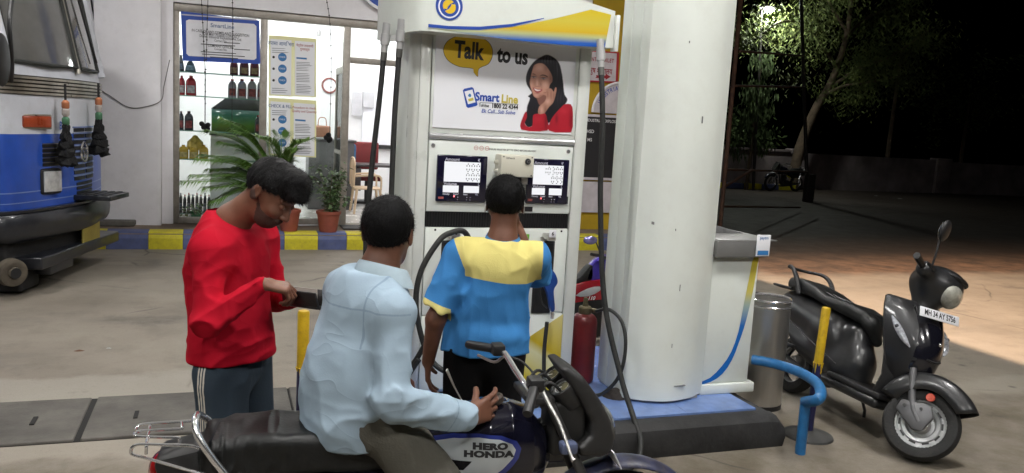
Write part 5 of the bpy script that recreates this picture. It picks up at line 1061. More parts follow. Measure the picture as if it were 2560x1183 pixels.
# parts that turn with the handlebar
ST = Matrix.Translation((1.02, 0, .78)) @ Matrix.Rotation(R_(36), 4, Vector((-.42, 0, .907))) @ Matrix.Translation((-1.02, 0, -.78))
STH = ST @ Matrix.Translation((.95, 0, 1.0)) @ Matrix.Scale(1.17, 4) @ Matrix.Translation((-.95, 0, -1.0))
def steer(name, vf, m, par=sct, **k): return mk(name, xf(vf, ST), m, par, **k)
def hcowl(P):
    d = s_ell(P, (.970, 0, 1.035), (.135, .140, .100)); d = su(d, s_cap(P, (.93, -.20, 1.05), (.93, .20, 1.05), .042, .042), .05); d = su(d, s_cap(P, (.95, 0, .98), (.97, 0, .88), .075, .06), .04)
    return su(d, s_ell(P, (1.0, 0, 1.10), (.09, .08, .035)), .03)
sdf_obj('handlebar_cowl', hcowl, (.78, -.28, .80), (1.16, .28, 1.17), .006, M_sg, sct, M=STH); _ST0, ST = ST, STH
steer('headlamp', ell((1.050, 0, 1.015), (.060, .112, .072), 24, 16), mat('headlamp_lens', (.48, .48, .42), rough=.12, var=.2, vs_=25, coat=.7)); steer('visor', ell((1.02, 0, 1.095), (.09, .10, .028), 22, 12), M_sb)
for s_ in (1, -1):
    steer('grip', tube([(.925, s_*.21, 1.052), (.905, s_*.345, 1.062)], [.017, .018], 14), M_blk); steer('brake_lever', tube([(.955, s_*.20, 1.05), (.985, s_*.25, 1.045), (.965, s_*.35, 1.045)], .006, 8, n=5), M_blk)
steer('mirror_stem', tube([(.945, -.15, 1.08), (.94, -.175, 1.16), (.93, -.19, 1.225)], .006, 8, n=5), M_blk); mir = steer('mirror', ell((.935, -.195, 1.28), (.022, .062, .058), 22, 14), M_sb); steer('mirror_glass', ell((.920, -.195, 1.28), (.010, .055, .050), 20, 12), mat('mirror_glass', (.35, .38, .42), rough=.05, metal=1), mir)
ST = _ST0; wc = (1.24, 0, .215)
M_rim = mat('painted_steel_rim', (.42, .43, .43), rough=.4, metal=.5, var=.2, vs_=9, dirt=.4, dirtc=(.12, .1, .085))
whl = wheel(sct, wc, .215, .095, 0, .072, ST, M_rim, .045)
Mw = ST @ Matrix.Translation(wc) @ RX(90)
for s_ in (1, -1):
    mk('rim_disc', lathe([(.0, .030*s_), (.045, .030*s_), (.055, .012*s_), (.075, .008*s_), (.085, .020*s_), (.105, .024*s_), (.112, .016*s_), (.128, .018*s_), (.140, .034*s_), (.146, .036*s_)], 40, Mw), M_rim, whl)
    for i in range(10):
        a = 2*math.pi*i/10; mk('rim_slot', xf(box(-.019, .019, -.0055, .0055, -.0005, .0012, .0004), Mw @ RZ(math.degrees(a)) @ T_(0, .116, .0195*s_+(.001 if s_ > 0 else -.002))), M_blk, whl, smooth=False)
fenp = []
for a in np.linspace(R_(168), R_(34), 24):
    r = .255+.03*max(0, (R_(60)-a)); t_ = (a-R_(90))/R_(78); w_ = .074*(1-.55*abs(t_)**5); fenp.append([(wc[0]+(r+.025*(1-t*t)-.085*abs(t)**4)*math.cos(a), w_*1.12*np.sign(t)*abs(t)**.7, wc[2]+(r+.025*(1-t*t)-.085*abs(t)**4)*math.sin(a)+.03) for t in np.linspace(-1, 1, 13)])
fo = steer('front_mudguard', loft(fenp, False, False), M_sg); md = fo.modifiers.new('thickness', 'SOLIDIFY'); md.thickness = .004
steer('fork_cover', prism([(1.10, .30), (1.26, .335), (1.30, .27), (1.27, .17), (1.22, .155), (1.09, .235)], -.085, -.058, 'y', .012), M_gm)
for s_ in (1, -1): steer('fork_leg', tube([(1.08, s_*.062, .50), (1.16, s_*.066, .30), (1.235, s_*.066, .215)], [.020, .022, .022], 12, n=4), M_gm)
for x, z in ((1.13, .27), (1.22, .29)): steer('cover_bolt', cyl((x, -.092, z), (x, -.084, z), .009, seg=10), M_blk)
steer('reflector', xf(lathe([(0, .008), (.022, .007), (.026, .0)], 22), T_(1.235, -.076, .375) @ RX(90)), mat('orange_reflector', (.55, .075, .04), rough=.25))
wheel(sct, (0, 0, .215), .215, .095, 0, .072, None, M_rim, .05)
mk('engine_cover', box(-.12, .30, .05, .16, .14, .32, .05), M_gm, sct); mk('silencer', tube([(.30, -.11, .20), (.1, -.16, .22), (-.1, -.17, .25), (-.32, -.17, .28)], [.02, .05, .055, .045], 16, n=5), M_blk, sct); mk('silencer_guard', tube([(-.02, -.222, .27), (-.22, -.222, .30)], .012, 8, flat=.5), M_chr, sct)
mk('side_stand', tube([(.55, .12, .22), (.56, .20, .10), (.56, .235, -.055)], .011, 8), M_blk, sct); mk('foot_rest', box(.02, .14, -.2, -.165, .34, .365, .006), M_blk, sct)
# ---------------------------------------------------------------- bin, guard pipe, bollards
bn = thing('litter_bin', 'tall brushed steel litter bin beside the white cabinet', 'bin', (3.555, 4.62, 0))
mk('body', lathe([(.148, .03), (.150, .035), (.150, .74), (.153, .745), (.153, .752), (.145, .752), (.144, .10), (0, .10)], 48), M_stl, bn); mk('rim', lathe([(.150, .752), (.157, .755), (.159, .765), (.152, .772), (.144, .766), (.143, .755)], 48), M_chr, bn); mk('rim_ring', lathe([(.150, .712), (.1535, .716), (.1535, .724), (.150, .728)], 48), M_chr, bn); mk('base', lathe([(0, .0), (.152, 0), (.154, .03), (.146, .033)], 40), M_blk, bn)
M_pb = mat('pipe_blue_paint', (.020, .16, .40), rough=.42, var=.18, vs_=14, dirt=.35, dirtc=(.012, .07, .16), bump=.15, bs=30)
bp_ = thing('guard_pipe', 'bent bright blue steel guard pipe at the island corner', 'pipe', (3.27, 3.82, 0))
tp = [(2018, 1030), (2042, 1000), (2052, 985), (2045, 962), (2020, 942), (1985, 925), (1930, 908), (1880, 899)]
zs = [.36, .39, .40, .40, .40, .40, .40, .40]
pipe = [tuple(GP(2000, 1134, 0)-np.array([0, 0, .02]))]+[tuple(GP(2000, 1134, 0)+np.array([0, 0, .34]))]
arcp = [np.array(GP(u, v, z)) for (u, v), z in zip(tp, zs)]
mkw('upright', tube(pipe, .030, 18), M_pb, bp_); mkw('bend', tube([np.array(pipe[1])-np.array([0, 0, .02])]+arcp[1:], .032, 18, n=8), M_pb, bp_)
def bollard(label, x, y, h_, lx, ly, base, f=.57):
    t = thing('bollard', label, 'bollard', (x, y, 0), 'striped pipe bollards')
    P0, P1, P2 = np.array([0, 0, .01]), np.array([lx*f, ly*f, h_*f]), np.array([lx, ly, h_])
    mk('blue_section', tube([P0, P1], .0265, 18), mat('bollard_navy', (.012, .014, .075), rough=.4, var=.2, dirt=.3, dirtc=(.03, .03, .04)), t); mk('yellow_section', tube([P1, P2-np.array([0, 0, .012]), P2-np.array([0, 0, .003]), P2], [.0275, .0275, .024, .012], 18), mat('bollard_yellow', (.62, .40, .012), rough=.45, var=.12, vs_=14, dirt=.6, dirtc=(.10, .06, .03)), t)
    for i in range(9): a = 2*math.pi*i/9; L = rnd.uniform(.01, .075); mk('paint_drip', tube([P1+np.array([.0262*math.cos(a), .0262*math.sin(a), .004]), P1+np.array([.0258*math.cos(a), .0258*math.sin(a), -L])], [.008, .0025], 6), mat('bollard_yellow', 0), t)
    if base: mk('round_base', lathe([(0, .045), (.035, .04), (.11, .024), (.15, .012), (.155, 0), (0, 0)], 36), mat('grey_iron_base', (.06, .06, .058), rough=.7, var=.3, dirt=.4), t)
    return t
b0 = GP(760, 1052, .0)
bollard('yellow and navy bollard standing between the man in red and the rider', .367, 3.86, .93, 0, 0, False, .70)
bb0 = GP(2020, 1082, .02); bt = YP(2066, 768, bb0[1]); bollard('leaning yellow and navy bollard on a round iron base beside the scooter', bb0[0], bb0[1], bt[2], bt[0]-bb0[0], 0, True)
# ---------------------------------------------------------------- partly hidden motorcycle behind the dispenser
m2 = thing('motorcycle', 'parked red and blue motorcycle half hidden behind the fire extinguisher', 'motorcycle', (2.9, 6.3, 0))
def A2(u, v, Y=6.3): return tuple(YP(u, v, Y))
def plate(nm, pts, m, Y0=6.27, th=.10, n=3): 
    P = spl([A2(u, v, Y0) for u, v in pts], n, True); mkw(nm, prism([(p[0], p[2]) for p in P], Y0, Y0+th, 'y', .006), m, m2)
M_r2 = mat('red_gloss', (.35, .01, .02), rough=.2, coat=.5, var=.05); M_v2 = mat('violet_gloss', (.05, .03, .32), rough=.2, coat=.5, var=.05)
plate('seat', [(1395, 690), (1440, 700), (1470, 672), (1482, 665), (1480, 700), (1440, 716), (1395, 712)], M_seat); plate('tank', [(1470, 690), (1490, 655), (1530, 640), (1560, 660), (1560, 700), (1480, 702)], M_v2)
plate('side_fairing', [(1400, 745), (1440, 712), (1500, 700), (1560, 700), (1550, 740), (1480, 752), (1420, 758)], M_r2, 6.25, .14, 2); plate('silver_panel', [(1440, 740), (1470, 722), (1500, 716), (1500, 728), (1470, 742)], mat('silver_gloss', (.5, .5, .52), rough=.2), 6.24, .16, 2); plate('lower_body', [(1395, 765), (1440, 758), (1560, 745), (1560, 830), (1420, 840)], M_blk, 6.26, .12, 2)
mkw('lettering', text_vf('110', .045, plane_M(A2(1478, 746, 6.235), (1, 0, 0), (0, 0, 1)), .001, 1, shear=.3), P_wh, m2, smooth=False)
mkw('handlebar', tube([A2(1478, 636, 6.15), A2(1500, 640, 6.2), A2(1530, 650, 6.35), A2(1545, 640, 6.6)], .014, 10, n=5), M_blk, m2); mkw('mirror', xf(ell((0, 0, 0), (.065, .02, .036)), Matrix.Translation(A2(1476, 601, 6.15)) @ RY(0)), mat('violet_mirror', (.30, .28, .55), rough=.15, metal=.6), m2); mkw('mirror_stem', tube([A2(1490, 605, 6.15), A2(1503, 640, 6.2)], .006, 8), M_blk, m2)
w2 = wheel(m2, (-.35, 0.05, .30), .30, .09, 0, .075); w3 = wheel(m2, (.88, .05, .30), .30, .09, 0, .075)
# ================================================================ far right: wall, trees, lamp, parked bike
M_bw = mat('boundary_wall_plaster', (.30, .25, .26), rough=.9, var=.25, vs_=1.2, bump=.3, bs=10, dirt=.5, dirtc=(.12, .09, .085))
bw = thing('boundary_wall', 'low plastered boundary wall with coping at the dark edge of the site', 'wall', (24, 26, 0))
mkw('wall', box(10, 28.2, 26, 26.25, 0, 1.36), M_bw, bw, smooth=False); mkw('coping', box(10, 20.3, 25.93, 26.32, 1.36, 1.46, .02), M_bw, bw); mkw('wall', box(28.2, 46, 26.05, 26.3, 0, 1.30), M_bw, bw, smooth=False); mkw('pier', box(27.5, 28.3, 25.9, 26.35, 0, 1.44, .04), M_bw, bw); mkw('pier', box(20.3, 21.0, 25.9, 26.35, 1.30, 1.52, .06), M_bw, bw)
fk_ = struct(empty('far_kerb', (15, 25, 0)))
for i in range(9): mkw('kerb_stone', box(13.2+.75*i, 13.2+.75*(i+1)-.01, 25.0, 25.18, 0, .2, .02), M_kb if i % 2 else M_ky, fk_, smooth=False)
M_bark = mat('pale_bark', (.13, .092, .062), rough=.9, var=.3, vs_=4, bump=.5, bs=16, bd=.03); M_leaf = mat('tree_leaf', (.055, .085, .022), rough=.8, var=.35, vs_=2, c2=(.03, .055, .014)); M_leafy = mat('feathery_leaf', (.11, .13, .03), rough=.85, var=.3, vs_=2, c2=(.05, .08, .02))
def leaves(name, m, parent, spots, L, W_, n, droop, rg, spread):
    """many small leaf blades round the given twig points"""
    mb = MB(); v = []; f = []
    for c_, sz in spots:
        for _ in range(n):
            a = rg.uniform(0, 2*math.pi); o = np.array(c_)+np.array([rg.gauss(0, 1)*spread*sz, rg.gauss(0, 1)*spread*sz, rg.gauss(0, 1)*spread*sz*.7]); d = np.array([math.cos(a)*(1-droop), math.sin(a)*(1-droop), -droop*1.2+rg.uniform(-.3, .3)*(1-droop)]); d /= np.linalg.norm(d)
            s_ = np.cross(d, (rg.uniform(-1, 1), rg.uniform(-1, 1), 1)); s_ /= np.linalg.norm(s_)+1e-6; l = L*rg.uniform(.6, 1.2); w_ = W_*rg.uniform(.7, 1.2); k = len(v)
            v += [tuple(o), tuple(o+d*l*.45+s_*w_), tuple(o+d*l), tuple(o+d*l*.45-s_*w_)]; f.append((k, k+1, k+2, k+3))
    mb.v = v; mb.f = f; mb.m = [0]*len(f); off = parent.location; mb.v = [(a-off.x, b-off.y, c_-off.z) for a, b, c_ in v]
    return mb.build(name, m, parent, smooth=False)
rg = random.Random(3)
tr = thing('leaning_tree', 'tall tree with a pale leaning trunk and feathery leaves under the street lamp', 'tree', (20.6, 25.4, 0)); Yt = 25.4
tk = [YP(1985, 415, Yt), YP(2000, 370, Yt), YP(2040, 270, Yt), YP(2068, 225, Yt), YP(2095, 160, Yt), YP(2118, 80, Yt), YP(2130, -20, Yt), YP(2150, -120, Yt)]
tk[0][2] = -.05; mkw('trunk', tube(tk, [.21, .19, .15, .13, .105, .09, .07, .045], 14, n=6), M_bark, tr)
limbs = [[YP(2090, 170, Yt), YP(2060, 120, Yt-.5), YP(2000, 60, Yt-1.2), YP(1940, 60, Yt-1.8), YP(1890, 110, Yt-2)], [YP(2110, 100, Yt), YP(2160, 50, Yt+.5), YP(2240, 10, Yt+1), YP(2330, -40, Yt+1.5)], [YP(2080, 215, Yt), YP(2150, 170, Yt-.5), YP(2230, 140, Yt-1), YP(2330, 70, Yt-1)], [YP(2055, 240, Yt), YP(2110, 215, Yt-.6), YP(2180, 205, Yt-1.), YP(2250, 190, Yt-1.4)], [YP(2118, 80, Yt), YP(2080, 20, Yt), YP(2050, -40, Yt), YP(2000, -80, Yt-.5)]]
spots = []
for lb in limbs:
    mkw('limb', tube(lb, np.linspace(.065, .018, len(lb)), 8, n=5), M_bark, tr)
    for p in spl(lb, 7)[7:]: spots.append((p+np.array([rg.gauss(0, .35), rg.gauss(0, .4), rg.gauss(-.05, .3)]), rg.uniform(.7, 1.3)))
leaves('crown', M_leafy, tr, spots, .20, .017, 190, .42, rg, .42)
wt_ = thing('weeping_tree', 'narrow weeping tree with long drooping leaves at the lamp pole', 'tree', tuple(YP(1868, 470, 24.6)*np.array([1, 1, 0])))
ax0, ax1 = YP(1866, 470, 24.6), YP(1906, 135, 24.6); ax0[2] = 0; mkw('trunk', tube([ax0, (ax0+ax1)/2, ax1], [.07, .05, .02], 8, n=4), M_bark, wt_); sp2 = []
for i in range(60):
    t = rg.random()**.8; c_ = ax0*(1-t)+ax1*t; c_[2] = 1.15+(ax1[2]-1.15)*t; r = .14+.50*(1-t)**.8; a = rg.uniform(0, 6.28); sp2.append((c_+np.array([r*math.cos(a)*rg.uniform(.4, 1), r*math.sin(a)*rg.uniform(.4, 1), 0]), 1.))
leaves('crown', M_leaf, wt_, sp2, .26, .030, 26, .82, rg, .16)
# dark shrub and tree masses past the wall
for u, v, s_, lab in ((1850, 330, 1.5, 'dark bush behind the boundary wall left of the lamp'), (2250, 120, 3., 'unlit tree crown hanging over the right part of the wall'), (2420, 250, 2.6, 'faint dark tree far right beyond the wall')):
    t = thing('background_tree', lab, 'tree', tuple(YP(u, v, 28)*np.array([1, 1, 0]))); c_ = YP(u, v, 28); mkw('trunk', tube([(c_[0], 28, 0), (c_[0]+.1, 28, max(c_[2], 1.5))], [.12, .05], 8), M_bark, t)
    leaves('crown', M_leaf, t, [(c_+np.array([rg.gauss(0, s_*.45), rg.gauss(0, s_*.3), rg.gauss(0, s_*.35)]), 1.) for _ in range(34)], .24, .05, 40, .3, rg, .33)
sl = thing('street_lamp', 'street lamp on a thin dark pole with a lit white head', 'street lamp', (17.3, 24.5, 0))
lp = YP(1905, 26, 24.5); lb_ = YP(1883, 475, 24.5); lb_[2] = 0; M_pole = mat('dark_pole', (.03, .026, .024), rough=.6, var=.2)
mkw('pole', tube([lb_, lp+np.array([0, 0, .05])], [.055, .04], 10), M_pole, sl); mkw('lamp_arm', tube([lp+np.array([0, 0, .02]), lp+np.array([-.3, -.25, .05])], .025, 8), M_pole, sl); hd_ = lp+np.array([0, -.3, .02]); mkw('lamp_head', box(hd_[0]-.20, hd_[0]+.20, hd_[1]-.12, hd_[1]+.2, hd_[2]+.03, hd_[2]+.10, .02), M_pole, sl); mkw('lamp_glass', ell(hd_-np.array([0, .1, .04]), (.19, .14, .085), 18, 10), led_material('street_lamp_glow', 120., (.95, 1., .93)), sl)
l2 = bpy.data.lights.new('street_light', 'POINT'); l2.energy = 760; l2.color = (.95, 1., .90); l2.shadow_soft_size = .15; l2o = bpy.data.objects.new('street_light', l2); col.objects.link(l2o); l2o.location = hd_+np.array([0, -.15, -.2])
up = thing('utility_pole', 'slim dark pole with a thick foot standing past the forecourt', 'pole', tuple(GP(2019, 505))); mkw('pole', tube([GP(2019, 505), YP(2003, 0, 21.4)+np.array([0, 0, .0]), YP(1998, -100, 21.4)], [.06, .05, .045], 10), M_pole, up); g2 = GP(2019, 505); mkw('foot', box(g2[0]-.14, g2[0]+.14, g2[1]-.1, g2[1]+.1, 0, .85, .02), M_pole, up)
M_rust = mat('rusty_steel', (.11, .055, .035), rough=.8, metal=.2, var=.35, vs_=12, dirt=.4)
fr = thing('steel_frame', 'rusty brown steel frame of posts and bars behind the white pillar', 'frame', tuple(GP(1797, 600)*np.array([1, 1, 0]))); Yf = GP(1797, 600)[1]
p0 = GP(1797, 600); mkw('post', tube([p0, (p0[0], p0[1], 5.5)], .038, 8), M_rust, fr)
for a, b_ in (((1850, 128), (2008, 140)), ((1840, 215), (2012, 218)), ((1812, 424), (2020, 430)), ((1802, 516), (2000, 519))): mkw('bar', tube([YP(*a, Yf), YP(*b_, Yf+5)], .022, 8), M_rust, fr)
mkw('brace', tube([YP(1806, 470, Yf), YP(1880, 425, Yf+1.)], .025, 8), M_rust, fr)
fb = dup(mc, M=Matrix.Translation((19.6, 24.6, 0)) @ RZ(188), label='small dark motorcycle parked against the boundary wall under the tree'); fb.name = 'motorcycle.far' if False else 'motorcycle.002'
# litter on the ground
for i, (u, v, s_, lab) in enumerate(((388, 878, .04, 'dry brown leaf lying on the concrete'), (272, 872, .02, 'small pale paper scrap on the concrete'), (2250, 497, .12, 'white cup lying on the dark ground'), (2190, 490, .1, 'pale wrapper far off on the dark ground'))):
    c_ = GP(u if i else 198, v, 0); t = thing('litter', lab, 'litter', tuple(c_)); mk('scrap', xf(lathe([(0, .012), (s_*.5, .008), (s_, .002)], 7), Matrix.Diagonal((1, .45, 1, 1))), mat('dry_leaf', (.13, .06, .03)) if i == 0 else mat('paper_scrap', (.5, .5, .48)), t)
# ================================================================ truck nosing in from the left
TR_ = Rig(-1.40, 9.5, -14); TL = TR_.X
tk_ = thing('truck', 'blue and white truck with a curved chrome banded front parked at the kerb', 'truck', M=TR_.M)
M_tb = mat('truck_blue', (.020, .085, .47), rough=.35, var=.15, vs_=2.5, coat=.3, dirt=.35, dirtc=(.035, .06, .16)); M_tw = mat('truck_white', (.60, .62, .68), rough=.4, var=.08, vs_=3, dirt=.35, dirtc=(.32, .3, .3)); M_tk = mat('truck_bumper', (.014, .016, .022), rough=.35, var=.25, coat=.3, dirt=.3, dirtc=(.05, .05, .05)); M_tch = mat('dull_chrome_band', (.50, .47, .40), rough=.3, metal=.85, var=.2, vs_=6, dirt=.3, dirtc=(.16, .13, .1))
def plan(o=0., dx=0., w_=1.12, back=-1.9):
    P = spl([(-.42, -w_-o), (-.30, -w_-o*1.0+.015), (-.20+o*.4, -w_+.05-o*.7), (-.13+o, -.88), (-.045+o, -.45), (0+o, 0), (-.045+o, .45), (-.13+o, .88), (-.20+o*.4, w_-.05+o*.7), (-.30, w_+o-.015), (-.42, w_+o)], 5)
    return [(back+dx, -w_-o)]+[(x+dx, y) for x, y in P]+[(back+dx, w_+o)]
def shell(name, z0, z1, o, m, par=tk_, dx0=0., dx1=None, **k):
    return mk(name, loft([[(x, y, z0) for x, y in plan(o, dx0)], [(x, y, z1) for x, y in plan(o, dx0 if dx1 is None else dx1)]]), m, par, **k)
def tsurf(u, v, o=.0):
    """point on the bowed front panel seen at a photo point"""
    x = -.05
    for _ in range(12):
        p = TL(u, v, x); y = min(abs(p[1]), 1.1); x = -.165*(y/.9)**2*.95 if y < .9 else -.16-.2*(y-.9)
        x += o
    return TL(u, v, x)
cabp = shell('cab_lower', .80, 1.50, 0, M_tb); shell('cab_band', 1.50, 1.86, .001, M_tw); shell('sill_strip', .86, .868, .003, mat('pale_blue_line', (.18, .25, .5), rough=.4), cabp); shell('sill_strip', .955, .965, .003, mat('pale_blue_line', (.18, .25, .5), rough=.4), cabp)
for i in range(5): shell('chrome_rib', 1.868+.035*i, 1.889+.035*i, .024, M_tch)
shell('chrome_band', 1.862, 2.04, .004, mat('band_groove_shade', (.05, .045, .04), rough=.7)); shell('cab_upper', 2.04, 2.16, -.005, M_tw, dx1=-.03)  # shade in the grooves between ribs is put into the dark band colour
mk('bumper', loft([[(x, y, z) for x, y in plan(o)] for z, o in ((.50, .03), (.53, .075), (.58, .10), (.66, .11), (.73, .10), (.765, .075), (.775, .03))]), M_tk, tk_); shell('bumper_lip', .775, .80, .06, M_tk); shell('under_valance', .22, .50, -.06, mat('grime_shade_black', (.012, .012, .013), rough=.8, dirt=.4, dirtc=(.04, .038, .04)), back_=None) if False else shell('under_valance', .26, .515, -.05, mat('grime_shade_black', (.012, .012, .013), rough=.8, dirt=.4, dirtc=(.04, .038, .04)))
# windscreen: frame and opaque panes, grey reflection put into their colour
M_ws = mat('windscreen_grey', (.16, .16, .155), rough=.08, var=.25, vs_=1.2, coat=.5); M_rubw = mat('window_rubber', (.02, .022, .02), rough=.6)
def wpt(y, z, o=0.): return (-.165*(min(abs(y), .95)/.9)**2-.22*(z-2.1)+o, y, z)
def wpan(nm, y0, y1, z0, z1, m, par, o): 
    ys = np.linspace(y0, y1, 7); a = [wpt(y, z0, o) for y in ys]; b_ = [wpt(y, z1, o) for y in ys]; v = a+b_; return mk(nm, (v, [(i, i+1, i+8, i+7) for i in range(6)]), m, par)
mk('cab_top', loft([[(x-.22*(z-2.1)-.05, y*(1-.03*(z-2.1)), z) for x, y in plan(-.05)] for z in (2.16, 3.1)]), mat('cab_interior_dark', (.05, .05, .05), rough=.8), tk_)
for y0, y1 in ((-.95, -.04), (.04, .95)):
    p_ = wpan('windscreen_pane', y0, y1, 2.16, 2.95, M_ws, tk_, .02); fr_ = [wpt(y0, 2.16, .025), wpt((y0+y1)/2, 2.15, .028), wpt(y1, 2.16, .025), wpt(y1, 2.95, .025), wpt((y0+y1)/2, 2.96, .028), wpt(y0, 2.95, .025)]
    mk('pane_rubber', tube(fr_+[fr_[0]], .022, 8), M_rubw, p_)
for y in (-1.03, 0, 1.03): mk('screen_pillar', tube([wpt(y, 2.1, .01), wpt(y, 3.0, .01)], .055 if y else .03, 10), M_tw if y else M_tch, tk_)
mk('wiper', tube([wpt(.62, 2.25, .06), wpt(.48, 2.6, .06), wpt(.40, 2.95, .06)], .012, 8), M_blk, tk_)
# grille, badge, lamps
def slot(y0, y1, z, h_=.018, m=M_blk, o=.006):
    ys = np.linspace(y0, y1, 4); ring = []
    for y in ys: x = -.165*(abs(y)/.9)**2*.95+o; ring.append([(x-.02, y, z), (x, y, z), (x, y, z+h_), (x-.02, y, z+h_)])
    return mk('grille_slot', loft(ring), m, cabp, smooth=False)
for i in range(5): slot(-.62, -.30, 1.19+.045*i, .028); slot(-.62, -.30, 1.222+.045*i, .006, M_tch, .009)
for i in range(9): slot(-.10, .16, 1.02+.062*i, .036), slot(.20, .45, 1.02+.062*i, .036), slot(-.12, .47, 1.06+.062*i, .014, mat('pale_blue_line', 0), .010)
for i in range(4): slot(-.05, .40, .83+.045*i, .03)
bd = tsurf(210, 380, .02); mk('badge', xf(lathe([(.076, .0), (.080, .016), (.092, .016), (.097, 0)], 28), Matrix.Translation(bd) @ RY(90) @ Matrix.Diagonal((1.15, .85, 1, 1))), M_chr, tk_)
mk('badge_t', xf(box(-.004, .012, -.012, .012, -.066, .04, .003), Matrix.Translation(bd)), M_chr, tk_); mk('badge_t', xf(box(-.004, .012, -.046, .046, .025, .05, .003), Matrix.Translation(bd)), M_chr, tk_)
hl = tsurf(124, 453, .0); fz = math.degrees(math.atan(2*.174*abs(hl[1])/.9**1)) * .9
hlo = mk('headlamp', xf(box(-.03, .035, -.135, .135, -.125, .125, .03), Matrix.Translation(hl) @ RZ(-18)), M_blk, tk_); mk('headlamp_lens', xf(box(.03, .045, -.112, .112, -.10, .10, .02), Matrix.Translation(hl) @ RZ(-18)), mat('clear_lamp_lens', (.72, .73, .74), rough=.18, metal=.25, var=.25, vs_=9, coat=.6), hlo)
il = tsurf(85, 304, .0); mk('indicator', xf(box(-.02, .05, -.16, .16, -.055, .055, .015), Matrix.Translation(il) @ RZ(-22)), mat('amber_lens', (.38, .06, .02), rough=.3, var=.2), tk_); mk('indicator_frame', xf(box(-.02, .03, -.18, .18, -.07, .07, .01), Matrix.Translation(il) @ RZ(-22)), M_tch, tk_)
bl = tsurf(152, 315, .008); mk('lettering', text_vf('B', .11, plane_M(bl, (0, 1, 0), (0, 0, 1)), .002), P_bl, tk_, smooth=False)
sp_ = TL(255, 490, .16); mk('step_plate', box(-.02, .36, sp_[1]-.30, sp_[1]+.22, sp_[2]-.02, sp_[2]+.03, .006), M_tk, tk_)
for k in range(4): mk('step_slat', box(.02+.08*k, .06+.08*k, sp_[1]-.27, sp_[1]+.2, sp_[2]+.03, sp_[2]+.038), M_blk, tk_, smooth=False)
yp_ = TL(233, 570, .06); mk('number_plate', box(.03, .045, yp_[1]-.22, yp_[1]+.22, .36, .62, .004), mat('plate_yellow', (.45, .36, .08), rough=.6, var=.15), tk_)
mk('underside_shade_box', box(-.62, -.40, -1.02, 1.02, .06, .50, .02), mat('grime_shade_black', 0), tk_); mk('underside_shade_box', box(-.40, -.12, -1.00, -.62, .03, .30, .03), mat('grime_shade_black', 0), tk_); mk('chassis_beam', box(-.35, .05, -.95, .95, .24, .36, .02), M_tk, tk_); fb_ = TL(190, 640, .0); mk('tow_bracket', box(-.1, .04, -.75, -.25, .16, .34, .01), M_tk, tk_)  # two black boxes added under the bumper stand in for underbody shade
Mh = Matrix.Translation(TL(32, 682, -.12)) @ RZ(-35) @ RY(90); hubo = mk('wheel_hub', lathe([(.0, .05), (.05, .05), (.055, .02), (.10, .03), (.125, .02), (.13, -.05)], 30, Mh), mat('dusty_cream_metal', (.11, .09, .065), rough=.7, var=.4, dirt=.5), tk_); mk('hub_hole', lathe([(0, .0525), (.05, .0525)], 20, Mh), M_blk, hubo)
for y in (-.95, .95): wheel(tk_, (-1.25, y, .50), .50, .26, 0, .24, None, M_gm, .12)
mk('mirror_arm', tube([tuple(tsurf(28, 205, .02)), tuple(tsurf(30, 150, .22)), tuple(tsurf(24, 60, .25)), tuple(tsurf(30, 0, .2))], .018, 8, n=5), M_blk, tk_); mk('mirror', xf(ell((0, 0, 0), (.04, .12, .22)), Matrix.Translation(tsurf(4, 150, .25))), M_blk, tk_)
mk('cargo_body', box(-6.5, -2.1, -1.18, 1.18, .95, 3.2, .03), M_tb, tk_); mk('chassis', box(-6.4, -.5, -.5, .5, .55, .9), M_tk, tk_, smooth=False)
for y in (-.95, .95): wheel(tk_, (-5.0, y, .50), .50, .3, 0, .24, None, M_gm, .12)
def tassel(lab, u0, v0, v1, o):
    p0, p1 = tsurf(u0, v0, o), tsurf(u0+4, v1, o); t = thing('tassel', lab, 'tassel', M=TR_.M @ Matrix.Translation(p0)); H_ = p0[2]-p1[2]
    mk('cord', cyl((0, 0, .03), (0, 0, -H_*.6), .012, seg=8), M_blk, t)
    for k, (f, c_) in enumerate(((.16, (.5, .18, .08)), (.25, (.5, .45, .42)), (.36, (.08, .22, .12)))): mk('bead', lathe([(.018, 0), (.035, -.02), (.035, -.07), (.02, -.09)], 12, T_(0, 0, -H_*f)), mat('bead%d' % k, c_, rough=.7), t)
    for k in range(5): z = -H_*(.48+.10*k); r = .035+.014*k; mk('fringe', ([(p[0]*rnd.uniform(.7, 1.25), p[1]*rnd.uniform(.7, 1.25), p[2]+rnd.uniform(-.025, .02)) for p in lathe([(.015, z+.05), (r, z), (r*1.15, z-.045), (r*.6, z-.07), (0.01, z-.06)], 13)[0]], lathe([(.015, z+.05), (r, z), (r*1.15, z-.045), (r*.6, z-.07), (0.01, z-.06)], 13)[1]), mat('black_wool', (.006, .006, .007), rough=.95, bump=.8, bs=80, bd=.02), t)
tassel('black woollen tassel hanging over the truck grille left of the badge', 163, 218, 420, .10); tassel('black woollen tassel hanging at the far corner of the truck front', 246, 215, 392, .12)
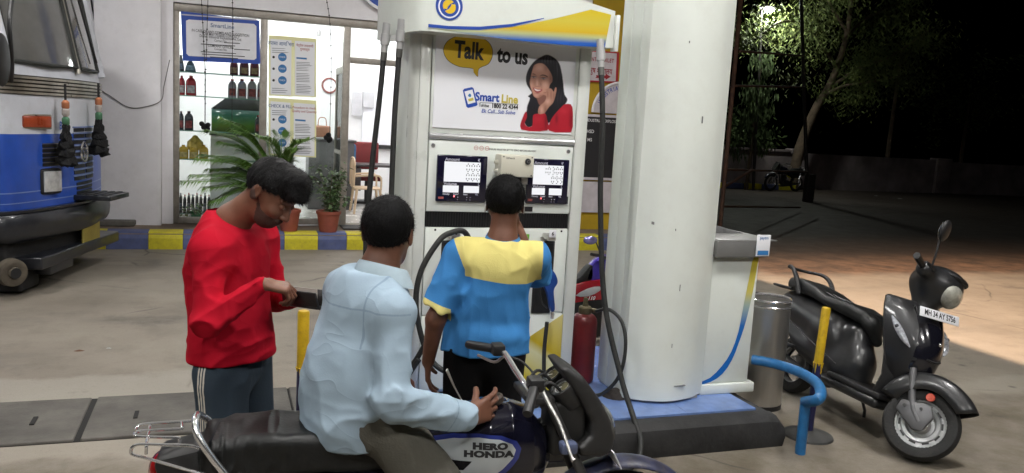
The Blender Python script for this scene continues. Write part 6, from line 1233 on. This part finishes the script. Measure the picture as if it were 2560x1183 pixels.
# ================================================================ shop front: notices, shelves, furniture
YG = 12.19
def F(u, v, Y): return tuple(YP(u, v, Y))
def panel(name, label, cat, pts, Y, m, th=.006):
    P = [YP(u, v, Y) for u, v in pts]; c_ = sum(P)/len(P); t = thing(name, label, cat, tuple(c_)); mkw('board', prism([(p[0], p[2]) for p in P], Y-th, Y, 'y'), m, t, smooth=False); return t
ban = panel('notice_banner', 'blue bordered white notice banner hung at the top of the left window', 'banner', [(452, 28), (648, 52), (651, 160), (457, 152)], 12.13, P_bl)
mkw('white_field', px_poly([(465, 52), (472, 49), (635, 60), (641, 66), (641, 146), (635, 150), (472, 140), (466, 134)], 12.122), mat('banner_white', (.80, .80, .85), rough=.6, var=.06), ban, smooth=False); mkw('white_stripe', px_poly([(454, 35), (642, 48), (642, 52), (454, 38)], 12.122), mat('banner_stripe', (.5, .5, .55)), ban, smooth=False)
txt('lettering', 'SmartLine', 556, 66, .075, 12.118, pb('faded_blue', (.12, .18, .32)), ban, .001, 1.)
for s_, v, h_ in (('IN CASE OF ANY COMPLAINT/SUGGESTION', 83, .052), ('YOU MAY PLEASE CONTACT', 89, .052), ('Dealer: Industrial Explosives Pvt. Ltd.', 95, .05), ('Contact No.', 103, .045), ('COMPANY OFFICER:', 117, .05), ('Contact No.', 124, .045)): txt('lettering', s_, 552, v, h_, 12.118, pb('ink_grey', (.05, .05, .06)), ban, .0003, .72, tilt=-1)
for a_, b_, v in ((560, 600, 103), (502, 588, 110), (585, 625, 118), (502, 590, 129), (505, 612, 135), (525, 595, 141)): mkw('text_line', px_poly([(a_, v-1+(a_-500)*.06), (b_, v-1+(b_-500)*.06), (b_, v+1+(b_-500)*.06), (a_, v+1+(a_-500)*.06)], 12.118), pb('ink_grey', (.05, .05, .06)), ban, smooth=False)
P_cr = pb('poster_cream', (.80, .78, .42)); P_pw = pb('poster_white', (.82, .83, .87))
for nm, q, top_, hindi in (('upper left notice with three blue circles stuck on the shop glass', (672, 88, 733, 240), 0, 1), ('upper right text notice stuck on the shop glass', (733, 93, 791, 242), 1, 1), ('lower left notice with blue circles partly behind the palm', (672, 244, 730, 388), 0, 0), ('lower right text notice stuck on the shop glass', (730, 248, 791, 392), 1, 0)):
    u0, v0, u1, v1 = q; t = panel('window_notice', nm, 'notice', [(u0, v0), (u1, v0+4), (u1-1, v1+2), (u0, v1-1)], 12.17, P_cr, .004); mkw('paper', px_poly([(u0+4, v0+9), (u1-4, v0+13), (u1-5, v1-1), (u0+4, v1-4)], 12.164), P_pw, t, smooth=False)
    ink = pb('notice_ink', (.16, .16, .19)); uc = (u0+u1)/2; W2 = (u1-u0)
    if top_ == 0:
        if not hindi: txt('lettering', 'CHECK & FILL', uc, v0+22, .062, 12.160, pb('faded_blue', (.12, .18, .32)), t, .001, .85)
        else: txt('lettering', '\u0924\u092a\u093e\u0938\u093e \u0906\u0923\u093f \u092d\u0930\u093e', uc, v0+22, .07, 12.160, pb('faded_blue', (.12, .18, .32)), t, .001, .8)
        for k in range(3): v = v0+55+29*k; mkw('blue_circle', xf(sheet(ngon(0, 0, .058, n=26)), plane_M(F(u0+34, v, 12.160), (1, 0, 0), (0, 0, 1))), P_lb, t, smooth=False); txt('lettering', 'CHECK', u0+34, v, .032, 12.158, P_pw, t, 0, .8); mkw('icon', xf(sheet(ngon(0, 0, .018, n=10)), plane_M(F(u0+12, v, 12.160), (1, 0, 0), (0, 0, 1))), P_bk, t, smooth=False)
    else:
        txt('lettering', 'Procedure to check' if not hindi else '\u092a\u0947\u091f\u094d\u0930\u094b\u0932 \u0924\u092a\u093e\u0938\u0923\u0940', uc, v0+22, .045, 12.160, pb('notice_red', (.4, .12, .12)), t, .0006, .9); txt('lettering', 'Quality and Quantity' if not hindi else '\u0917\u0941\u0923\u0935\u0924\u094d\u0924\u093e', uc, v0+31, .045, 12.160, pb('notice_red', (.4, .12, .12)), t, .0006, .9); mkw('blue_strip', px_poly([(u0+8, v0+50), (u0+34, v0+52), (u0+34, v0+56), (u0+8, v0+54)], 12.160), P_lb, t, smooth=False)
    mb = MB(); kk = 0
    for v in range(int(v0+(32 if top_ == 0 else 62)), int(v1-8), 4 if top_ else 5):
        if top_ == 0 and v0+44 < v < v0+128: continue
        kk += 1; mb.add(px_poly([(u0+8, v), (u1-9-rnd.random()*W2*.3, v+1.2), (u1-9-rnd.random()*2-W2*.1, v+2.4), (u0+8, v+1.4)], 12.160)) if kk % 7 else None
    off = t.location; mb.v = [(a-off.x, b-off.y, c_-off.z) for a, b, c_ in mb.v]; mb.build('text_lines', ink, t, smooth=False)
txt_8 = thing('window_sticker', 'white figure eight sticker high on the shop glass', 'sticker', F(797, 84, 12.19)); mkw('lettering', text_vf('8', .13, plane_M(F(797, 84, 12.188), (1, 0, 0), (0, 0, 1)), .003), P_wh, txt_8, smooth=False)
# shelves and oil bottles
YS = 12.95
shf = thing('shelf_unit', 'wall of green glass shelves behind the left shop window', 'shelf', tuple(YP(540, 530, YS)*np.array([1, 1, 0])+np.array([0, 0, .245])))
M_gs = mat('glass_shelf', (.16, .30, .24), rough=.15, var=.1)
sz = {}
for k, v in (('a', 185), ('b', 243), ('c', 329), ('d', 399), ('e', 532)):
    z = YP(545, v, YS)[2]; sz[k] = z; mkw('shelf', box(YP(440, v, YS)[0], YP(655, v, YS)[0], YS-.14, YS+.16, z-.014, z), M_gs, shf, smooth=False)
for u in (441, 655): mkw('upright', box(YP(u, 300, YS)[0]-.012, YP(u, 300, YS)[0]+.012, YS+.13, YS+.16, .245, 3.0), M_alu, shf, smooth=False)
BM_ = {}
def bottle(lab, u0, u1, vt, sh, c_, capc, lbl=None, Y=YS, style=0):
    z0 = sz[sh]; p0, p1 = YP(u0, 300, Y), YP(u1, 300, Y); w_ = (p1[0]-p0[0])/2*.96; h_ = YP((u0+u1)/2, vt, Y)[2]-z0; x = (p0[0]+p1[0])/2
    t = thing('oil_bottle', lab, 'bottle', (x, Y-.02, z0), 'oil bottles on the shop shelves'); sec = [(0, .9), (.02, 1), (.55, 1), (.72, .92), (.84, .62), (.88, .36), (.9, .30)]
    if style: sec = [(0, .95), (.03, 1), (.35, .9), (.7, .62), (.86, .36), (.9, .3)]
    mk('body', loft([[(a*w_*s_, b*.055*min(1, s_*1.2), h_*f) for a, b in rrect(-1, 1, -1, 1, .45, 3)] for f, s_ in sec]), mat('bottle_%d%d%d' % tuple(int(q*99) for q in c_), c_, rough=.35, var=.08), t)
    mk('cap', cyl((0, 0, h_*.89), (0, 0, h_), w_*.36, seg=14), mat('cap_%d%d%d' % tuple(int(q*99) for q in capc), capc, rough=.4), t)
    if lbl: mk('label', box(-w_*.72, w_*.72, -.0585, -.056, h_*.12, h_*.5), mat('label_%d%d%d' % tuple(int(q*99) for q in lbl), lbl, rough=.5, var=.35, vs_=22), t, smooth=False)
dk, rdc, slv, yl = (.035, .04, .05), (.32, .012, .02), (.30, .30, .32), (.55, .36, .03); wl_, redl = (.55, .5, .5), (.35, .08, .08)
bottle('dark bottle at the left end of the top glass shelf', 444, 461, 138, 'a', dk, (.02, .02, .02), (.15, .2, .25), style=1); bottle('dark pointed bottle second from left on the top shelf', 462, 490, 149, 'a', (.03, .06, .08), (.02, .02, .02), (.2, .3, .35), style=1)
for i, (a, b_) in enumerate(((573, 594), (597, 621), (623, 646))): bottle(('first', 'middle', 'last')[i]+' of three dark red cans under the banner on the top shelf', a, b_, 150, 'a', (.10, .012, .02), dk, (.40, .28, .14))
for i, (a, b_) in enumerate(((446, 463), (464, 491))): bottle(('left', 'right')[i]+' red oil bottle of the pair on the second shelf', a, b_, 189, 'b', rdc, (.25, .01, .02), wl_)
for i, (a, b_) in enumerate(((569, 591), (592, 616), (617, 641), (642, 656))): bottle(('first', 'second', 'third', 'fourth')[i]+' grey bottle with red cap in the row above the fish tank', a, b_, 198, 'b', slv, (.28, .015, .02), redl)
for i, (a, b_) in enumerate(((446, 460), (461, 484))): bottle(('left', 'right')[i]+' black bottle of the pair on the third shelf', a, b_, 278, 'c', dk, (.05, .02, .02), redl)
bottle('dark bottle at the right end of the third shelf by the fish tank', 637, 652, 288, 'c', dk, (.3, .02, .02), redl)
for i, (a, b_) in enumerate(((446, 472), (473, 497), (498, 522))): bottle(('left', 'middle', 'right')[i]+' yellow oil can of three on the fourth shelf', a, b_, 362, 'd', yl, (.5, .3, .02), (.62, .5, .2))
for i in range(8): bottle('small dark bottle number %s from the left on the lowest shelf' % ('one', 'two', 'three', 'four', 'five', 'six', 'seven', 'eight')[i], 448+10.2*i, 457+10.2*i, 482+(i % 2)*4, 'e', dk, (.3, .03, .03) if i % 3 else (.1, .12, .2), (.2, .22, .28), Y=YS+(.06 if i % 2 else -.06))
bg_ = thing('yellow_bag', 'crumpled yellow plastic bag on top of the yellow cans', 'bag', tuple(np.array(F(488, 360, YS+.05)))); mk('bag', lathe([(0, .13), (.03, .12), (.05, .09), (.11, .03), (.12, -.06), (.10, -.09), (0, -.09)], 14), mat('yellow_film', (.55, .40, .08), rough=.35, bump=.8, bs=14, bd=.05), bg_)
cbx = thing('shop_counter', 'white counter cupboard below the fish tank', 'counter', tuple(YP(590, 500, 13.5)*np.array([1, 1, 0])+np.array([0, 0, .245]))); x0, x1 = YP(526, 400, 13.3)[0], YP(652, 400, 13.3)[0]; zt = YP(590, 336, 13.3)[2]
mkw('body', box(x0, x1+.5, 13.3, 13.8, .245, zt-.03, .01), M_int, cbx); mkw('top', box(x0-.02, x1+.52, 13.27, 13.82, zt-.03, zt, .006), M_gm, cbx)
aq = thing('fish_tank', 'green lit fish tank with a dark hood on the counter', 'fish tank', (x0+.4, 13.5, zt)); za = YP(590, 275, 13.32)[2]; zh = YP(590, 248, 13.32)[2]
mkw('water', box(x0+.01, x1, 13.34, 13.74, zt, za, .004), gmat('aquarium_green', [(0, (.02, .05, .015)), (.35, (.10, .20, .03)), (.8, (.05, .22, .16)), (1, (.25, .42, .42))], (0, 0, 1), zt, za, .1), aq); mkw('hood', prism([(x0, za), (x1+.02, za), (x1+.02, zh), (x0+.2, zh)], 13.33, 13.75, 'y', .01), M_gm, aq)
# room furniture seen through the door
M_pl = mat('cream_plastic', (.62, .46, .30), rough=.4, var=.05)
pc_ = thing('plastic_chair', 'cream moulded plastic chair inside the shop door', 'chair', tuple(G_ := YP(915, 520, 13.6)*np.array([1, 1, 0])+np.array([0, 0, .245])))
mk('seat', box(-.22, .22, -.22, .22, .40, .43, .012), M_pl, pc_); bkp = [(-.17, .46), (-.21, .70), (-.19, .84), (-.10, .90), (.10, .90), (.19, .84), (.21, .70), (.17, .46)]
mk('backrest', tube([(-.24, y, z) for y, z in bkp], .018, 8, n=5), M_pl, pc_)
for y in (-.09, -.03, .03, .09): mk('back_slat', box(-.25, -.235, y-.022, y+.022, .43, .88, .004), M_pl, pc_)
for x, y in ((-.2, -.2), (-.2, .2), (.2, -.2), (.2, .2)): mk('leg', tube([(x*.95, y*.95, .40), (x*1.15, y*1.15, 0)], [.024, .018], 8), M_pl, pc_)
for y in (-.22, .22): mk('armrest', tube([(-.22, y, .62), (0, y*1.05, .64), (.18, y*1.05, .62), (.2, y, .42)], .016, 8, n=5), M_pl, pc_)
dk_ = thing('desk', 'dark office desk behind the plastic chair', 'desk', tuple(YP(930, 480, 14.6)*np.array([1, 1, 0])+np.array([0, 0, .245]))); dx = dk_.location.x
M_dsk = mat('dark_wood', (.05, .04, .04), rough=.4, var=.2); mk('desk_top', box(-.75, .9, -.35, .35, .72, .76, .006), M_dsk, dk_)
for x in (-.7, .85): mk('side_panel', box(x-.02, x+.02, -.33, .33, 0, .72), M_dsk, dk_, smooth=False)
mk('drawer_box', box(-.66, -.25, -.3, .3, .3, .70, .005), M_dsk, dk_)
oc = thing('office_chair', 'maroon office chair behind the desk', 'chair', (dx-.05, 15.2, .245)); M_mar = mat('maroon_fabric', (.16, .02, .02), rough=.85); mk('backrest', box(-.25, .25, -.04, .04, .62, 1.12, .035), M_mar, oc); mk('seat', box(-.25, .25, -.5, -.02, .44, .52, .03), M_mar, oc); mk('column', cyl((0, -.25, .05), (0, -.25, .45), .03), M_blk, oc); mk('base', lathe([(0, .06), (.25, .04), (.27, .0), (0, 0)], 5), M_blk, oc)
bpk = thing('backpack', 'blue backpack standing on the desk end', 'bag', (dx-.42, 14.6, 1.006)); sdf_obj('bag_body', lambda P: su(s_box(P, (0, 0, .17), (.11, .08, .17), .05), s_box(P, (0, -.07, .11), (.08, .04, .09), .03), .02), (-.16, -.16, -.02), (.16, .14, .4), .012, mat('backpack_blue', (.03, .12, .25), rough=.8), bpk); mk('strap', box(-.05, .05, .03, .06, .3, .36, .01), M_blk, bpk)
hbg = thing('handbag', 'tan handbag on the counter behind the notices', 'bag', tuple(YP(805, 344, 14.2))); mk('bag', box(-.14, .14, -.05, .05, 0, .20, .03), mat('tan_leather', (.42, .20, .12), rough=.5), hbg); mk('handle', tube([(-.07, 0, .19), (-.05, 0, .32), (.05, 0, .32), (.07, 0, .19)], .008, 8, n=5), mat('tan_leather', 0), hbg)
tb2 = thing('side_table', 'dark steel table under the handbag', 'table', tuple(YP(815, 470, 14.2)*np.array([1, 1, 0])+np.array([0, 0, .245]))); zz = YP(805, 346, 14.2)[2]-.245; mk('table_top', box(-.35, .45, -.3, .3, zz-.04, zz-.002, .006), M_gm, tb2); mk('cupboard', box(-.32, .42, -.26, .28, .0, zz-.04, .006), M_gm, tb2)
wcl = thing('wall_clock', 'round red rimmed clock on the shop back wall', 'clock', tuple(YP(824, 214, 15.97))); mk('rim', xf(lathe([(.11, 0), (.12, .03), (.14, .03), (.15, 0)], 30), RX(90)), mat('clock_red', (.22, .05, .04), rough=.4), wcl); mk('face', xf(lathe([(0, .01), (.115, .01)], 30), RX(90)), P_wh, wcl)
wb = thing('white_board', 'white board with dark lower frame on the back wall', 'board', tuple(YP(945, 270, 15.97))); mkw('board', box(YP(908, 250, 15.9)[0], YP(1000, 250, 15.9)[0], 15.95, 15.995, YP(940, 362, 15.9)[2], YP(940, 165, 15.9)[2]), P_wh, wb, smooth=False); mkw('frame', box(YP(906, 250, 15.9)[0], YP(1000, 250, 15.9)[0], 15.93, 15.99, YP(940, 372, 15.9)[2], YP(940, 362, 15.9)[2]), M_blk, wb, smooth=False)
for i, q in enumerate(((880, 230, 905, 290, 'left'), (907, 230, 935, 270, 'right'))): panel('wall_paper', 'pinned grey paper sheet at the %s on the back wall' % q[4], 'paper', [(q[0], q[1]), (q[2], q[1]+1), (q[2], q[3]), (q[0], q[3]-2)], 15.9, mat('grey_paper', (.5, .5, .52)))
dl = thing('shop_door', 'narrow aluminium glass door leaf standing open inside', 'door', (1.68, 12.3, .245))
for a, b_ in ((0, .06), (.82, .88)): mk('stile', box(-.02, .02, a, b_, .02, 2.3, .004), M_alu, dl)
for a, b_ in ((.02, .12), (2.2, 2.3), (1.0, 1.06)): mk('rail', box(-.02, .02, .06, .82, a, b_, .004), M_alu, dl)
mk('door_glass', box(-.004, .004, .06, .82, .12, 2.2), M_pane, dl, smooth=False)
# decoration strings outside
M_wire = mat('dark_wire', (.03, .028, .028), rough=.7)
for i, (pts, lab) in enumerate(([[(503, -10), (508, 80), (512, 180), (512, 320)], 'dark string with a black doll at the left window'], [[(520, -10), (517, 100), (514, 200), (513, 320)], 'thin dark string beside the left window doll'], [[(581, -10), (582, 60), (581, 150), (580, 330)], 'thin decoration string in the middle of the left window'], [[(815, -10), (825, 60), (828, 180), (824, 345)], 'dark string with a black doll before the right window'])):
    t = thing('hanging_string', lab, 'string', F(*pts[0], 12.02)); mkw('string', tube([F(u, v, 12.02) for u, v in pts], .0045, 6, n=6), M_wire, t)
    for k in range(10): f = (k+1)/12; p = spl([F(u, v, 12.02) for u, v in pts], 12)[int(f*36)]; mkw('mini_bulb', ell(p, (.014, .008, .010), 6, 5), M_wire, t)
    if i in (0, 3):
        p = np.array(F(*pts[-1], 12.02))
        for q in range(7): mkw('doll', ell(p+np.array([rnd.uniform(-.05, .05), rnd.uniform(-.03, .03), rnd.uniform(-.08, .06)]), (.035, .03, .035), 9, 7), mat('black_wool', 0), t)
cbt = thing('wall_cable', 'thin grey cable sagging across the white wall pier', 'cable', F(250, 225, 11.92)); mkw('cable', tube([F(u, v, 11.915) for u, v in ((246, 222), (275, 240), (320, 268), (360, 268), (402, 252), (410, 215), (424, 150))], .006, 6, n=7), mat('grey_cable', (.13, .12, .12)), cbt)
for i, u in enumerate((205, 226)): t = thing('wall_cable', ('left', 'right')[i]+' black cable dropping behind the truck top corner', 'cable', F(u, 0, 12.1)); mkw('cable', tube([F(u, -10, 12.1), F(u+14, 80, 12.1), F(u+24, 190, 12.1), F(240-8*i, 260, 12.1)], .010, 6, n=6), M_wire, t)
dsc = thing('round_sign', 'large round blue sign with a white edge on the facade top', 'sign', (2.30, 12.05, 3.93)); mk('rim', xf(lathe([(0, .0), (.62, 0), (.62, .05), (.58, .05), (.58, .045), (0, .045)], 60), RX(90)), P_wh, dsc); mk('disc', xf(lathe([(0, .052), (.58, .052), (.58, .04)], 60), RX(90)), P_bl, dsc)
# signs on the yellow wall
ts = panel('toilet_sign', 'white toilet sign with red border and arrow on the yellow wall', 'sign', [(1455, 124), (1547, 131), (1543, 208), (1452, 204)], 12.03, pb('sign_red_border', (.38, .02, .03)), .02); mkw('face', px_poly([(1458, 128), (1542, 134), (1539, 204), (1455, 200)], 12.008), mat('sign_white', (.62, .58, .62), rough=.5), ts, smooth=False)
P_mr = pb('maroon_ink', (.28, .02, .03)); txt('lettering', 'GENTS TOILET', 1500, 150, .085, 12.004, P_mr, ts, .002, .80, space=1.1); txt('lettering', '\u092a\u0941\u0930\u0941\u0937 \u0936\u094c\u091a\u093e\u0932\u092f', 1500, 178, .12, 12.004, P_mr, ts, .002, .72)
mkw('arrow', px_poly([(1490, 188), (1514, 189), (1514, 184), (1527, 192), (1514, 200), (1514, 196), (1488, 195), (1491, 192)], 12.004), P_mr, ts, smooth=False)
arcs = thing('round_sign', 'half round white sign with blue lettering above the blackboard', 'sign', tuple(YP(1540, 285, 12.03))); cc_ = YP(1548, 285, 12.03); rr_ = cc_[0]-YP(1478, 285, 12.03)[0]
mkw('board', prism([(cc_[0]+rr_*math.cos(a), cc_[2]+rr_*math.sin(a)) for a in np.linspace(0, math.pi, 30)], 12.0, 12.03, 'y'), mat('sign_white', 0), arcs, smooth=False); mkw('rim', tube([(cc_[0]+rr_*math.cos(a), 11.99, cc_[2]+rr_*math.sin(a)) for a in np.linspace(0, math.pi, 30)], .02, 8), P_wh, arcs)
for i, ch in enumerate('INDUSTRIAL EXPLOSIVES'): a = R_(158-6.8*i); mkw('lettering', text_vf(ch, .10, plane_M((cc_[0]+rr_*.82*math.cos(a), 11.996, cc_[2]+rr_*.82*math.sin(a)), (math.sin(a), 0, -math.cos(a)), (math.cos(a), 0, math.sin(a))), .001, .8), P_bl, arcs, smooth=False)
bb_ = panel('black_board', 'framed black notice board on the yellow wall behind the hose', 'board', [(1440, 284), (1560, 290), (1550, 452), (1432, 448)], 12.03, mat('sign_white', 0), .03); mkw('slate', px_poly([(1444, 290), (1556, 296), (1547, 446), (1437, 442)], 11.997), mat('slate_black', (.02, .02, .024), rough=.7, var=.2), bb_, smooth=False)
txt('lettering', 'INDUSTRIAL EXPLOSIVES', 1508, 303, .065, 11.993, P_wh, bb_, .0004, .9); txt('lettering', 'HSD', 1476, 329, .075, 11.993, P_wh, bb_, .0004, .9); txt('lettering', 'MS', 1474, 350, .075, 11.993, P_wh, bb_, .0004, .9)
panel('white_board', 'plain white board under the blackboard on the yellow wall', 'board', [(1432, 453), (1552, 456), (1546, 532), (1428, 530)], 12.03, mat('sign_white', 0), .02)
# potted plants
M_ter = mat('terracotta', (.30, .075, .045), rough=.75, var=.15, vs_=7, dirt=.25, dirtc=(.16, .06, .04)); M_soil = mat('potting_soil', (.035, .024, .016), rough=.95, bump=.6, bs=60)
def pot(par, r, h_): mk('pot', lathe([(0, 0), (r*.72, 0), (r*.75, .02), (r*.97, h_*.86), (r*1.06, h_*.86), (r*1.07, h_), (r*.95, h_), (r*.92, h_*.88), (0, h_*.88)], 32), M_ter, par); mk('soil', lathe([(0, h_*.9), (r*.92, h_*.885)], 24), M_soil, par)
pp_ = thing('potted_palm', 'bushy areca palm in a terracotta pot behind the man in red', 'plant', tuple(GP(722, 577, .225))); pot(pp_, .15, .30)
M_palm = mat('palm_green', (.17, .31, .055), rough=.45, var=.3, vs_=4, c2=(.08, .17, .035)); rp_ = random.Random(11); base_ = np.array(pp_.location)
ends = [(560, 300), (525, 330), (770, 350), (745, 375), (700, 335), (640, 340), (500, 400), (490, 440), (520, 470), (590, 330), (560, 400), (600, 470), (660, 400), (720, 410), (540, 500), (470, 455), (690, 370), (610, 380), (575, 440), (640, 430), (530, 425), (620, 500), (560, 360), (580, 480), (650, 470), (515, 390), (600, 420)]
for i, (u, v) in enumerate(ends):
    Y_ = 11.50+rp_.uniform(-.30, .25); e = YP(u, v, Y_)-base_; mid_ = np.array([e[0]*.42-.18*(1 if u < 640 else .3), e[1]*.5, max(e[2], .5)*.78+.14]); q = spl([np.array([rp_.uniform(-.04, .04)-.02, rp_.uniform(-.03, .03), .27]), np.array([e[0]*.15-.1, e[1]*.2, .27+(mid_[2]-.27)*.55]), mid_, e], 9); T, N, B_ = frames(q)
    mb = MB(); mb.add(tube(q, np.linspace(.011, .003, len(q)), 6)); n_ = len(q)
    for k in range(int(n_*.38), n_):
        for sub in (0, .25, .5, .75):
            f = (k-n_*.38)/(n_*.62); c_ = q[k] if not sub or k+1 >= n_ else q[k]+(q[k+1]-q[k])*sub; L_ = (.24*(1-abs(f-.42)**1.6*1.3)+.05)*rp_.uniform(.85, 1.1)
            side = np.cross(T[k], (0, 0, 1)); side = side/max(np.linalg.norm(side), 1e-6)
            for s_ in (1, -1):
                d = nrm(side*s_*.85+T[k]*.75+np.array([0, 0, .28-.3*f])); tip = c_+d*L_+np.array([0, 0, -.07*rp_.uniform(.3, 1.3)]); mdp = c_+d*L_*.55+np.array([0, 0, .012]); wv = np.cross(d, (0, 0, 1)); wv = wv/max(np.linalg.norm(wv), 1e-6)*.0075
                o0 = len(mb.v); mb.v += [tuple(c_), tuple(mdp+wv), tuple(tip), tuple(mdp-wv)]; mb.f.append((o0, o0+1, o0+2, o0+3)); mb.m.append(0)
    mb.build('frond', M_palm, pp_, smooth=False)
ps = thing('potted_shrub', 'small leafy shrub in a terracotta pot by the shop door', 'plant', tuple(GP(820, 579, .225))); pot(ps, .16, .29); rs = random.Random(5); spt = []; lo_ = np.array(ps.location)
for i in range(13):
    e = YP(rs.uniform(782, 872), rs.uniform(418, 505), 11.5+rs.uniform(-.15, .15))-lo_; q = spl([np.array([rs.uniform(-.04, .04), rs.uniform(-.04, .04), .25]), np.array([e[0]*.4, e[1]*.4, .25+(e[2]-.25)*.55]), e], 6); mk('stem', tube(q, np.linspace(.008, .003, len(q)), 6), mat('shrub_stem', (.16, .14, .08), rough=.8), ps)
    for p in q[4:]: spt.append((p+lo_, 1.))
leaves('foliage', mat('shrub_leaf', (.085, .14, .045), rough=.45, var=.35, vs_=9, c2=(.03, .065, .02)), ps, spt, .085, .019, 5, .25, rs, .045)
mat_ = thing('door_mat', 'dark slatted mat at the shop door', 'mat', tuple(GP(892, 570, .226))); 
for k in range(6): mk('slat', box(-.22, .22, -.2+.07*k, -.15+.07*k, .0, .018), M_blk, mat_, smooth=False)
psh = thing('paper_sheet', 'white paper sheet on the walkway between the pots', 'paper', tuple(GP(765, 562, .226))); mk('sheet', xf(box(-.15, .15, -.1, .1, 0, .004), RZ(20)), P_wh, psh, smooth=False)
stn = thing('stone_slab', 'flat weathered stone slab on the walkway beside the truck', 'slab', tuple(GP(282, 562, .226))); mk('slab', box(-.28, .28, -.16, .16, 0, .07, .015), M_slab, stn)
gpl = thing('potted_plant', 'small green plant behind the window at floor level', 'plant', tuple(YP(490, 538, 12.45)*np.array([1, 1, 0])+np.array([0, 0, .245]))); mk('pot', lathe([(0, 0), (.06, 0), (.08, .12), (0, .11)], 18), mat('green_pot', (.03, .22, .07), rough=.5), gpl); leaves('foliage', mat('shrub_leaf', 0), gpl, [(np.array(gpl.location)+np.array([rs.gauss(0, .07), rs.gauss(0, .04), .15+rs.gauss(0, .04)]), 1.) for _ in range(14)], .07, .02, 8, .3, rs, .04)
